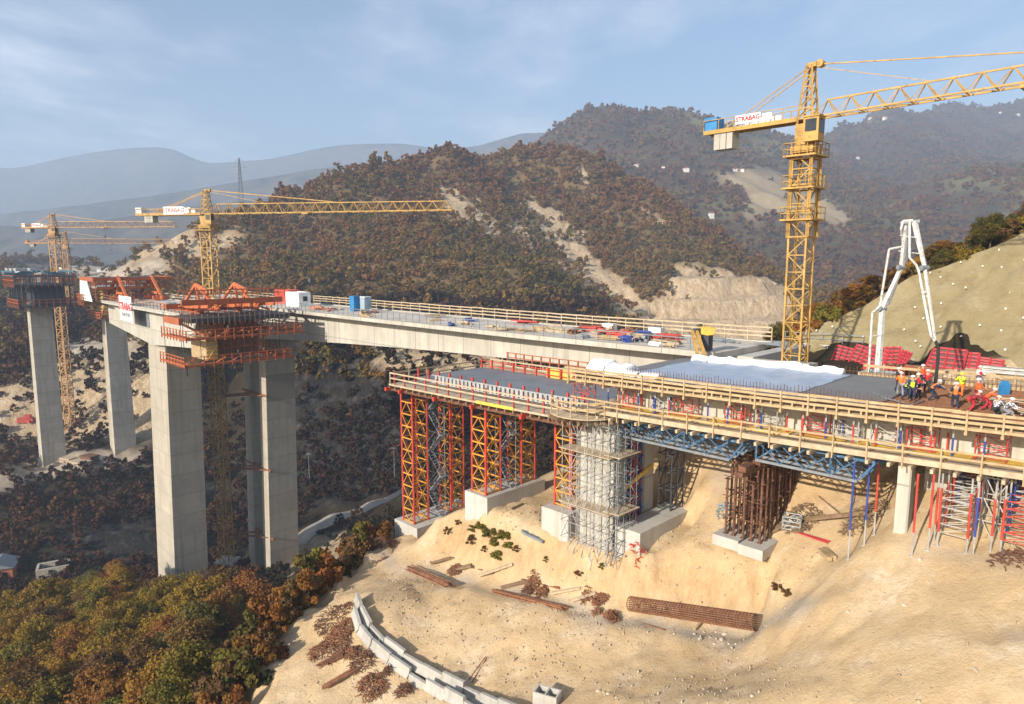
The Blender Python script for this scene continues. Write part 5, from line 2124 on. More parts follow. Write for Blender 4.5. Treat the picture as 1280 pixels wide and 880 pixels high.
def shore_frame(label, col, s, t, z, w=1.4, d=.9, h=None):
    """two welded ladder frames joined by crosses"""
    h = h or HP
    r = thing('frame_scaffold', label, 'shoring frame', BW(s, t, z), R(-45))
    for y in (-d / 2, d / 2):
        f = MB()
        for x in (-w / 2, w / 2):
            f.tube((x, y, 0), (x, y, h * .78), .04, 6)
        for k in (.12, .4, .74):
            f.bar((-w / 2, y, h * k), (w / 2, y, h * k), .04)
        f.bar((-w / 2, y, h * .12), (w / 2, y, h * .4), .032)
        f.bar((w / 2, y, h * .4), (-w / 2, y, h * .74), .032)
        f.build('frame', M[col], r)
    f = MB()
    for x in (-w / 2, w / 2):
        f.bar((x, -d / 2, h * .15), (x, d / 2, h * .7), .04)
        f.bar((x, d / 2, h * .15), (x, -d / 2, h * .7), .04)
        for y in (-d / 2, d / 2):
            f.tube((x, y, h * .78), (x, y, h), .035, 5)
    f.build('brace', M['galv'], r)
    return r


fcols = ['red', 'red', 'galv', 'red', 'red', 'galv', 'red', 'galv', 'galv', 'red', 'red', 'galv']
plc = ['at the left end above the splayed platform', 'above the scaffolded column', 'over the left end of the blue truss', 'below the left quarter of the tarpaulin', 'below the middle of the tarpaulin', 'below the right part of the tarpaulin',
       'over the rusty posts', 'below the grey slab', 'under the first group of workers', 'above the pale right column', 'above the right red towers', 'at the far right end']
for k, s in enumerate((-32.6, -28.6, -26.0, -24.2, -20.6, -18.6, -15.8, -14.0, -12.0, -10.2, -7.0, -4.4)):
    shore_frame('%s shoring frame on the lower platform %s' % ('red' if fcols[k] == 'red' else 'grey', plc[k]), fcols[k], s, 1.3, Z1 + .003)

# ------------------------------------------------------------------ rusty post cluster
rp = []
f0 = W(-20.3, 44, 0)
grp = 'rusty posts under the blue trusses'
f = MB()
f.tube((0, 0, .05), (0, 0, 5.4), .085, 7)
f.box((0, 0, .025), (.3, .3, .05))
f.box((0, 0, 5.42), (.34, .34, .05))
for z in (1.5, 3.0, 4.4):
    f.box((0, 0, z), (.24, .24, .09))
base = f.build('rusty_post', M['rust_dark'])  # rusty posts; the darker rust paints in the shade of their recess
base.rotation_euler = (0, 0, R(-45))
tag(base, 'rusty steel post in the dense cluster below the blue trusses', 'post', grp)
rec = []
first = True
PZ = -18.75
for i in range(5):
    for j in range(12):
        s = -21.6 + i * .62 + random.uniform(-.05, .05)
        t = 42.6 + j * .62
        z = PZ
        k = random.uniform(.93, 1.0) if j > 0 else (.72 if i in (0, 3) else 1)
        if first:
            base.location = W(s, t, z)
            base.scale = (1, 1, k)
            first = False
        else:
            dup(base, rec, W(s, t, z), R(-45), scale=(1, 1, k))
f = MB()
for z in (1.2, 2.6, 4.0):
    for i in range(5):
        f.bar(W(-21.6 + i * .62, 42.4, PZ + z), W(-21.6 + i * .62, 49.6, PZ + z + random.uniform(-.4, .4)), .05)
    for j in range(0, 12, 2):
        f.bar(W(-21.9, 42.6 + j * .62, PZ + z + .1), W(-18.9, 42.6 + j * .62, PZ + z + .1), .05)
for k in range(14):
    j = random.randint(0, 11)
    f.bar(W(-21.7, 42.6 + j * .62, PZ + random.uniform(.3, 2)), W(-19.0, 42.6 + j * .62, PZ + random.uniform(2, 4.6)), .045)
    i = random.randint(0, 4)
    f.bar(W(-21.6 + i * .62, 42.6, PZ + random.uniform(.3, 2)), W(-21.6 + i * .62, 49.4, PZ + random.uniform(2, 4.6)), .045)
solo(f, 'tube_bracing', M['rust_dark'], 'rusty tube bracing clamped through the cluster of rusty posts', 'bracing')
block('low concrete strip under the right half of the rusty posts', -20.1, -18.4, 41.5, 50.5, PZ - .7, PZ)
block('short concrete strip under the left half of the rusty posts', -22.2, -20.3, 41.9, 50.5, PZ - .75, PZ - .02)

# ------------------------------------------------------------------ red and grey shoring towers at the right
def shore_tower(label, s, t, zb, zt, cols, w=1.35, d=1.35):
    r = thing('frame_tower', label, 'shoring tower', W(s, t, zb), R(-45), 'red and grey frame towers at the right')
    H = zt - zb
    for k, (x, y) in enumerate(((-w / 2, -d / 2), (w / 2, -d / 2), (w / 2, d / 2), (-w / 2, d / 2))):
        f = MB()
        f.tube((x, y, .0), (x, y, H * .2), .045, 6)
        f.box((x, y, .02), (.2, .2, .04))
        f.build('base_jack', M['galv'], r)
        f = MB()
        f.tube((x, y, H * .8), (x, y, H), .045, 6)
        f.build('head_jack', M['galv'], r)
        f = MB()
        f.tube((x, y, H * .2), (x, y, H * .8), .065, 7)
        f.build('leg', M[cols[k]], r)
    f = MB()
    n = 6
    for i in range(n):
        z = H * (.2 + .58 * i / (n - 1))
        for y in (-d / 2, d / 2):
            f.bar((-w / 2, y, z), (w / 2, y, z), .038)
            if i < n - 1:
                f.bar((-w / 2, y, z), (w / 2, y, z + H * .11), .03)
    f.build('rung', M['red'] if random.random() < .45 else M['galv'], r)
    f = MB()
    for i in range(n - 1):
        z = H * (.2 + .58 * i / (n - 1))
        for x in (-w / 2, w / 2):
            f.bar((x, -d / 2, z), (x, d / 2, z + H * .11), .03)
            f.bar((x, d / 2, z), (x, -d / 2, z + H * .11), .03)
            f.bar((x, -d / 2, z + .04), (x, d / 2, z + .04), .045)
    f.build('grey_brace', M['galv'], r)
    return r


lab = iter(['front red frame tower just right of the pale column', 'front red frame tower, second from the pale column', 'front red and blue frame tower at the right picture edge', 'front frame tower past the right picture edge',
            'second row frame tower behind the first red one', 'second row frame tower behind the second red one', 'second row frame tower with blue legs near the right edge', 'second row frame tower past the right edge',
            'third row frame tower deepest behind the pale column', 'third row frame tower deepest behind the second red one', 'third row frame tower deepest near the right edge', 'third row tower past the right edge'])
for row, t in enumerate((42.0, 44.6, 47.0)):
    for kk, s in enumerate((-8.0, -5.2, -2.2, .8)):
        l_ = next(lab)
        if kk == 3 and row > 0:
            continue
        zz = min(tz1(*W(s + dx, t + dy, 0).xy) for dx in (-.6, .6) for dy in (-.6, .6)) - .03
        shore_tower(l_, s, t, zz, Z1 - .52, (('red', 'red', 'red', 'red'), ('red', 'red', 'blue', 'blue'), ('blue', 'blue', 'red', 'blue'), ('red',) * 4)[(kk + row) % 4])
for s, t, cl, lb in ((-13.0, 40.9, 'blue', 'outermost tall blue prop left of the pale column'), (-12.4, 41.6, 'blue', 'tall dark blue prop beside the outermost one'), (-12.2, 42.6, 'red', 'tall dark red prop left of the pale column'), (-9.6, 40.3, 'red', 'tall grey and red prop right in front of the pale column'), (-9.0, 40.9, 'red', 'tall red prop at the corner of the pale column')):
    x_ = W(s, t, 0)
    zz = tz1(x_.x, x_.y) - .02
    H = Z1 - .52 - zz
    r = thing('steel_prop', lb, 'prop', (x_.x, x_.y, zz), R(-45))
    f = MB()
    f.tube((0, 0, 0), (0, 0, H * .3), .045, 6)
    f.box((0, 0, .02), (.2, .2, .04))
    f.build('jack', M['galv'], r)
    f = MB()
    f.tube((0, 0, H * .3), (0, 0, H), .06, 7)
    f.build('outer_tube', M[cl], r)

# deeper scaffold behind the frame towers
for k, (s0_, s1_, t0_, t1_, cn, lb) in enumerate(((-9.2, -6.6, 48.2, 50.2, 'grey_steel', 'dark grey scaffold deep behind the pale column'), (-6.4, -3.8, 48.2, 50.2, 'rust_dark', 'rusty scaffold deep behind the second red frame tower'), (-3.4, -.6, 48.4, 50.4, 'grey_steel', 'dark grey scaffold deep under the right end of the deck'),
                                               (-7.1, -5.9, 42.9, 44.0, 'galv', 'slim grey scaffold between the first two red frame towers'), (-4.2, -3.1, 43.0, 44.2, 'galv', 'slim grey scaffold between the second and third frame towers'), (-1.2, .2, 43.4, 44.6, 'galv', 'slim grey scaffold right of the third frame tower'))):
    zz = min(tz1(*W(a, b_, 0).xy) for a in (s0_, s1_) for b_ in (t0_, t1_)) - .05
    scaffold(lb, s0_, s1_, t0_, t1_, zz, Z1 - .55, 2, 2 if k < 3 else 1, 1.0, M[cn], (), .06, dens=.8)
for k, (s, t, cl) in enumerate(((-8.9, 41.6, 'red'), (-7.0, 41.2, 'blue'), (-6.3, 41.4, 'red'), (-4.4, 41.5, 'blue'), (-3.3, 41.8, 'red'), (-1.2, 42.0, 'blue'), (-.2, 42.2, 'blue'), (-6.6, 46.0, 'red'), (-3.8, 46.2, 'blue'), (-8.6, 45.9, 'blue'))):
    x_ = W(s, t, 0)
    zz = tz1(x_.x, x_.y) - .02
    H = Z1 - .55 - zz
    r = thing('steel_prop', 'tall %s prop standing among the frame towers under the deck' % cl, 'prop', (x_.x, x_.y, zz), R(-45), 'tall %s props among the frame towers' % cl)
    f = MB()
    f.tube((0, 0, 0), (0, 0, H * .25), .04, 6)
    f.build('base_jack', M['galv'], r)
    f = MB()
    f.tube((0, 0, H * .78), (0, 0, H), .04, 6)
    f.build('head_jack', M['galv'], r)
    f = MB()
    f.tube((0, 0, H * .25), (0, 0, H * .78), .06, 7)
    f.build('outer_tube', M[cl], r)
# ------------------------------------------------------------------ sprayed slope with anchors, panels, pump
def slope_uv(s, k):
    """k 0..1 from the base to the crest of the cut"""
    ct = np.interp(s, [-30, -28, -24, -20, -12, -4, 5, 20], [70.6, 71.5, 74.6, 78.2, 82.2, 85.7, 88.6, 92])
    cz = np.interp(s, [-30, -28, -24, -20, -12, -4, 5, 20], [-8.9, -7.2, -5.3, -1.9, 2.1, 5.7, 8.8, 12.5])
    bt = 69.6
    return W(s, bt + (ct - bt) * k, -9.6 + (cz + 9.6) * (k * 1.06 - .06 * k * k) + .35)


SS = np.linspace(-29.6, 14, 110)
KK = np.linspace(-.03, 1.02, 34)
vs = []
for k in KK:
    for s in SS:
        p_ = slope_uv(s, k)
        n_ = float(fbm(np.array([s / 3.0]), np.array([k * 4.0]), 4, 12)[0]) * .9
        vs.append((p_.x - n_ * .5, p_.y - n_ * .5, p_.z + n_ * .5))
f = MB()
ns = len(SS)
f.add(vs, [(j * ns + i, j * ns + i + 1, (j + 1) * ns + i + 1, (j + 1) * ns + i) for j in range(len(KK) - 1) for i in range(ns - 1)])


def shot_mat():
    m, nt, b, _ = nodes('sprayed_concrete')
    p = pos(nt)
    c = ramp(nt, noise(nt, p, .35, 6, .65), [(.3, (.235, .185, .09)), (.55, (.285, .23, .12)), (.75, (.33, .28, .17))])
    st = noise(nt, pos(nt, (.9, .9, .12)), 1, 5, .7)
    c = mix(nt, ramp(nt, st, [(.5, 0.0), (.72, .6)]), c, (.17, .125, .05))
    g = ramp(nt, noise(nt, p, .55, 5, .75), [(.64, 0.0), (.72, .6)])
    c = mix(nt, g, c, (.42, .40, .35))
    st3 = noise(nt, pos(nt, (.35, .35, .05)), 1, 4, .7)
    c = mix(nt, ramp(nt, st3, [(.56, 0.0), (.7, .45)]), c, (.36, .31, .20))
    w3 = N(nt, 'ShaderNodeTexBrick')
    w3.inputs['Scale'].default_value = 1.0
    w3.inputs['Mortar Size'].default_value = .012
    w3.inputs['Brick Width'].default_value = 2.9
    w3.inputs['Row Height'].default_value = 1.9
    pr_ = N(nt, 'ShaderNodeSeparateXYZ')
    L(nt, pos(nt, (1, 1, 1), R(45)), pr_.inputs[0])
    cc = N(nt, 'ShaderNodeCombineXYZ')
    L(nt, pr_.outputs[0], cc.inputs[0])
    L(nt, pr_.outputs[2], cc.inputs[1])
    L(nt, cc.outputs[0], w3.inputs['Vector'])
    c = mix(nt, math_(nt, 'MULTIPLY', w3.outputs['Fac'], .35), c, (.12, .09, .04))
    L(nt, c, b.inputs['Base Color'])
    b.inputs['Roughness'].default_value = .95
    bump(nt, b, noise(nt, p, 2.5, 6, .75), .9, .2)
    return m


M['shot'] = shot_mat()
o = f.build('slope', M['shot'], None, True)
struct(o)

f = MB()
f.box((0, 0, .04), (.14, .14, .06))
f.tube((0, 0, .06), (0, 0, .16), .04, 7)
anch = f.build('anchor_head', M['white'])
tag(anch, 'white anchor head dotting the sprayed olive slope', 'anchor', 'anchor heads on the sprayed slope')
first = True
for j, k in enumerate(np.arange(.12, .97, .105)):
    for s in np.arange(-28 + (j % 2) * 1.4, 6, 2.8):
        ct = np.interp(s, [-30, -28, -24, -20, -12, -4, 5, 20], [70.6, 71.5, 74.6, 78.2, 82.2, 85.7, 88.6, 92]) - 69.6
        if ct * .105 < .45 and j % 3:
            continue
        if ct * .105 < .9 and j % 2:
            continue
        s_ = s + random.uniform(-.8, .8)
        if random.random() < .15:
            continue
        a = slope_uv(s_, k + random.uniform(-.035, .035))
        e1 = (slope_uv(s_ + .5, k) - a).normalized()
        e2 = (slope_uv(s_, k + .03) - a).normalized()
        nrm = e1.cross(e2).normalized()
        q = anch if first else anch.copy()
        if not first:
            COL.objects.link(q)
        first = False
        q.location = a + nrm * .05
        q.rotation_euler = nrm.to_track_quat('Z', 'Y').to_euler()

# red formwork panels leaning on the slope
def lean_panel(label, px, py0, w, h, rot, lean, Y, tilt=0.0, nr=7):
    p_ = at(px, py0, Y)
    r = thing('leaning_formwork', label, 'formwork panel', p_)
    r.rotation_euler = (R(-lean), R(tilt), R(rot))
    f = MB()
    for x in (-w / 2, w / 2):
        f.bar((x, 0, 0), (x, 0, h), .14, .16)
    for z in np.linspace(.06, h - .06, nr):
        f.bar((-w / 2, 0, z), (w / 2, 0, z), .09, .14)
    for x in (-w / 6, w / 6):
        f.bar((x, -.08, 0), (x, -.08, h), .1)
    f.build('frame', M['panel_red'], r)
    f = MB()
    f.box((0, .1, h / 2), (w, .05, h))
    f.build('facing', M['panel_dark'], r)
    return r


GY = 61.5
for px, py, w, h, rot, lean, Y, tilt, lb in (
    (1047, 461, 1.5, 2.3, -40, 28, 63.2, 10, 'single slim red formwork panel leaning nearest to the tower crane'),
    (1070, 462, 1.7, 2.4, -42, 30, 62.0, 14, 'red formwork panel leaning left of the pump mast'),
    (1086, 463, 1.7, 2.4, -42, 30, 61.0, 14, 'red formwork panel leaning just behind the pump mast'),
    (1110, 463, 1.6, 2.3, -42, 30, 60.2, -6, 'red formwork panel leaning just right of the pump mast'),
    (1121, 463, .7, 2.0, -42, 30, 59.8, 18, 'narrow red formwork panel at the right end of the left panel group'),
    (1166, 470, 1.6, 2.5, -44, 30, 58.2, 12, 'red formwork panel at the left of the right hand group'),
    (1183, 472, 2.0, 2.7, -44, 28, 57.3, 2, 'tallest red formwork panel, in the middle of the right hand group'),
    (1204, 469, 1.7, 2.1, -44, 26, 57.0, 0, 'red formwork panel right of the tallest one'),
    (1226, 468, 2.6, 1.5, -44, 24, 56.4, 4, 'low wide red formwork panel at the right end of its row')):
    lean_panel(lb, px, py, w, h, rot, lean, Y, tilt)
for px, py, Y, n, mt, lb in ((1106, 470, 56.2, 12, 'red', 'low red heap of formwork parts at the foot of the pump mast'), (1140, 470, 56.5, 14, 'rust', 'stack of rusty brown beams left of the right hand red panels'), (1262, 468, 54.0, 12, 'galv', 'pale stack of steel sheets near the right picture edge'), (1215, 474, 53.0, 10, 'timber_grey', 'grey green plank stack behind the rear edge formwork')):
    p_ = at(px, py, Y)
    f = MB()
    z0_ = tz1(p_.x, p_.y)
    for k in range(n):
        f.box((p_.x + random.uniform(-.35, .35), p_.y + random.uniform(-.35, .35), z0_ + .1 + (k // 3) * .17), (random.uniform(2.2, 3.4), .24, .16), R(-42) + random.gauss(0, .07))
    solo(f, 'material_stack', M[mt], lb, 'stack')

# concrete pump boom
M['pump_grey'] = pmat('pump_paint', (.56, .56, .54), scale=1.5, rough=.5, var=.15, wear=(.25, .23, .20), wearpos=.58)
def pump():
    base = W(-16.6, 56.2, -9.6)
    r = thing('pump_boom', 'tall white folding concrete pump boom rising behind the deck', 'concrete pump', base, world=True)
    P = [at(1097, 468, 51.5), at(1103, 386, 51.0), at(1127, 334, 50.2), at(1133, 279, 49.2), at(1143, 277, 48.8), at(1156, 335, 47.2), at(1169, 425, 44.6)]
    def arm(a, b_, w0, w1, nm, mat):
        f = MB()
        d = (b_ - a).normalized()
        x = d.cross(Vector((.75, .3, .1))).normalized()
        y = d.cross(x).normalized()
        f.loft([[a - x * w0 - y * w0 * .8, a + x * w0 - y * w0 * .8, a + x * w0 + y * w0 * .8, a - x * w0 + y * w0 * .8],
                [b_ - x * w1 - y * w1 * .8, b_ + x * w1 - y * w1 * .8, b_ + x * w1 + y * w1 * .8, b_ - x * w1 + y * w1 * .8]])
        return f.build(nm, mat, r)
    arm(P[0] - Vector((0, 0, .8)), P[1], .20, .16, 'mast_arm', M['pump_grey'])
    arm(P[1], P[2], .15, .13, 'boom_arm', M['pump_grey'])
    arm(P[2], P[3], .14, .11, 'boom_arm', M['pump_grey'])
    arm(P[4], P[5], .15, .10, 'boom_arm', M['pump_grey'])
    arm(P[5], P[6], .09, .06, 'boom_arm', M['pump_grey'])
    f = MB()
    f.tube(P[3] + Vector((-.3, .2, 0)), P[4] + Vector((.3, -.2, 0)), .16, 10)
    for q in (P[1], P[2], P[5]):
        f.tube(q - Vector((.32, .1, 0)), q + Vector((.26, .1, 0)), .19, 10)
    f.build('joint', M['grey_steel'], r)
    f = MB()
    off = Vector((-.75, -.1, 0))
    f.path([P[0] + off - Vector((0, 0, .5)), P[1] + off * 1.05 + Vector((0, 0, -.3)), P[1] + Vector((-.2, 0, .2))], .085, 6)
    off = Vector((-.8, 0, 0))
    f.path([P[1] + Vector((-.2, 0, .2)), P[2] + off + Vector((-.2, 0, 1.3)), P[2] + Vector((0, 0, 1.5)), P[3] + Vector((-.35, 0, -.4)), P[3] + Vector((-.25, 0, .15)), P[4] + Vector((-.1, 0, .1))], .085, 6)
    o2 = Vector((-.55, 0, 0))
    f.path([P[4] + o2 * .6, P[5] + Vector((-1.1, 0, .7)), P[5] + Vector((-.6, 0, .2)), P[5] + Vector((-.4, 0, -.2)), P[6] + Vector((-.3, 0, .3)), P[6] + Vector((.0, 0, -.1))], .08, 6)
    for k in (.35, .7):
        for a, b_, s_ in ((P[4], P[5], -.9), (P[2], P[3], -.35)):
            c = a.lerp(b_, k)
            f.bar(c, c + Vector((s_, 0, .1)), .07)
    for k in (.12, .6):
        c = P[0].lerp(P[1], k)
        f.bar(c, c + Vector((-.78, -.1, 0)), .06)
    f.build('delivery_pipe', M['pump_grey'], r)
    f = MB()
    for a, b_ in ((P[1], P[2]), (P[2], P[3])):
        f.tube(a.lerp(b_, .1) + Vector((.28, 0, 0)), a.lerp(b_, .62) + Vector((.18, 0, 0)), .10, 7)
    f.build('hydraulic_cylinder', M['grey_steel'], r)
    f = MB()
    e = P[6]
    f.path([e + Vector((0, 0, -.05)), e + Vector((.22, -.05, -.5)), e + Vector((.22, -.1, -1.4)), e + Vector((.12, -.2, -2.9))], .10, 8)
    f.build('end_hose', M['black'], r)
    f = MB()
    f.box((base.x, base.y, base.z + .6), (2.2, 2.2, 1.2), R(-45))
    f.build('turret', M['pump_grey'], r)


pump()

# yellow lorry crane arm and dumper at the end of the far deck
yc = thing('loader_crane', 'small yellow loading crane folded over the end of the far viaduct', 'loading crane', BW(-29.5, TA + 3, ZA), world=True)
f = MB()
a, b_ = at(877, 446, 61), at(868, 414, 63)
for k in (-.32, .32):
    f.bar(a + Vector((k, 0, 0)), b_ + Vector((k * .6, 0, 0)), .24, .3)
for k in np.linspace(.1, .9, 5):
    c = a.lerp(b_, k)
    f.bar(c - Vector((.3, 0, 0)), c + Vector((.3, 0, 0)), .1)
f.build('arm', M['yellow'], yc)
f = MB()
c = at(884, 413, 63.5)
f.loft([[Vector((c.x + x * k, c.y + y, c.z + z * k2)) for x, z in ((-.7, -.35), (-.2, -.5), (.5, -.4), (.75, .2), (.2, .4), (-.65, .3))] for y, k, k2 in ((-.6, .85, .85), (-.3, 1, 1), (.4, 1, 1), (.7, .8, .8))])
f.build('bucket', M['plank_yellow'], yc)
f = MB()
f.bar(b_, c + Vector((-.6, 0, 0)), .4)
f.box((c.x, c.y, c.z - 1.15), (.8, .8, 1.5), R(-45))
f.build('pedestal', M['dark_steel'], yc)
pile_boards('dark bundle of pipes lying beside the yellow loading crane', -29.3, TA + 9.2, ZA + .05, 14, 2.8, M['grey_steel'], spread=.9)

# ------------------------------------------------------------------ things on the soil
def on_ground(px, py, y0=20, y1=130):
    """first hit of the pixel's ray with the ground"""
    Ys = np.arange(y0, 300, .25)
    k = np.array([at(px, py, 1.0)])[0]
    d = tz(k[0] * Ys, Ys) - k[2] * Ys
    hit = np.nonzero(d > 0)[0]
    i = int(hit[0]) if len(hit) else int(np.argmax(d))
    Y = Ys[i]
    if i > 0 and len(hit):
        Y = Ys[i - 1] + .25 * (-d[i - 1]) / (d[i] - d[i - 1] + 1e-9)
    elif not len(hit):
        print('no ground at', px, py)
    return Vector((k[0] * Y, Y, tz1(k[0] * Y, Y)))


# concrete barriers in two curved rows
def barrier_row(path_px, label, grp, ln=1.9, hh=.74):
    pts_ = [on_ground(*q) for q in path_px]
    # resample
    acc = [0]
    for a, b_ in zip(pts_, pts_[1:]):
        acc.append(acc[-1] + (b_ - a).length)
    proto = None
    rec = None
    n = int(acc[-1] / ln)
    def pat(d):
        for i in range(len(acc) - 1):
            if d <= acc[i + 1]:
                k = (d - acc[i]) / (acc[i + 1] - acc[i])
                return pts_[i].lerp(pts_[i + 1], k)
        return pts_[-1]
    for i in range(n):
        a, b_ = pat(i * ln), pat((i + 1) * ln)
        m_ = (a + b_) / 2
        rz = math.atan2(b_.y - a.y, b_.x - a.x)
        z = tz1(m_.x, m_.y) - .06
        if proto is None:
            f = MB()
            L_ = ln * .985
            prof = [(-.30, 0), (.30, 0), (.30, .10), (.15, .34), (.11, hh), (-.11, hh), (-.15, .34), (-.30, .10)]
            f.loft([[(x, y, z_) for y, z_ in prof] for x in (-L_ / 2, L_ / 2)])
            proto = f.build('concrete_barrier', M['barrier'])
            tag(proto, label, 'barrier', grp)
            q = proto
        else:
            q = proto.copy()
            COL.objects.link(q)
        q.location = (m_.x, m_.y, z)
        q.rotation_euler = (0, -math.atan2(b_.z - a.z, (b_ - a).xy.length), rz + random.uniform(-.02, .02))


barrier_row([(447, 753), (452, 768), (464, 790), (482, 808), (510, 828), (545, 848), (585, 868), (640, 892), (700, 920)], 'pale concrete barrier segment in the inner row of the curve', 'inner curved row of concrete barriers')
barrier_row([(443, 768), (450, 790), (462, 806), (482, 824), (510, 844), (545, 866), (580, 886), (630, 915)], 'pale concrete barrier segment in the outer row of the curve', 'outer curved row of concrete barriers')

# long rebar cage lying on the bench
def cage(label, a, b_, rad, nlong=22, hoop=.22, name='rebar_cage'):
    r = thing(name, label, 'rebar cage', (a + b_) / 2, world=True)
    d = (b_ - a).normalized()
    x = d.cross(Vector((0, 0, 1))).normalized()
    y = x.cross(d)
    f = MB()
    for k in range(nlong):
        t = 2 * math.pi * k / nlong
        o_ = x * math.cos(t) * rad + y * math.sin(t) * rad
        f.bar(a + o_, b_ + o_, .05)
    f.build('long_bar', M['rust'], r)
    f = MB()
    n = int((b_ - a).length / hoop)
    for i in range(n + 1):
        c = a.lerp(b_, i / n)
        rr = rad + .03
        q = [c + x * math.cos(2 * math.pi * k / 14) * rr + y * math.sin(2 * math.pi * k / 14) * rr for k in range(15)]
        for u, v in zip(q, q[1:]):
            f.bar(u, v, .035)
    f.build('hoop', M['rust_dark'], r)
    f = MB()
    for i in range(0, 8):
        c = a.lerp(b_, (i + .5) / 8)
        for t in (.3, 1.1, 2.0):
            f.bar(c + x * math.cos(t) * rad * .8 + y * math.sin(t) * rad * .8, c - x * math.cos(t) * rad * .8 - y * math.sin(t) * rad * .8, .05)
    f.build('stiffener', M['rust_dark'], r)


g0, g1 = on_ground(789, 766), on_ground(946, 791)
cage('long rusty rebar cage lying at the foot of the bank', g0 + Vector((0, .3, .5)), g1 + Vector((0, .3, .5)), .48)


def ground_bars(label, pxs, n, w, mat, name, cat, spread=.25, lift=.1):
    a, b_ = on_ground(*pxs[0]), on_ground(*pxs[1])
    f = MB()
    mid = (a + b_) / 2
    for k in range(n):
        o_ = Vector((random.uniform(-spread, spread), random.uniform(-spread, spread), lift * .5 + .6 * w + w * 1.02 * (k // 4)))
        e_ = Vector((random.uniform(-.15, .15), random.uniform(-.15, .15), 0))
        f.bar(a + o_, b_ + o_ + e_, w, w * .9)
    return solo(f, name, mat, label, cat)


ground_bars('long bundle of rusty bars at the left end of the bench', ((510, 712), (562, 734)), 16, .08, M['rust'], 'bar_bundle', 'bars', .25)
ground_bars('longest bundle of rusty bars in the middle of the bench', ((618, 741), (706, 763)), 16, .075, M['rust'], 'bar_bundle', 'bars', .22)
ground_bars('thin rusty bars in front of the rear tie strip', ((592, 712), (700, 738)), 3, .09, M['rust'], 'bar_bundle', 'bars', .1)
ground_bars('pair of rusty beams at the lower left, left of the barriers', ((405, 862), (446, 838)), 2, .17, M['rust'], 'steel_beam', 'beam', .28)
ground_bars('short brown boards lying left of the barriers', ((408, 829), (428, 818)), 6, .2, M['rust_dark'], 'board_stack', 'boards', .35)
ground_bars('rusty bars lying beside the scrap heap at the bench left end', ((420, 690), (478, 701)), 6, .14, M['rust'], 'bar_bundle', 'bars', .3)
ground_bars('two thin poles lying on the slope above the barriers', ((588, 853), (608, 822)), 2, .05, M['rust'], 'pole', 'poles', .25)
ground_bars('pale plank near the rebar cage', ((868, 788), (880, 776)), 1, .16, M['timber'], 'plank', 'plank')
ground_bars('pale plank standing on the bank below the column', ((733, 716), (737, 702)), 1, .3, M['timber_grey'], 'plank', 'plank')
ground_bars('thin dark bar lying left of the rebar cage', ((790, 776), (822, 787)), 1, .07, M['rust'], 'bar', 'bar')
ground_bars('brown plank on the ground left of the rusty posts', ((640, 637), (652, 631)), 2, .16, M['timber_dark'], 'plank', 'plank')
ground_bars('grey steel sheets lying on the terrace left of the column', ((655, 668), (680, 682)), 4, .22, M['grey_steel'], 'steel_sheet', 'sheets', .6)
ground_bars('long pole leaning across the slope right of the rusty posts', ((1022, 622), (1052, 648)), 1, .08, M['timber_dark'], 'pole', 'pole')
ground_bars('upright looking pole on the tan cut below the right truss', ((1066, 645), (1074, 612)), 1, .07, M['timber_dark'], 'pole', 'pole')
ground_bars('long planks in front of the tan cut', ((1010, 652), (1088, 644)), 4, .14, M['timber_dark'], 'plank', 'planks', .3)
ground_bars('red pole lying on the ground before the scrap timber', ((998, 667), (1036, 679)), 2, .1, M['panel_red'], 'pole', 'pole', .1)
ground_bars('yellowish board lying alone below the scrap timber', ((1028, 692), (1040, 702)), 3, .3, M['timber'], 'board', 'board', .2)
ground_bars('dark plank lying right of the concrete strips', ((952, 674), (980, 660)), 3, .16, M['timber_dark'], 'plank', 'plank')
for k, (a, b_) in enumerate((((600, 722), (640, 716)), ((628, 736), (660, 728)), ((690, 744), (728, 738)), ((560, 716), (590, 709)), ((716, 752), (745, 742)), ((540, 706), (565, 700)))):
    ground_bars('flat sleeper lying across the bench strip', (a, b_), 2, .18, M['timber_dark'] if k % 2 else M['timber_grey'], 'sleeper', 'sleeper', .12)['group'] = 'sleepers across the bench'


def scrap(label, px, py, rad, n, mat, name='scrap_heap', cat='scrap', ln=.6, w=.042, hgt=.4):
    c = on_ground(px, py)
    f = MB()
    for k in range(int(n * 1.5)):
        a = random.uniform(0, 6.28)
        d = rad * math.sqrt(random.random())
        x, y = c.x + d * math.cos(a), c.y + d * math.sin(a)
        z = tz1(x, y) + random.uniform(0.02, hgt) * (1 - (d / rad) ** 2) + .04
        b_ = random.uniform(0, 6.28)
        l_ = ln * random.uniform(.4, 1)
        e = Vector((math.cos(b_) * l_ / 2, math.sin(b_) * l_ / 2, random.uniform(-.16, .22) * l_))
        p_ = Vector((x, y, z + .1))
        # curled offcuts
        f.bar(p_ - e, p_ + Vector((0, 0, .12 * l_)), w)
        f.bar(p_ + Vector((0, 0, .12 * l_)), p_ + e, w)
    return solo(f, name, mat, label, cat)


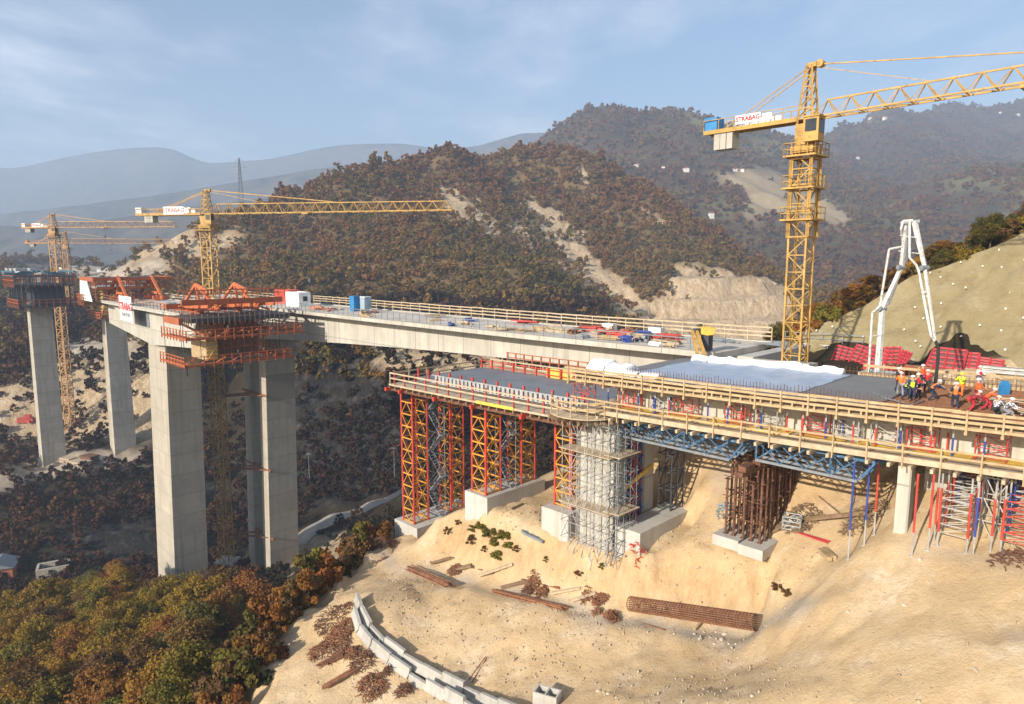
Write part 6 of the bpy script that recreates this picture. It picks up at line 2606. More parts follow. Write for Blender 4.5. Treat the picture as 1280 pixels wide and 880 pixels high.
for px, py, rd, n, mt, lb in ((418, 775, 1.5, 110, 'rust_dark', 'dark tangled brush heap at the top left of the scrap field'), (425, 792, 1.1, 130, 'rust', 'rusty scrap heap right of the brush heap by the barriers'), (412, 812, 1.5, 200, 'rust', 'largest rusty scrap heap left of the barrier curve'),
                              (440, 818, .5, 45, 'rust', 'small rusty scrap pile between the largest heap and barriers'), (452, 829, .8, 60, 'rust_dark', 'flat dark scrap pile hugging the outer barriers'), (465, 862, 1.0, 120, 'rust', 'rusty scrap heap at the bottom edge of the photo'),
                              (505, 866, .55, 50, 'rust_dark', 'small dark scrap pile just outside the barriers'), (485, 842, .3, 25, 'rust_dark', 'tiny scrap pile beside the outer barrier row'), (478, 677, 1.4, 150, 'rust_dark', 'dark rusty scrap heap by the leftmost foundation block'), (440, 697, 1.2, 80, 'rust', 'low reddish scrap heap on the ridge at the bench end'),
                              (568, 716, .6, 60, 'rust', 'rusty coil pile at the left part of the bench'), (665, 732, .6, 80, 'rust', 'rusty coil pile farthest back in the middle of the bench'), (660, 741, .4, 50, 'rust_dark', 'small rusty coil pile in the middle of the bench'), (677, 745, .5, 60, 'rust', 'rusty coil pile in front of the middle ones'), (733, 750, .4, 40, 'rust', 'rusty coil pile left of the two round ones'), (750, 754, .55, 90, 'rust', 'round rusty coil pile right of the middle of the bench'), (764, 773, .5, 90, 'rust', 'round rusty coil pile nearest to the camera on the bench'), (745, 768, .3, 25, 'rust', 'tiny rusty coil pile between the round ones'),
                              (1000, 655, 1.25, 150, 'timber_dark', 'tangle of scrap timber right of the grey crate'), (1080, 648, 1.3, 150, 'timber_dark', 'tangle of scrap timber below the right truss end'), (797, 688, .45, 24, 'red', 'small heap of red steel parts in front of the right foundation block'), (905, 640, .6, 30, 'toilet_grey', 'crumpled teal sheet beside the rusty posts'), (1268, 702, 1.0, 50, 'rust_dark', 'scrap bars at the right picture edge below the frame towers')):
    scrap(lb, px, py, rd, n, M[mt])

# grey crate of clamps
c = on_ground(990, 661)
r = thing('steel_crate', 'grey lattice steel crate right of the concrete strips', 'crate', c, R(-30))
f = MB()
for x in (-.55, .55):
    for y in (-.45, .45):
        f.bar((x, y, 0), (x, y, .95), .08)
for z in (.08, .36, .64, .92):
    for y in (-.45, .45):
        f.bar((-.55, y, z), (.55, y, z), .06)
    for x in (-.55, .55):
        f.bar((x, -.45, z), (x, .45, z), .06)
f.build('frame', M['galv'], r)
f = MB()
for k in range(40):
    p_ = Vector((random.uniform(-.45, .45), random.uniform(-.36, .36), random.uniform(.1, .9)))
    e = Vector((random.uniform(-.2, .2), random.uniform(-.2, .2), random.uniform(-.08, .08)))
    f.bar(p_ - e, p_ + e, .06)
f.build('contents', M['galv'], r)

# hollow concrete block at the bottom edge
c = on_ground(684, 880)
r = thing('hollow_block', 'hollow concrete block with two open cells at the bottom edge', 'concrete block', c, R(-25))
f = MB()
f.box((0, 0, .08), (1.5, .9, .16))
for y in (-.4, .4):
    f.box((0, y, .5), (1.5, .1, .68))
for x in (-.7, 0, .7):
    f.box((x, 0, .5), (.1, .7, .68))
f.build('shell', M['block'], r)
f = MB()
f.box((1.5, -.15, .16), (1.2, .7, .3))
f.box((.55, -.7, .05), (.7, .4, .14))
f.build('loose_slab', M['block'], r)

# stones: the big ones are things, the litter is stuff
def stone_mesh(nm, seed, mat):
    import bmesh
    bm = bmesh.new()
    bmesh.ops.create_icosphere(bm, subdivisions=2, radius=.5)
    for v in bm.verts:
        n_ = float(fbm(np.array([v.co.x * 2 + seed]), np.array([v.co.y * 2 + v.co.z * 1.7]), 3, seed)[0])
        v.co *= 1 + n_ * .7
        v.co.z *= .7
    me = bpy.data.meshes.new(nm)
    bm.to_mesh(me)
    bm.free()
    me.materials.append(mat)
    return me


stm = [stone_mesh('stone', k, M['stone']) for k in range(4)]
big = [(880, 790), (888, 797), (895, 790), (902, 800), (911, 805), (875, 799), (868, 793), (893, 805), (920, 806), (906, 793), (1105, 742), (1000, 777), (1130, 757), (1220, 838), (1060, 765), (1150, 700), (705, 795), (345, 823), (380, 760), (392, 745), (575, 830), (880, 862), (940, 870), (790, 858), (760, 868), (770, 872), (748, 864), (815, 662), (705, 700), (690, 712), (720, 722), (660, 705)]
for k, (px, py) in enumerate(big):
    c = on_ground(px, py)
    o = bpy.data.objects.new('stone', stm[k % 4])
    COL.objects.link(o)
    sc_ = random.uniform(.16, .34)
    o.location = (c.x, c.y, c.z + .1 * sc_)
    o.scale = (sc_, sc_ * random.uniform(.7, 1.2), sc_ * random.uniform(.7, 1))
    o.rotation_euler = (0, 0, random.uniform(0, 6))
    tag(o, 'loose pale stone lying on the tan soil', 'stone', 'loose stones on the soil')
n = 20000
X = rng.uniform(-22, 34, n)
Y = rng.uniform(22, 62, n)
Z = tz(X, Y)
px, py = proj(X, Y, Z)
ok = inpoly(px, py, SOIL) & (px > -20) & (px < 1310) & (py < 900) & (py > 560) & (fbm(X / 4, Y / 4, 4, 77) > -.12 + rng.random(n) * .25)
# rubble is denser at the foot and crest of the bank
X, Y, Z = X[ok], Y[ok], Z[ok]
sz = .024 + .09 * rng.random(len(X)) ** 5 + .02 * rng.random(len(X))
base = np.array([(1, 0, 0), (-.5, .87, 0), (-.5, -.87, 0), (0, 0, .9), (0, 0, -.7)])
tri = np.array([(0, 1, 3), (1, 2, 3), (2, 0, 3), (1, 0, 4), (2, 1, 4), (0, 2, 4)])
jit = 1 + rng.uniform(-.35, .35, (len(X), 5, 3))
co = np.stack([X, Y, Z + sz * .3], 1)[:, None, :] + base[None] * jit * sz[:, None, None]
idx = (np.arange(len(X)) * 5)[:, None, None] + tri[None]
me = raw_mesh('gravel', co.reshape(-1, 3), idx.reshape(-1, 3), M['gravel'])
o = bpy.data.objects.new('gravel', me)
COL.objects.link(o)
o['kind'] = 'stuff'

# ------------------------------------------------------------------ valley road and small things below
def strip(name, pxs, width, mat, lift=.18):
    pts_ = [at(*q) for q in pxs]
    f = MB()
    rows = []
    M_ = []
    for a, b_ in zip(pts_, pts_[1:]):
        for k in range(6):
            M_.append(a.lerp(b_, k / 6))
    M_.append(pts_[-1])
    for i, c in enumerate(M_):
        d = (M_[min(i + 1, len(M_) - 1)] - M_[max(i - 1, 0)])
        d.z = 0
        d.normalize()
        n_ = Vector((-d.y, d.x, 0))
        row = []
        zs_ = [tz1((c + n_ * w).x, (c + n_ * w).y) for w in np.linspace(-width / 2, width / 2, 7)]
        zm_ = sum(zs_) / 7
        for w, z_ in zip(np.linspace(-width / 2, width / 2, 7), zs_):
            q = c + n_ * w
            row.append((q.x, q.y, max(z_, .5 * z_ + .5 * zm_) + lift))
        q = c + n_ * (width / 2 + .3)
        row.append((q.x, q.y, zs_[-1] - .8))
        q = c - n_ * (width / 2 + .3)
        rows.append([(q.x, q.y, zs_[0] - .8)] + row)
    f.loft(rows, False)
    return struct(f.build(name, mat))


M['road'] = pmat('valley_road', (.27, .245, .21), scale=.2, rough=.95, var=.2)
strip('road', [(372, 672, 149), (392, 655, 154), (425, 640, 160), (465, 629, 166), (505, 621, 171), (560, 612, 175)], 5.5, M['road'])

p_ = at(100, 590, 203)
for px, py, Y, sz_, mt, lb in ((112, 574, 206, (4.5, 3, 2.2), 'rust_dark', 'dark machine hut at the foot of the far piers'), (85, 577, 206, (4, 2.2, 1.0), 'timber_grey', 'low timber stack at the foot of the leftmost pier'), (128, 570, 208, (3, 2, 1.2), 'galv', 'grey equipment crate between the far piers'), (100, 584, 203, (6, 3, .9), 'timber_grey', 'long timber stack on the ledge in front of the far piers')):
    a = at(px, py, Y)
    z0_ = tz1(a.x, a.y)
    f = MB()
    f.box((a.x, a.y, z0_ + sz_[2] / 2 - .2), sz_, R(-20))
    f.box((a.x, a.y, z0_ + sz_[2] - .1), (sz_[0] + .4, sz_[1] + .4, .3), R(-20))
    for k in range(3):
        f.box((a.x - 1 + k, a.y - sz_[1] * .7, z0_ + .2), (2.4, .4, .5), R(-20 + 15 * k))
    solo(f, 'site_hut' if 'hut' in lb else 'material_stack', M[mt], lb, 'hut' if 'hut' in lb else 'stack')

f = MB()
a = at(30, 503, 228)
z0_ = tz1(a.x, a.y)
f.box((a.x, a.y, z0_ + .9), (4.5, 2.2, 1.6), R(20))
f.box((a.x + .8, a.y, z0_ + 2.1), (1.8, 1.9, 1.2), R(20))
f.tube((a.x - 1.5, a.y - 1.1, z0_ + .4), (a.x - 1.5, a.y + 1.1, z0_ + .4), .5, 10)
f.tube((a.x + 1.5, a.y - 1.1, z0_ + .4), (a.x + 1.5, a.y + 1.1, z0_ + .4), .5, 10)
solo(f, 'digger', M['container_red'], 'small red digger on the tan ledge left of the far pier', 'digger')


def house(label, p_, w, d, h, rz=0.0, roof='roof', wall='house', rh=.5, wins=True):
    r = thing('house', label, 'house', p_, rz)
    f = MB()
    f.box((0, 0, h / 2 - 2), (w, d, h + 4))
    f.build('wall', M[wall], r)
    f = MB()
    e = .5
    H = w * rh * .5
    vs_ = [(-w / 2 - e, -d / 2 - e, h), (w / 2 + e, -d / 2 - e, h), (w / 2 + e, d / 2 + e, h), (-w / 2 - e, d / 2 + e, h), (0, -d / 2 - e, h + H), (0, d / 2 + e, h + H)]
    f.add(vs_, [(0, 1, 4), (2, 3, 5), (1, 2, 5, 4), (3, 0, 4, 5), (0, 3, 2, 1)])
    f.build('roof', M[roof], r)
    if wins:
        for x in (-w * .25, w * .25):
            f = MB()
            f.box((x, -d / 2 - .02, h * .55), (w * .16, .1, h * .3))
            f.build('window', M['glass'], r)


def back_hit(px, py, y0=700, y1=2600):
    for Y in np.arange(y0, y1, 4):
        p_ = at(px, py, Y)
        if p_.z < float(bz(np.array([p_.x]), np.array([p_.y]))[0]):
            return p_
    return at(px, py, 1000)


for px, py, w, rz, lb in ((796, 209, 12, .3, 'small far house with a red roof, farthest left on the hill'), (829, 211, 9, -.2, 'red roofed far house between two others on the hill'), (857, 215, 15, .1, 'larger white far house with a red roof on the hill'),
                          (918, 214, 12, .2, 'white farmhouse at the upper edge of the pale field'), (928, 214, 9, -.3, 'low white shed beside the farmhouse at the field'), (889, 270, 10, .2, 'small white house below the pale field'), (1071, 199, 14, .2, 'tall white house with a red roof right of the crane mast'),
                          (1087, 149, 13, .1, 'pale house high on the far slope right of the crane'), (1106, 149, 15, .4, 'wide pale house high on the far slope'), (1251, 142, 14, .2, 'pale house near the right edge of the far slope'), (1273, 144, 12, .1, 'pale house at the right picture edge on the far slope'), (1052, 215, 9, .3, 'brown roofed house just right of the crane mast')):
    p_ = back_hit(px, py)
    k = p_.y / 1100
    house(lb, p_, w * .62, w * .55, w * .36, rz, wins=False)
# houses low on the left
p_ = at(4, 748, 150)
p_.z = tz1(p_.x, p_.y) - .5
house('house with an orange red wall and grey roof at the lower left edge', p_, 6, 5.5, 3.6, .4, roof='grey_steel', wall='roof')
p_ = at(68, 722, 152)
f = MB()
for y in (-2, 2):
    f.box((0, y, .7), (6.4, .5, 2.6))
f.box((-3.0, 0, .7), (.5, 3.6, 2.6))
f.box((3.0, 0, .4), (.5, 3.6, 2.0))
ru = f.build('ruin', M['pier'])
ru.location = (p_.x, p_.y, tz1(p_.x, p_.y))
ru.rotation_euler = (0, 0, .5)
tag(ru, 'roofless grey stone ruin at the foot of the scrub slope', 'ruin')

# the plant beyond the far piers at the left
lots = [(8, 339, 430, 'galv', 14, 'flat grey storage hall at the left edge beyond the caged pier'), (102, 330, 560, 'white', 12, 'white site hall in the middle of the far plant'), (118, 331, 560, 'toilet_blue', 7, 'blue site container in the far plant'), (92, 333, 540, 'white_worn', 8, 'white lorry body left of the white hall in the far plant'),
        (130, 334, 520, 'white', 9, 'white container right of the blue one in the far plant'), (150, 337, 500, 'timber', 8, 'tan heap of material in the far plant'), (165, 344, 470, 'galv', 10, 'grey roofed store at the right end of the far plant'), (140, 343, 470, 'grey_steel', 12, 'long dark store in front of the far plant'), (175, 341, 480, 'white', 6, 'small white cabin at the right of the far plant'), (60, 338, 500, 'galv', 10, 'grey silo shed behind the teal cage')]
for px, py, Y, mt, w, lb in lots:
    p_ = at(px, py, Y)
    z0_ = tz1(p_.x, p_.y)
    r = thing('site_hall', lb, 'hall', (p_.x, p_.y, z0_), R(random.uniform(-25, 25)))
    f = MB()
    f.box((0, 0, 1.0), (w, w * .45, 4.0))
    f.build('wall', M[mt], r)
    f = MB()
    f.loft([[(-w / 2 - .3, -w * .25, 3.01), (w / 2 + .3, -w * .25, 3.01), (w / 2 + .3, w * .25, 3.01), (-w / 2 - .3, w * .25, 3.01)], [(-w / 2 - .3, -.2, 4.2), (w / 2 + .3, -.2, 4.2), (w / 2 + .3, .2, 4.2), (-w / 2 - .3, .2, 4.2)]])
    f.build('roof', M['galv' if mt != 'galv' else 'white_worn'], r)

for k in range(26):
    px, py = random.uniform(0, 210), random.uniform(326, 347)
    Y = random.uniform(440, 600)
    p_ = at(px, py, Y)
    z0_ = tz1(p_.x, p_.y)
    f = MB()
    w, d, h = random.uniform(3, 8), random.uniform(2.4, 4), random.uniform(1.6, 3.2)
    rz = random.uniform(-.5, .5)
    f.box((p_.x, p_.y, z0_ + h / 2 - .3), (w, d, h + .6), rz)
    f.box((p_.x, p_.y, z0_ + h + .08), (w + .3, d + .3, .16), rz)
    cn, wd_ = random.choice((('white', 'white'), ('galv', 'grey'), ('toilet_blue', 'blue'), ('white_worn', 'off white'), ('timber', 'tan')))
    solo(f, 'site_container', M[cn], '%s site container in the hazy plant yard beyond the far piers' % wd_, 'container', '%s containers in the far plant yard' % wd_)

# pylon and poles
p_ = at(302, 262, 640)
r = thing('electricity_pylon', 'hazy lattice electricity pylon behind the middle crane', 'pylon', p_)
f = MB()
for x, y in ((-3, -3), (3, -3), (3, 3), (-3, 3)):
    f.bar((x, y, -30), (x * .12, y * .12, 46), .35)
for z in np.arange(-12, 44, 7):
    k0, k1 = 1 - (z + 30) / 76 * .88, 1 - (z + 37) / 76 * .88
    for a, b_ in (((-3, -3), (3, -3)), ((3, -3), (3, 3)), ((3, 3), (-3, 3)), ((-3, 3), (-3, -3))):
        f.bar((a[0] * k0, a[1] * k0, z), (b_[0] * k1, b_[1] * k1, z + 7), .2)
f.build('tower', M['grey_steel'], r)
f = MB()
for z, w in ((32, 7), (38, 6), (44, 4)):
    f.bar((-w, 0, z), (w, 0, z), .35)
    for s_ in (-1, 1):
        f.bar((s_ * w, 0, z), (0, 0, z + 2.5), .2)
f.build('cross_arm', M['grey_steel'], r)
for px, py, Y, h, lb in ((387, 602, 186, 9, 'thin pole in the dark gorge left of the valley road'), (493, 590, 180, 9, 'thin pole in the gorge beside the leftmost shoring tower'), (136, 315, 560, 16, 'light pole behind the far plant'), (164, 318, 560, 14, 'thin mast right of the light pole in the far plant')):
    p_ = at(px, py, Y)
    z0_ = tz1(p_.x, p_.y)
    f = MB()
    f.tube((p_.x, p_.y, z0_ - .5), (p_.x, p_.y, z0_ + h), .11, 6, .07)
    f.bar((p_.x - .8, p_.y, z0_ + h - .5), (p_.x + .8, p_.y, z0_ + h - .5), .12)
    solo(f, 'utility_pole', M['grey_steel'], lb, 'pole')
# load hanging below the middle crane and lines in the air
p_ = at(331, 332, 134)
f = MB()
for x in (-.55, .55):
    for y in (-.55, .55):
        f.bar((p_.x + x, p_.y + y, p_.z - .9), (p_.x + x, p_.y + y, p_.z + .9), .09)
for z in (-.9, -.3, .3, .9):
    for y in (-.55, .55):
        f.bar((p_.x - .55, p_.y + y, p_.z + z), (p_.x + .55, p_.y + y, p_.z + z), .08)
    for x in (-.55, .55):
        f.bar((p_.x + x, p_.y - .55, p_.z + z), (p_.x + x, p_.y + .55, p_.z + z), .08)
for x in (-.5, .5):
    f.bar((p_.x + x, p_.y, p_.z + .9), (p_.x, p_.y, p_.z + 2.2), .05)
solo(f, 'lifting_cage', M['rust'], 'small rusty lifting cage hanging from the middle crane', 'lifting cage')
# ------------------------------------------------------------------ workers
def skin(verts, edges, radii, root=0, sub=1):
    me = bpy.data.meshes.new('tmp')
    me.from_pydata([tuple(v) for v in verts], edges, [])
    o = bpy.data.objects.new('tmp', me)
    COL.objects.link(o)
    o.modifiers.new('s', 'SKIN')
    sv_ = me.skin_vertices[0].data
    for i, r in enumerate(radii):
        sv_[i].radius = (r, r) if not isinstance(r, tuple) else r
        sv_[i].use_root = (i == root)
    sb = o.modifiers.new('b', 'SUBSURF')
    sb.levels = sub
    sb.render_levels = sub
    bpy.context.view_layer.update()
    dg = bpy.context.evaluated_depsgraph_get()
    out = bpy.data.meshes.new_from_object(o.evaluated_get(dg))
    bpy.data.objects.remove(o)
    bpy.data.meshes.remove(me)
    for p_ in out.polygons:
        p_.use_smooth = True
    return out


POSES = {}
# joints (x right, y forward is -y, z up); lean = trunk pitch forward
def pose(lean=0, stride=.12, crouch=0.0, la=(-.3, .15, 0), ra=(-.3, .15, 0)):
    hip = .92 * (1 - crouch)
    J = {}
    J['pelvis'] = Vector((0, crouch * .15, hip))
    a = R(lean)
    up = Vector((0, -math.sin(a), math.cos(a)))
    J['belly'] = J['pelvis'] + up * .20
    J['chest'] = J['pelvis'] + up * .42
    J['neck'] = J['pelvis'] + up * .56
    hu = Vector((0, -math.sin(a * .6), math.cos(a * .6)))
    J['head'] = J['neck'] + hu * .13
    J['crown'] = J['neck'] + hu * .25
    for sd_, sg in (('l', 1), ('r', -1)):
        J['hip' + sd_] = J['pelvis'] + Vector((sg * .10, 0, -.04))
        foot = Vector((sg * .13, -sg * stride, .08))
        kn = (J['hip' + sd_] + foot) / 2
        reach = (J['hip' + sd_] - foot).length
        bend = math.sqrt(max(0.0, .42 ** 2 - (reach / 2) ** 2)) + .02
        J['knee' + sd_] = kn + Vector((sg * .02, -bend, 0))
        J['foot' + sd_] = foot
        J['toe' + sd_] = foot + Vector((sg * .02, -.17, -.035))
        sh_ = J['chest'] + up * .08 + Vector((sg * .19, 0, 0))
        J['sho' + sd_] = sh_
        d = la if sd_ == 'l' else ra
        el = sh_ + Vector((sg * .06, d[0] * .3, -.26 + d[2] * .2))
        J['elb' + sd_] = el
        J['wri' + sd_] = el + Vector((-sg * .04 + d[1] * 0, d[0] * .75 - .05, -.20 + d[1])).normalized() * .25
        J['han' + sd_] = J['wri' + sd_] + (J['wri' + sd_] - el).normalized() * .09
    return J


def worker(label, p_, rz, J, top, vest, trouser, helmet, tool=None, group='workers pouring the deck'):
    r = thing('person', label, 'person', p_, rz, group)
    bones = [('pelvis', 'belly'), ('belly', 'chest'), ('chest', 'neck'), ('neck', 'head'), ('head', 'crown')]
    rad = {'pelvis': .12, 'belly': .115, 'chest': .13, 'neck': .055, 'head': .095, 'crown': .07}
    for sd_ in 'lr':
        bones += [('pelvis', 'hip' + sd_), ('hip' + sd_, 'knee' + sd_), ('knee' + sd_, 'foot' + sd_), ('foot' + sd_, 'toe' + sd_), ('chest', 'sho' + sd_), ('sho' + sd_, 'elb' + sd_), ('elb' + sd_, 'wri' + sd_), ('wri' + sd_, 'han' + sd_)]
        for k, v in (('hip', .085), ('knee', .06), ('foot', .045), ('toe', .035), ('sho', .06), ('elb', .045), ('wri', .03), ('han', .035)):
            rad[k + sd_] = v
    names = list(rad)
    ix = {n_: i for i, n_ in enumerate(names)}
    vs_ = [J[n_] for n_ in names]
    ed = [(ix[a], ix[b_]) for a, b_ in bones]
    rd = [rad[n_] for n_ in names]
    for sd_, sg in (('l', 1), ('r', -1)):
        h_ = J['han' + sd_]
        d = (h_ - J['wri' + sd_]).normalized()
        x = d.cross(Vector((0, 0, 1)))
        x = x.normalized() if x.length > .1 else Vector((1, 0, 0))
        for k, o_ in enumerate((-.033, -.011, .011, .033)):
            i = len(vs_)
            vs_ += [h_ + x * o_ + d * .045, h_ + x * o_ * 1.1 + d * (.075 + .006 * (1 - abs(k - 1.5))) - Vector((0, 0, .02))]
            rd += [.010, .008]
            ed += [(ix['han' + sd_], i), (i, i + 1)]
        i = len(vs_)
        vs_ += [J['wri' + sd_] + d * .04 + x * .045 * -sg, J['wri' + sd_] + d * .075 + x * .06 * -sg]
        rd += [.011, .009]
        ed += [(ix['wri' + sd_], i), (i, i + 1)]
    me = skin(vs_, ed, rd)
    me.materials.append(M['flesh'])
    b_ = bpy.data.objects.new('body', me)
    COL.objects.link(b_)
    b_.parent = r

    def cloth(name, sel, radd, bn, mat):
        nm = sel
        i2 = {n_: i for i, n_ in enumerate(nm)}
        m_ = skin([J[n_] for n_ in nm], [(i2[a], i2[c]) for a, c in bn], [radd[n_] for n_ in nm])
        m_.materials.append(mat)
        o_ = bpy.data.objects.new(name, m_)
        COL.objects.link(o_)
        o_.parent = r
        return o_
    nm = ['belly', 'pelvis', 'chest', 'shol', 'shor', 'elbl', 'elbr', 'wril', 'wrir']
    cloth('jacket', nm, dict(belly=.15, pelvis=.15, chest=.165, shol=.085, shor=.085, elbl=.065, elbr=.065, wril=.05, wrir=.05),
          [('belly', 'pelvis'), ('belly', 'chest'), ('chest', 'shol'), ('chest', 'shor'), ('shol', 'elbl'), ('shor', 'elbr'), ('elbl', 'wril'), ('elbr', 'wrir')], top)
    if vest:
        o_ = cloth('vest', ['belly', 'pelvis', 'chest'], dict(belly=.172, pelvis=.165, chest=.185), [('belly', 'pelvis'), ('belly', 'chest')], vest)
    nm = ['pelvis', 'hipl', 'hipr', 'kneel', 'kneer', 'footl', 'footr']
    cloth('trousers', nm, dict(pelvis=.145, hipl=.11, hipr=.11, kneel=.085, kneer=.085, footl=.07, footr=.07), [('pelvis', 'hipl'), ('pelvis', 'hipr'), ('hipl', 'kneel'), ('hipr', 'kneer'), ('kneel', 'footl'), ('kneer', 'footr')], trouser)
    for sd_ in 'lr':
        cloth('boot', ['foot' + sd_, 'toe' + sd_], {'foot' + sd_: .072, 'toe' + sd_: .05}, [('foot' + sd_, 'toe' + sd_)], M['black'])
    # helmet: dome and brim, following the head's tilt
    hd = (J['crown'] - J['neck']).normalized()
    x = Vector((1, 0, 0))
    y = hd.cross(x)
    f = MB()
    c = J['head'] + hd * .05
    rings = []
    for k in range(6):
        t = k / 5 * math.pi / 2
        rr, hh = .128 * math.cos(t) + .002, .12 * math.sin(t)
        rings.append([c + x * math.cos(u) * rr + y * math.sin(u) * rr * 1.1 + hd * hh for u in np.linspace(0, 2 * math.pi, 13)[:-1]])
    f.loft(rings)
    rings = [[c + x * math.cos(u) * q + y * (math.sin(u) * q * 1.1 + (.05 if math.sin(u) * y.y < 0 else 0)) * 1 + hd * h_ for u in np.linspace(0, 2 * math.pi, 13)[:-1]] for q, h_ in ((.15, -.008), (.15, .008))]
    f.loft(rings)
    f.build('helmet', helmet, r, True)
    # face: eyes, nose, mouth
    fd = -y if (-y).y < 0 else y
    f = MB()
    hc = J['head']
    for sg in (-1, 1):
        f.box(hc + fd * .092 + x * sg * .033 + hd * .02, (.02, .02, .014))
    f.box(hc + fd * .092 - hd * .05, (.045, .014, .010))
    f.build('eye_and_mouth', M['black'], r)
    r.scale = (.88, .88, .88)
    if tool:
        a, c = J['hanl'], J['hanr']
        f = MB()
        d = Vector((0, -1, -.75)).normalized()
        m_ = (a + c) / 2
        f.tube(m_ - d * .5, m_ + d * .95, .022, 6)
        e = m_ + d * .95
        f.hexa([e + Vector(q) for q in ((-.12, 0, 0), (.12, 0, 0), (.12, -.25, -.1), (-.12, -.25, -.1), (-.12, 0, .03), (.12, 0, .03), (.12, -.25, -.07), (-.12, -.25, -.07))])
        f.build('shovel', M['timber_grey'], r)
    return r


def cmat(n_, c):
    M[n_] = pmat(n_, c, scale=9, rough=.85, var=.18)


for n_, c in (('flesh', (.50, .28, .19)), ('hi_vis_orange', (.85, .17, .02)), ('hi_vis_yellow', (.62, .78, .03)), ('cloth_red', (.45, .02, .03)), ('cloth_navy', (.02, .028, .06)), ('cloth_maroon', (.24, .02, .035)), ('cloth_black', (.025, .025, .03)),
              ('cloth_white', (.68, .67, .66)), ('cloth_orange', (.72, .10, .02)), ('cloth_grey', (.22, .22, .24)), ('helmet_white', (.80, .80, .78)), ('helmet_yellow', (.72, .80, .03))):
    cmat(n_, c)


def check_mat():
    m, nt, b, _ = nodes('checked_shirt')
    ch = N(nt, 'ShaderNodeTexChecker')
    ch.inputs['Scale'].default_value = 11
    ch.inputs['Color1'].default_value = (.7, .7, .7, 1)
    ch.inputs['Color2'].default_value = (.09, .10, .14, 1)
    L(nt, pos(nt), ch.inputs['Vector'])
    L(nt, ch.outputs[0], b.inputs['Base Color'])
    return m


M['check'] = check_mat()
stand = pose()
walk = pose(8, .22, .03, (-.5, .2, 0), (.2, .1, 0))
bend = pose(42, .25, .10, (-.7, 0, 0), (-.9, .05, 0))
bend2 = pose(62, .22, .10, (-.5, -.1, -.3), (-.7, -.05, -.3))
crouch = pose(35, .15, .48, (-.8, .1, 0), (-.8, .1, 0))
armup = pose(6, .14, .02, (-.9, .5, .5), (-.9, .35, .3))
D_ = ZB - .06


def dk(px, py, z):
    """point of the deck plane seen at a pixel"""
    v = (440 - py) / F
    k = (v * CP - SP) / (CP + v * SP)
    Y = z / k
    q = at(px, py, Y)
    return Vector((q.x, q.y, z))


W_ = [
    (1122, 489, 20, stand, 'cloth_black', None, 'cloth_black', 'helmet_white', None, 'person in a black jacket and white helmet, leftmost and behind the group'),
    (1125, 495, 160, walk, 'hi_vis_orange', 'hi_vis_orange', 'cloth_grey', 'helmet_white', None, 'person in an orange vest and light grey trousers at the left end of the group'),
    (1132, 499, 40, bend, 'cloth_navy', 'hi_vis_yellow', 'cloth_navy', 'helmet_yellow', None, 'person in a green yellow vest and yellow helmet, stooping'),
    (1139, 501, -20, stand, 'cloth_navy', 'hi_vis_yellow', 'cloth_navy', 'helmet_white', None, 'person in a bright yellow vest and white helmet beside the stooping one'),
    (1146, 497, 60, stand, 'cloth_red', None, 'cloth_navy', 'helmet_white', None, 'person in a red jacket between the yellow and orange vests'),
    (1152, 484, 30, stand, 'cloth_orange', None, 'cloth_black', 'helmet_white', None, 'person in an orange jacket standing behind the group at the rear edge'),
    (1158, 491, -30, armup, 'cloth_red', None, 'cloth_black', 'helmet_white', None, 'person in dark red holding the black pump hose'),
    (1164, 501, 70, bend, 'cloth_navy', 'hi_vis_orange', 'cloth_navy', 'helmet_white', 1, 'person in an orange vest and dark trousers stooping right of the hose'),
    (1201, 496, -60, armup, 'hi_vis_yellow', 'hi_vis_yellow', 'hi_vis_orange', 'helmet_yellow', None, 'tall person in a yellow jacket, orange trousers and yellow helmet'),
    (1193, 511, 150, stand, 'cloth_navy', 'hi_vis_orange', 'cloth_navy', 'helmet_white', 1, 'person in an orange red vest seen from behind, in front of the tall one'),
    (1213, 514, 100, bend2, 'cloth_maroon', None, 'cloth_red', 'helmet_white', 1, 'person in maroon overalls bending deeply over the rebar'),
    (1221, 505, 20, stand, 'cloth_orange', 'hi_vis_orange', 'cloth_maroon', 'helmet_white', None, 'person in an orange shirt behind the maroon overalls'),
    (1231, 513, 60, bend, 'cloth_orange', None, 'cloth_red', 'helmet_white', 1, 'person in orange overalls shovelling near the rebar'),
    (1223, 486, 0, stand, 'cloth_white', 'cloth_red', 'cloth_grey', 'helmet_white', None, 'person in a white shirt standing at the rear edge formwork'),
    (1244, 519, 120, crouch, 'check', None, 'cloth_black', 'helmet_white', None, 'crouching person in a checked shirt, nearest the timber edge'),
    (1256, 520, 40, crouch, 'check', None, 'cloth_grey', 'helmet_white', None, 'crouching person in a checked shirt at the right end of the group'),
]
for px, py, rz, J, tp_, vs_, tr_, hl_, tl_, lb in W_:
    z = (ZB if px < 1142 else ZB - .10) + .005
    worker(lb, dk(px, py, z), R(rz), J, M[tp_], M[vs_] if vs_ else None, M[tr_], M[hl_], tl_)
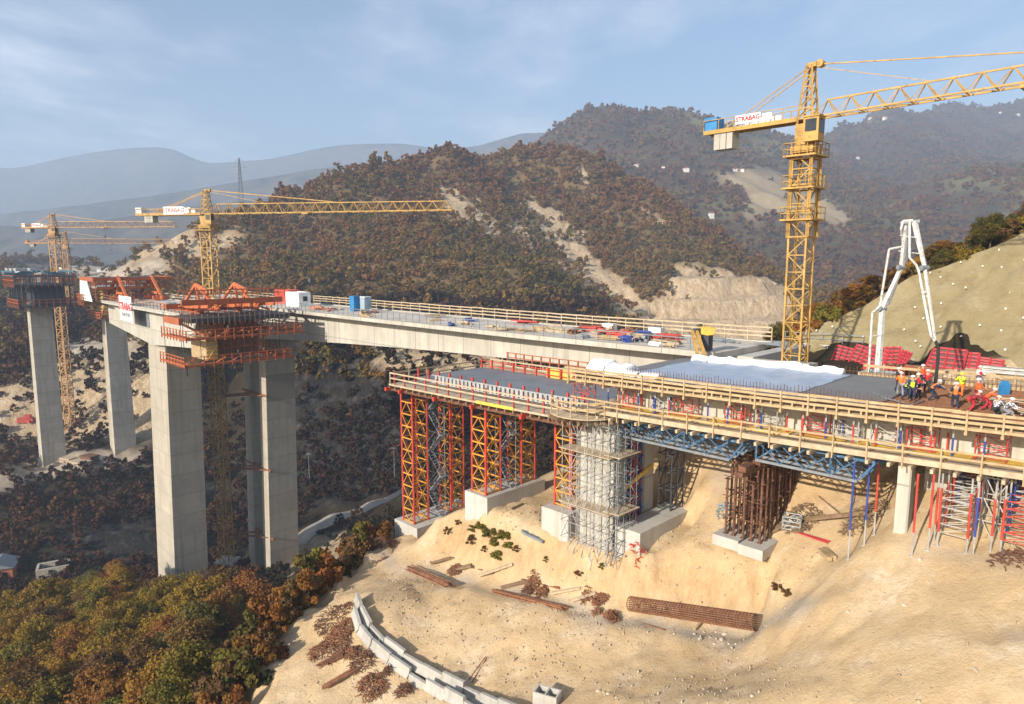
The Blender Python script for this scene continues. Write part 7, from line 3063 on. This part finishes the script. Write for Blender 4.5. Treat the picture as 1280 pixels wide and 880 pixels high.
# people on the orange traveller
for s, t, z, tp_, lb in ((-103.4, 4.0, ZB - 3.0, 'cloth_orange', 'person in orange on the upper hanging walkway of the orange traveller'), (-103.5, 5.4, ZB - 6.9, 'cloth_navy', 'person in dark clothes on the lowest hanging walkway'), (-103.6, 9.5, ZB - 6.9, 'cloth_red', 'person in red on the lowest hanging walkway, farther right')):
    worker(lb, BW(s, t, z), R(20), stand, M[tp_], None, M[tp_], M['helmet_white'], None, 'workers on the orange traveller')
for k, (s, t) in enumerate(((-111.3, 2.2), (-110.2, 3.6), (-109.8, 4.7), (-109.0, 5.8))):
    worker(('leftmost red clad person under the orange beams of the traveller', 'second red clad person from the left under the orange beams', 'third red clad person from the left under the orange beams', 'rightmost red clad person under the orange beams of the traveller')[k], BW(s, t, ZB + .02), R(40 * k), stand if k % 2 else bend, M['cloth_red'], None, M['cloth_red'], M['helmet_white'], None, 'workers on the orange traveller')
# blue jacket hung on the rear guard
f = MB()
c = dk(1256, 482, ZB + .5)
f.loft([[c + Vector(q) for q in ((-.28, -.1, -.6), (.28, -.1, -.6), (.28, .1, -.6), (-.28, .1, -.6))], [c + Vector(q) for q in ((-.3, -.12, 0), (.3, -.12, 0), (.3, .12, 0), (-.3, .12, 0))], [c + Vector(q) for q in ((-.16, -.1, .3), (.16, -.1, .3), (.16, .1, .3), (-.16, .1, .3))]])
solo(f, 'jacket', M['toilet_blue'], 'blue jacket hung on the rear edge formwork right of the workers', 'jacket')
# loose steel and hoses on the rebar
for px, py, n, lb in ((1262, 505, 8, 'loose pale boards on the rebar at the right edge behind the crouching people'), (1272, 516, 6, 'crossed steel bars on the rebar at the right picture edge')):
    c = dk(px, py, ZB + .03)
    f = MB()
    for k in range(n):
        f.box((c.x + random.uniform(-.6, .6), c.y + random.uniform(-.6, .6), c.z + .03 + k * .05), (random.uniform(1.2, 2.4), .1, .05), random.uniform(0, 3))
    solo(f, 'board_stack', M['timber_grey'], lb, 'boards')
f = MB()
f.path([dk(1155, 500, ZB + .04), dk(1140, 506, ZB + .04), dk(1120, 501, ZB + .04), dk(1105, 497, ZB + .04), dk(1090, 490, ZB + .04)], .05, 6)
solo(f, 'cable', M['grey_steel'], 'pale cable looping over the grey slab to the left of the workers', 'cable')
# ------------------------------------------------------------------ foliage
def crown_arrays(seed, nclump, nleaf, rx, rz, leaf, base=.25):
    g = np.random.default_rng(seed)
    C = []
    for _ in range(nclump):
        u = g.normal(size=3)
        u /= np.linalg.norm(u)
        r = g.uniform(.25, 1.12) ** .6
        c = np.array([u[0] * rx * r, u[1] * rx * r, rz * (1 + .95 * u[2] * r)])
        c[:2] *= 1.0 - .35 * max(0, u[2])
        C.append((c, g.uniform(.20, .40) * rx, g.random()))
    V, T = [], []
    for c, rr, tn in C:
        d = g.normal(size=(nleaf, 3))
        d /= np.linalg.norm(d, axis=1)[:, None]
        p = c + d * rr * (g.random(nleaf)[:, None] ** .35) * np.array([1, 1, .8])
        nrm = d + g.normal(size=(nleaf, 3)) * .75 + np.array([0, 0, .35])
        nrm /= np.linalg.norm(nrm, axis=1)[:, None]
        a = np.cross(nrm, g.normal(size=(nleaf, 3)))
        a /= np.linalg.norm(a, axis=1)[:, None] + 1e-9
        b = np.cross(nrm, a)
        s = leaf * g.uniform(.6, 1.25, nleaf)[:, None]
        q = np.stack([p - a * s - b * s * .7, p + a * s - b * s * .5, p + a * s * .8 + b * s * .8, p - a * s * .7 + b * s], 1)
        V.append(q.reshape(-1, 3))
        T.append(np.repeat(np.clip(tn * .7 + g.random(nleaf) * .3, 0, 1), 4))
    V = np.concatenate(V)
    V[:, 2] += base
    T = np.concatenate(T)
    return V, np.arange(len(V)).reshape(-1, 4), T


def near_leaf():
    m, nt, b, out = nodes('autumn_leaves')
    oi = N(nt, 'ShaderNodeObjectInfo')
    t = N(nt, 'ShaderNodeAttribute', attribute_name='tint').outputs['Fac']
    c = mix(nt, ramp(nt, t, [(.1, 0.0), (.9, 1.0)]), oi.outputs['Color'], mix(nt, .55, oi.outputs['Color'], (.26, .17, .03)))
    c = mix(nt, ramp(nt, t, [(.0, .55), (.35, 0.0)]), c, mix(nt, .5, oi.outputs['Color'], (.04, .03, .012)))
    L(nt, c, b.inputs['Base Color'])
    b.inputs['Roughness'].default_value = .8
    b.inputs['Specular IOR Level'].default_value = .2
    tr = N(nt, 'ShaderNodeBsdfTranslucent')
    L(nt, c, tr.inputs[0])
    ms = N(nt, 'ShaderNodeMixShader')
    ms.inputs[0].default_value = .3
    L(nt, b.outputs[0], ms.inputs[1])
    L(nt, tr.outputs[0], ms.inputs[2])
    L(nt, ms.outputs[0], out.inputs[0])
    return m


M['leaf'] = near_leaf()


def trunk_mesh(seed, h, r):
    g = random.Random(seed)
    f = MB()
    p_ = Vector((0, 0, -.6))
    q = Vector((g.uniform(-.15, .15), g.uniform(-.15, .15), h * .45))
    f.tube(p_, q, r, 7, r * .7)
    q2 = q + Vector((g.uniform(-.3, .3), g.uniform(-.3, .3), h * .4))
    f.tube(q, q2, r * .7, 6, r * .25)
    for k in range(6):
        a = g.uniform(0, 6.28)
        s_ = q.lerp(q2, g.uniform(0, .7))
        e = s_ + Vector((math.cos(a) * h * .28, math.sin(a) * h * .28, h * g.uniform(.12, .28)))
        f.tube(s_, e, r * .4, 5, r * .1)
    return f


def make_tree_kind(seed, name, rx, rz, nclump, nleaf, leaf, th, tr_, base):
    root = thing(name, 't', 'tree', (0, 0, -500))
    o = trunk_mesh(seed, th, tr_).build('trunk', M['bark'], root)
    V, Q_, T = crown_arrays(seed, nclump, nleaf, rx, rz, leaf, base)
    me = raw_mesh('crown', V, Q_, M['leaf'], T, 4)
    c = bpy.data.objects.new('crown', me)
    COL.objects.link(c)
    c.parent = root
    return root, proto_of(root)


KINDS = [make_tree_kind(100 + k, 'broadleaf_tree', rx, rz, int(nc * 2.2), 150, .088, 6.5, .16, 1.3)
         for k, (rx, rz, nc) in enumerate(((2.3, 2.9, 26), (2.7, 2.6, 28), (2.0, 3.3, 24), (2.5, 3.1, 28), (2.9, 2.5, 30)))]
SHR = [make_tree_kind(200 + k, 'shrub', rx, rz, nc, 100, .12, 2.4, .06, .15) for k, (rx, rz, nc) in enumerate(((1.3, 1.1, 14), (1.6, 1.0, 15), (1.1, 1.4, 13)))]
HUES = {'ochre': ((.30, .165, .020), 'ochre yellow'), 'gold': ((.26, .18, .017), 'golden'), 'green': ((.125, .125, .018), 'olive green'), 'dark': ((.050, .060, .016), 'dark green'), 'rust': ((.22, .075, .020), 'rust red'), 'brown': ((.105, .052, .025), 'dull brown')}
usedk = set()


def plant(kind, p_, hue, label, group, s=1.0, sq=1.0):
    root, rec = kind
    if id(root) not in usedk:
        usedk.add(id(root))
        r = root
        r.location = p_
        r.rotation_euler = (0, 0, random.uniform(0, 6.28))
        r.scale = (s, s, s * sq)
        r['label'] = label
        r['group'] = group
    else:
        r = dup(root, rec, p_, random.uniform(0, 6.28), label, group, (s, s, s * sq))
    for c in r.children:
        if c.name.startswith('crown'):
            h = HUES[hue][0]
            k = random.uniform(.8, 1.25)
            c.color = (h[0] * k * random.uniform(.9, 1.1), h[1] * k, h[2] * k, 1)
    return r


# wood on the slope at the lower left
cand = []
X = rng.uniform(-125, -10, 9000)
Y = rng.uniform(48, 128, 9000)
Z = tz(X, Y)
px, py = proj(X, Y, Z + 3)
gx, gy = proj(X, Y, Z)
top = proj(X, Y, Z + 9)[1]
okm = (px > -45) & (px < 500) & (top < 895) & (py > 690) & ~inpoly(gx, gy, SOIL)
line_y = np.interp(px, [0, 60, 120, 210, 300, 370, 420], [750, 730, 708, 714, 722, 732, 694])
okm &= top > line_y - 8
pts_ = [(x, y, z, a, b_) for x, y, z, a, b_, o_ in zip(X, Y, Z, px, py, okm) if o_]
kept = []
for x, y, z, a, b_ in pts_:
    edge = a > np.interp(b_, [690, 760, 820, 890], [400, 330, 270, 235])
    dmin = 1.9 if edge else 3.5
    if all((x - q[0]) ** 2 + (y - q[1]) ** 2 > dmin ** 2 for q in kept):
        kept.append((x, y, z, a, b_, edge))
nn = 0
kept.sort(key=lambda q: q[1])
for x, y, z, a, b_, edge in kept:
    if abs(x + 63.5) < 8 and abs(y - 129) < 8:
        continue
    nz_ = float(fbm(np.array([x / 9.0]), np.array([y / 9.0]), 3, 15)[0]) + random.uniform(-.25, .25)
    if edge or nz_ > .33:
        hue = random.choice(['rust', 'brown', 'brown', 'dark', 'rust', 'green'])
    elif nz_ < -.25:
        hue = random.choice(['green', 'gold', 'gold', 'ochre'])
    else:
        hue = random.choice(['ochre', 'ochre', 'gold', 'gold', 'green', 'rust', 'rust', 'brown'])
    if edge:
        plant(random.choice(SHR), (x, y, z - .1), hue, '%s shrub on the drop beside the bare soil ridge' % HUES[hue][1], 'shrubs along the soil ridge', random.uniform(.9, 1.7))
    else:
        plant(random.choice(KINDS), (x, y, z - .2), hue, '%s autumn tree in the wood below the viaduct piers' % HUES[hue][1], 'autumn trees below the piers', random.uniform(.95, 1.4), random.uniform(.85, 1.1))
    nn += 1
print('lower left plants', nn)

# trees behind the sprayed slope and round the crane foot
nn = 0
kept = []
for _ in range(3000):
    s = random.uniform(-40, 16)
    ct = np.interp(s, [-40, -30, -28, -24, -20, -12, -4, 5, 20], [69, 70.6, 72.0, 75.0, 78.6, 82.6, 86.0, 89, 92.5])
    t = ct + abs(random.gauss(0, 7)) + .6
    if s < -29:
        t = random.uniform(70, 92)
    p_ = W(s, t, 0)
    z = tz1(p_.x, p_.y)
    a, b_ = proj(p_.x, p_.y, z + 1.5)
    if not (860 < a < 1330):
        continue
    dm = 1.7
    if any((p_.x - q[0]) ** 2 + (p_.y - q[1]) ** 2 < dm ** 2 for q in kept):
        continue
    if len(kept) >= 190:
        break
    kept.append((p_.x, p_.y))
    hue = random.choice(['ochre', 'gold', 'rust', 'rust', 'green', 'green', 'brown', 'dark', 'brown'])
    if random.random() < .5 and t - ct > 1.5:
        plant(random.choice(KINDS), (p_.x, p_.y, z - .2), hue, '%s tree above the sprayed slope' % HUES[hue][1], 'trees above the sprayed slope', random.uniform(.42, .66), random.uniform(.8, 1.0))
    else:
        plant(random.choice(SHR), (p_.x, p_.y, z - .1), hue, '%s shrub along the top of the sprayed slope' % HUES[hue][1], 'shrubs above the sprayed slope', random.uniform(.8, 1.35))
# green tufts on the bank below the shoring towers and a few on the soil
for px_, py_, hue in ((575, 655, 'brown'), (590, 665, 'green'), (600, 660, 'green'), (612, 668, 'green'), (618, 680, 'green'), (630, 672, 'green'), (636, 684, 'green'), (605, 690, 'brown'), (622, 698, 'green'), (560, 668, 'brown'), (645, 690, 'brown'), (590, 682, 'brown'), (682, 702, 'green'), (752, 712, 'green'), (725, 718, 'brown'), (395, 725, 'green'), (380, 742, 'green'), (972, 735, 'brown'), (985, 742, 'brown'), (352, 812, 'green')):
    c = on_ground(px_, py_)
    plant(random.choice(SHR), (c.x, c.y, c.z - .12), hue, '%s tuft of brush growing on the tan bank' % HUES[hue][1], 'brush on the tan bank', random.uniform(.3, .6) if px_ < 660 else .28, .7)

# bushes on the lip of the fill beside the pier and the road
for _ in range(70):
    k = random.random()
    px_ = 395 + 95 * k + random.uniform(-14, 14)
    py_ = np.interp(px_, [380, 430, 480, 510], [722, 690, 664, 655]) + random.uniform(-10, 9)
    c = on_ground(px_, py_)
    if c.y > 85:
        continue
    plant(random.choice(SHR), (c.x, c.y, c.z - .15), random.choice(['rust', 'brown', 'brown', 'green', 'dark', 'ochre']), 'mixed autumn brush on the lip of the fill beside the valley road', 'brush on the lip of the fill', random.uniform(.5, 1.15), .9)

# brush on the steep drop between the wood and the soil ridge
X = rng.uniform(-34, -9, 7000)
Y = rng.uniform(42, 84, 7000)
Z = tz(X, Y)
gx, gy = proj(X, Y, Z)
so2 = inpoly(gx, gy, [(296, 900), (328, 838), (372, 774), (420, 726), (458, 692), (486, 676), (520, 660), (900, 600), (900, 1200), (270, 1200)])
kept = []
for x, y, z, a, b_, s_ in zip(X, Y, Z, gx, gy, so2):
    if s_ or not (170 < a < 470 and 690 < b_ < 920) or len(kept) > 230:
        continue
    if any((x - q[0]) ** 2 + (y - q[1]) ** 2 < 1.25 for q in kept):
        continue
    kept.append((x, y))
    hue = random.choice(['brown', 'brown', 'rust', 'dark', 'green', 'brown', 'rust'])
    plant(random.choice(SHR), (x, y, z - .15), hue, '%s bush on the steep drop between the wood and the soil ridge' % HUES[hue][1], 'bushes on the steep drop', random.uniform(.7, 1.35), random.uniform(.9, 1.3))

# ---- woods that read as one mass: one object each
def forest(name, X, Y, Z, S, base_list, mat, tint):
    Vs, Ts, n = [], [], 0
    for bi, (V, T) in enumerate(base_list):
        sel = np.arange(len(X)) % len(base_list) == bi
        x, y, z, s, tt = X[sel], Y[sel], Z[sel], S[sel], tint[sel]
        a = rng.uniform(0, 6.28, len(x))
        ca, sa = np.cos(a)[:, None], np.sin(a)[:, None]
        vx = (V[None, :, 0] * ca - V[None, :, 1] * sa) * s[:, None] + x[:, None]
        vy = (V[None, :, 0] * sa + V[None, :, 1] * ca) * s[:, None] + y[:, None]
        vz = V[None, :, 2] * s[:, None] + z[:, None]
        Vs.append(np.stack([vx, vy, vz], -1).reshape(-1, 3))
        Ts.append((np.clip(tt[:, None] * .75 + T[None] * .25, 0, 1)).ravel())
    V = np.concatenate(Vs)
    T = np.concatenate(Ts)
    q = np.arange(len(V)).reshape(-1, 4)
    me = raw_mesh(name, V, q, mat, T, 4)
    o = bpy.data.objects.new(name, me)
    COL.objects.link(o)
    o['kind'] = 'stuff'
    return o


HB = []
for k in range(6):
    V, _, T = crown_arrays(300 + k, 11, 10, 1.0, [.95, 1.25, .8, 1.1, .9, 1.4][k], .215, .1)
    HB.append((V, T))
LB = []
for k in range(4):
    V, _, T = crown_arrays(400 + k, 5, 7, 1.0, .8, .45, .05)
    LB.append((V, T))


def visible_mask(X, Y, Z, m=30):
    a, b_ = proj(X, Y, Z)
    return (a > -m) & (a < 1280 + m) & (b_ < 900)


# the big wooded hill
n = 150000
X = rng.uniform(-520, 420, n)
Y = rng.uniform(215, 900, n)
Z = tz(X, Y)
ok = visible_mask(X, Y, Z + 5) & (Z > -40)
_, rk, dkk, pl = masks(X, Y, Z)
px, py = proj(X, Y, Z)
sp = fbm(X / 22, Y / 22, 4, 33)
ok &= ~((rk > 0) & (rng.random(n) < np.where(px > 780, .998, np.where(py > 395, .985, .965)))) & ~((pl > 0) & (rng.random(n) < .97))
ok &= ~((px < 215) & (py > 300) & (rng.random(n) < .55))
ok &= sp > -.55
# keep a spacing that grows with distance
X, Y, Z, px, py = X[ok], Y[ok], Z[ok], px[ok], py[ok]
cell = {}
keep = []
for i in range(len(X)):
    d = 3.3 + Y[i] * .0022
    k = (int(X[i] / d), int(Y[i] / d))
    if k in cell:
        continue
    cell[k] = 1
    keep.append(i)
keep = np.array(keep)
X, Y, Z, px, py = X[keep], Y[keep], Z[keep], px[keep], py[keep]
S = np.clip(rng.lognormal(1.33, .26, len(X)), 2.0, 7.0) * np.clip(.75 + (Y - 300) / 900, .75, 1.1)
hgt = np.clip((Z + 40) / 140, 0, 1)
tint = np.clip(.12 + .45 * hgt + fbm(X / 60, Y / 60, 3, 44) * .55 + rng.normal(0, .22, len(X)), 0, 1)
forest('woodland', X, Y, Z - .5, S * .68, HB, M['leaf_hill'], tint)
print('hill trees', len(X))

# scrub on the gorge sides and the left slope
n = 60000
X = rng.uniform(-330, 60, n)
Y = rng.uniform(100, 420, n)
Z = tz(X, Y)
px, py = proj(X, Y, Z)
_, rk, dkk, pl = masks(X, Y, Z)
reg = ((py > 380) & (px < 760)) & visible_mask(X, Y, Z)
reg &= ~((rk > 0) & (rng.random(n) < .9)) & ~((pl > 0) & (rng.random(n) < .97)) & (fbm(X / 12, Y / 12, 4, 55) > -.25)
road_m = inpoly(px, py, [(355, 690), (385, 650), (430, 630), (520, 612), (520, 640), (440, 652), (400, 668), (380, 690)])
reg &= ~road_m
reg &= ~((inpoly(px, py, [(330, 428), (470, 432), (482, 495), (430, 515), (330, 515)]) | inpoly(px, py, [(100, 664), (186, 644), (196, 702), (124, 704)])) & (rng.random(n) < .93))
for cx_, cy_ in ((-145, 209), (-126, 215), (-64, 128), (-49, 140)):
    reg &= (X - cx_) ** 2 + (Y - cy_) ** 2 > 60
reg &= ~((Y < 122) & (px < 420) & (py > 700))
X, Y, Z, px, py = X[reg], Y[reg], Z[reg], px[reg], py[reg]
cell = {}
keep = []
for i in range(len(X)):
    d = 1.7 + Y[i] * .0032
    k = (int(X[i] / d), int(Y[i] / d))
    if k in cell:
        continue
    cell[k] = 1
    keep.append(i)
keep = np.array(keep)
X, Y, Z, px, py = X[keep], Y[keep], Z[keep], px[keep], py[keep]
S = rng.uniform(.8, 2.3, len(X)) * np.clip(Y / 220, .7, 1.4)
tint = np.clip(np.where(px < 300, .62, .22) + fbm(X / 25, Y / 25, 3, 66) * .7 + rng.normal(0, .18, len(X)), 0, 1)  # gorge brush, dark itself, is tinted darker still to paint in shade
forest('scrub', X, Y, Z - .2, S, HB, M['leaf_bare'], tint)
print('scrub', len(X))

# hills farther back
n = 150000
X = rng.uniform(-300, 1700, n)
Y = rng.uniform(690, 2450, n)
Z = bz(X, Y)
px, py = proj(X, Y, Z)
fm_ = inpoly(px, py, FIELD) & (Y > 700)
ok = visible_mask(X, Y, Z) & (~fm_ | (rng.random(n) < .004)) & (px > 560)
cl_ = fbm(X / 130, Y / 130, 4, 95)
ok &= ~((cl_ > .24) & (px > 860) & (rng.random(n) < .9))
X, Y, Z, px = X[ok], Y[ok], Z[ok], px[ok]
cell = {}
keep = []
for i in range(len(X)):
    d = 7.0 + Y[i] * .0032
    k = (int(X[i] / d), int(Y[i] / d))
    if k in cell:
        continue
    cell[k] = 1
    keep.append(i)
keep = np.array(keep)
X, Y, Z, px = X[keep], Y[keep], Z[keep], px[keep]
S = np.clip(rng.lognormal(1.5, .25, len(X)), 2.5, 8)
tint = np.clip(.45 + fbm(X / 120, Y / 120, 3, 88) * .7 + rng.normal(0, .14, len(X)), 0, 1)
forest('woodland', X, Y, Z - 1, S, LB, M['leaf_back'], tint)
print('back trees', len(X))
# ------------------------------------------------------------------ daylight
SUN_DIR = Vector((-.675, -.738, 0)).normalized()
ELEV = R(23.5)
sv = Vector((SUN_DIR.x * math.cos(ELEV), SUN_DIR.y * math.cos(ELEV), math.sin(ELEV)))
sd = bpy.data.lights.new('sun', 'SUN')
sd.energy = 5.0
sd.angle = R(.6)
sd.color = (1.0, .90, .76)
so = bpy.data.objects.new('sun', sd)
COL.objects.link(so)
so.rotation_euler = sv.to_track_quat('Z', 'Y').to_euler()
so.location = (0, 0, 300)

wd = bpy.data.worlds.new('World')
SC.world = wd
wd.use_nodes = True
nt = wd.node_tree
nt.nodes.clear()
wo = nt.nodes.new('ShaderNodeOutputWorld')
bg = nt.nodes.new('ShaderNodeBackground')
sky = nt.nodes.new('ShaderNodeTexSky')
sky.sky_type = 'NISHITA'
sky.sun_disc = False
sky.sun_elevation = ELEV
sky.sun_rotation = math.atan2(SUN_DIR.x, SUN_DIR.y)
sky.altitude = 400
sky.air_density = 1.0
sky.dust_density = 2.0
sky.ozone_density = 1.6
# thin high cloud, laid out on the sky by direction
tcn = nt.nodes.new('ShaderNodeTexCoord')
sx = nt.nodes.new('ShaderNodeSeparateXYZ')
L(nt, tcn.outputs['Generated'], sx.inputs[0])
zc = math_(nt, 'MAXIMUM', sx.outputs[2], .04)
cx = math_(nt, 'DIVIDE', sx.outputs[0], zc)
cy = math_(nt, 'DIVIDE', sx.outputs[1], zc)
cb = nt.nodes.new('ShaderNodeCombineXYZ')
L(nt, cx, cb.inputs[0])
L(nt, cy, cb.inputs[1])
mp = nt.nodes.new('ShaderNodeMapping')
mp.inputs['Scale'].default_value = (.8, .42, 1)
mp.inputs['Location'].default_value = (3.1, 1.4, 0)
mp.inputs['Rotation'].default_value = (0, 0, R(-20))
L(nt, cb.outputs[0], mp.inputs['Vector'])
cn = noise(nt, mp.outputs[0], .9, 9, .62)
cl = ramp(nt, cn, [(.46, 0.0), (.56, .25), (.70, .85)])
cl2 = math_(nt, 'MULTIPLY', cl, 1.0)
skyc = mix(nt, cl2, sky.outputs[0], (5.8, 6.2, 6.9))
L(nt, skyc, bg.inputs['Color'])
bg.inputs['Strength'].default_value = .112
L(nt, bg.outputs[0], wo.inputs[0])

# ------------------------------------------------------------------ air: one closed box of even haze
HAZE = .00030
hb = MB()
x0, x1, y0, y1, z0, z1 = -8000, 8000, -500, 6200, -93, 640
hb.hexa([(x0, y0, z0), (x1, y0, z0), (x1, y1, z0), (x0, y1, z0), (x0, y0, z1), (x1, y0, z1), (x1, y1, z1), (x0, y1, z1)])
hm = bpy.data.materials.new('haze')
hm.use_nodes = True
hn = hm.node_tree
hn.nodes.clear()
ho = hn.nodes.new('ShaderNodeOutputMaterial')
pv = hn.nodes.new('ShaderNodeVolumePrincipled')
pv.inputs['Density'].default_value = HAZE
pv.inputs['Color'].default_value = (.58, .74, .97, 1)
pv.inputs['Anisotropy'].default_value = .1
L(hn, pv.outputs[0], ho.inputs['Volume'])
hz = hb.build('haze', hm)
hz['kind'] = 'stuff'

SC.view_settings.view_transform = 'Standard'
SC.view_settings.look = 'None'
SC.view_settings.exposure = 0.60
SC.view_settings.gamma = 1
SC.view_settings.use_curve_mapping = False
SC.cycles.volume_max_steps = 64
SC.cycles.volume_bounces = 1
SC.cycles.max_bounces = 6
SC.cycles.diffuse_bounces = 3
SC.cycles.transparent_max_bounces = 8
SC.cycles.use_denoising = True
for o in bpy.data.objects:
    if '_w' in o:
        del o['_w']
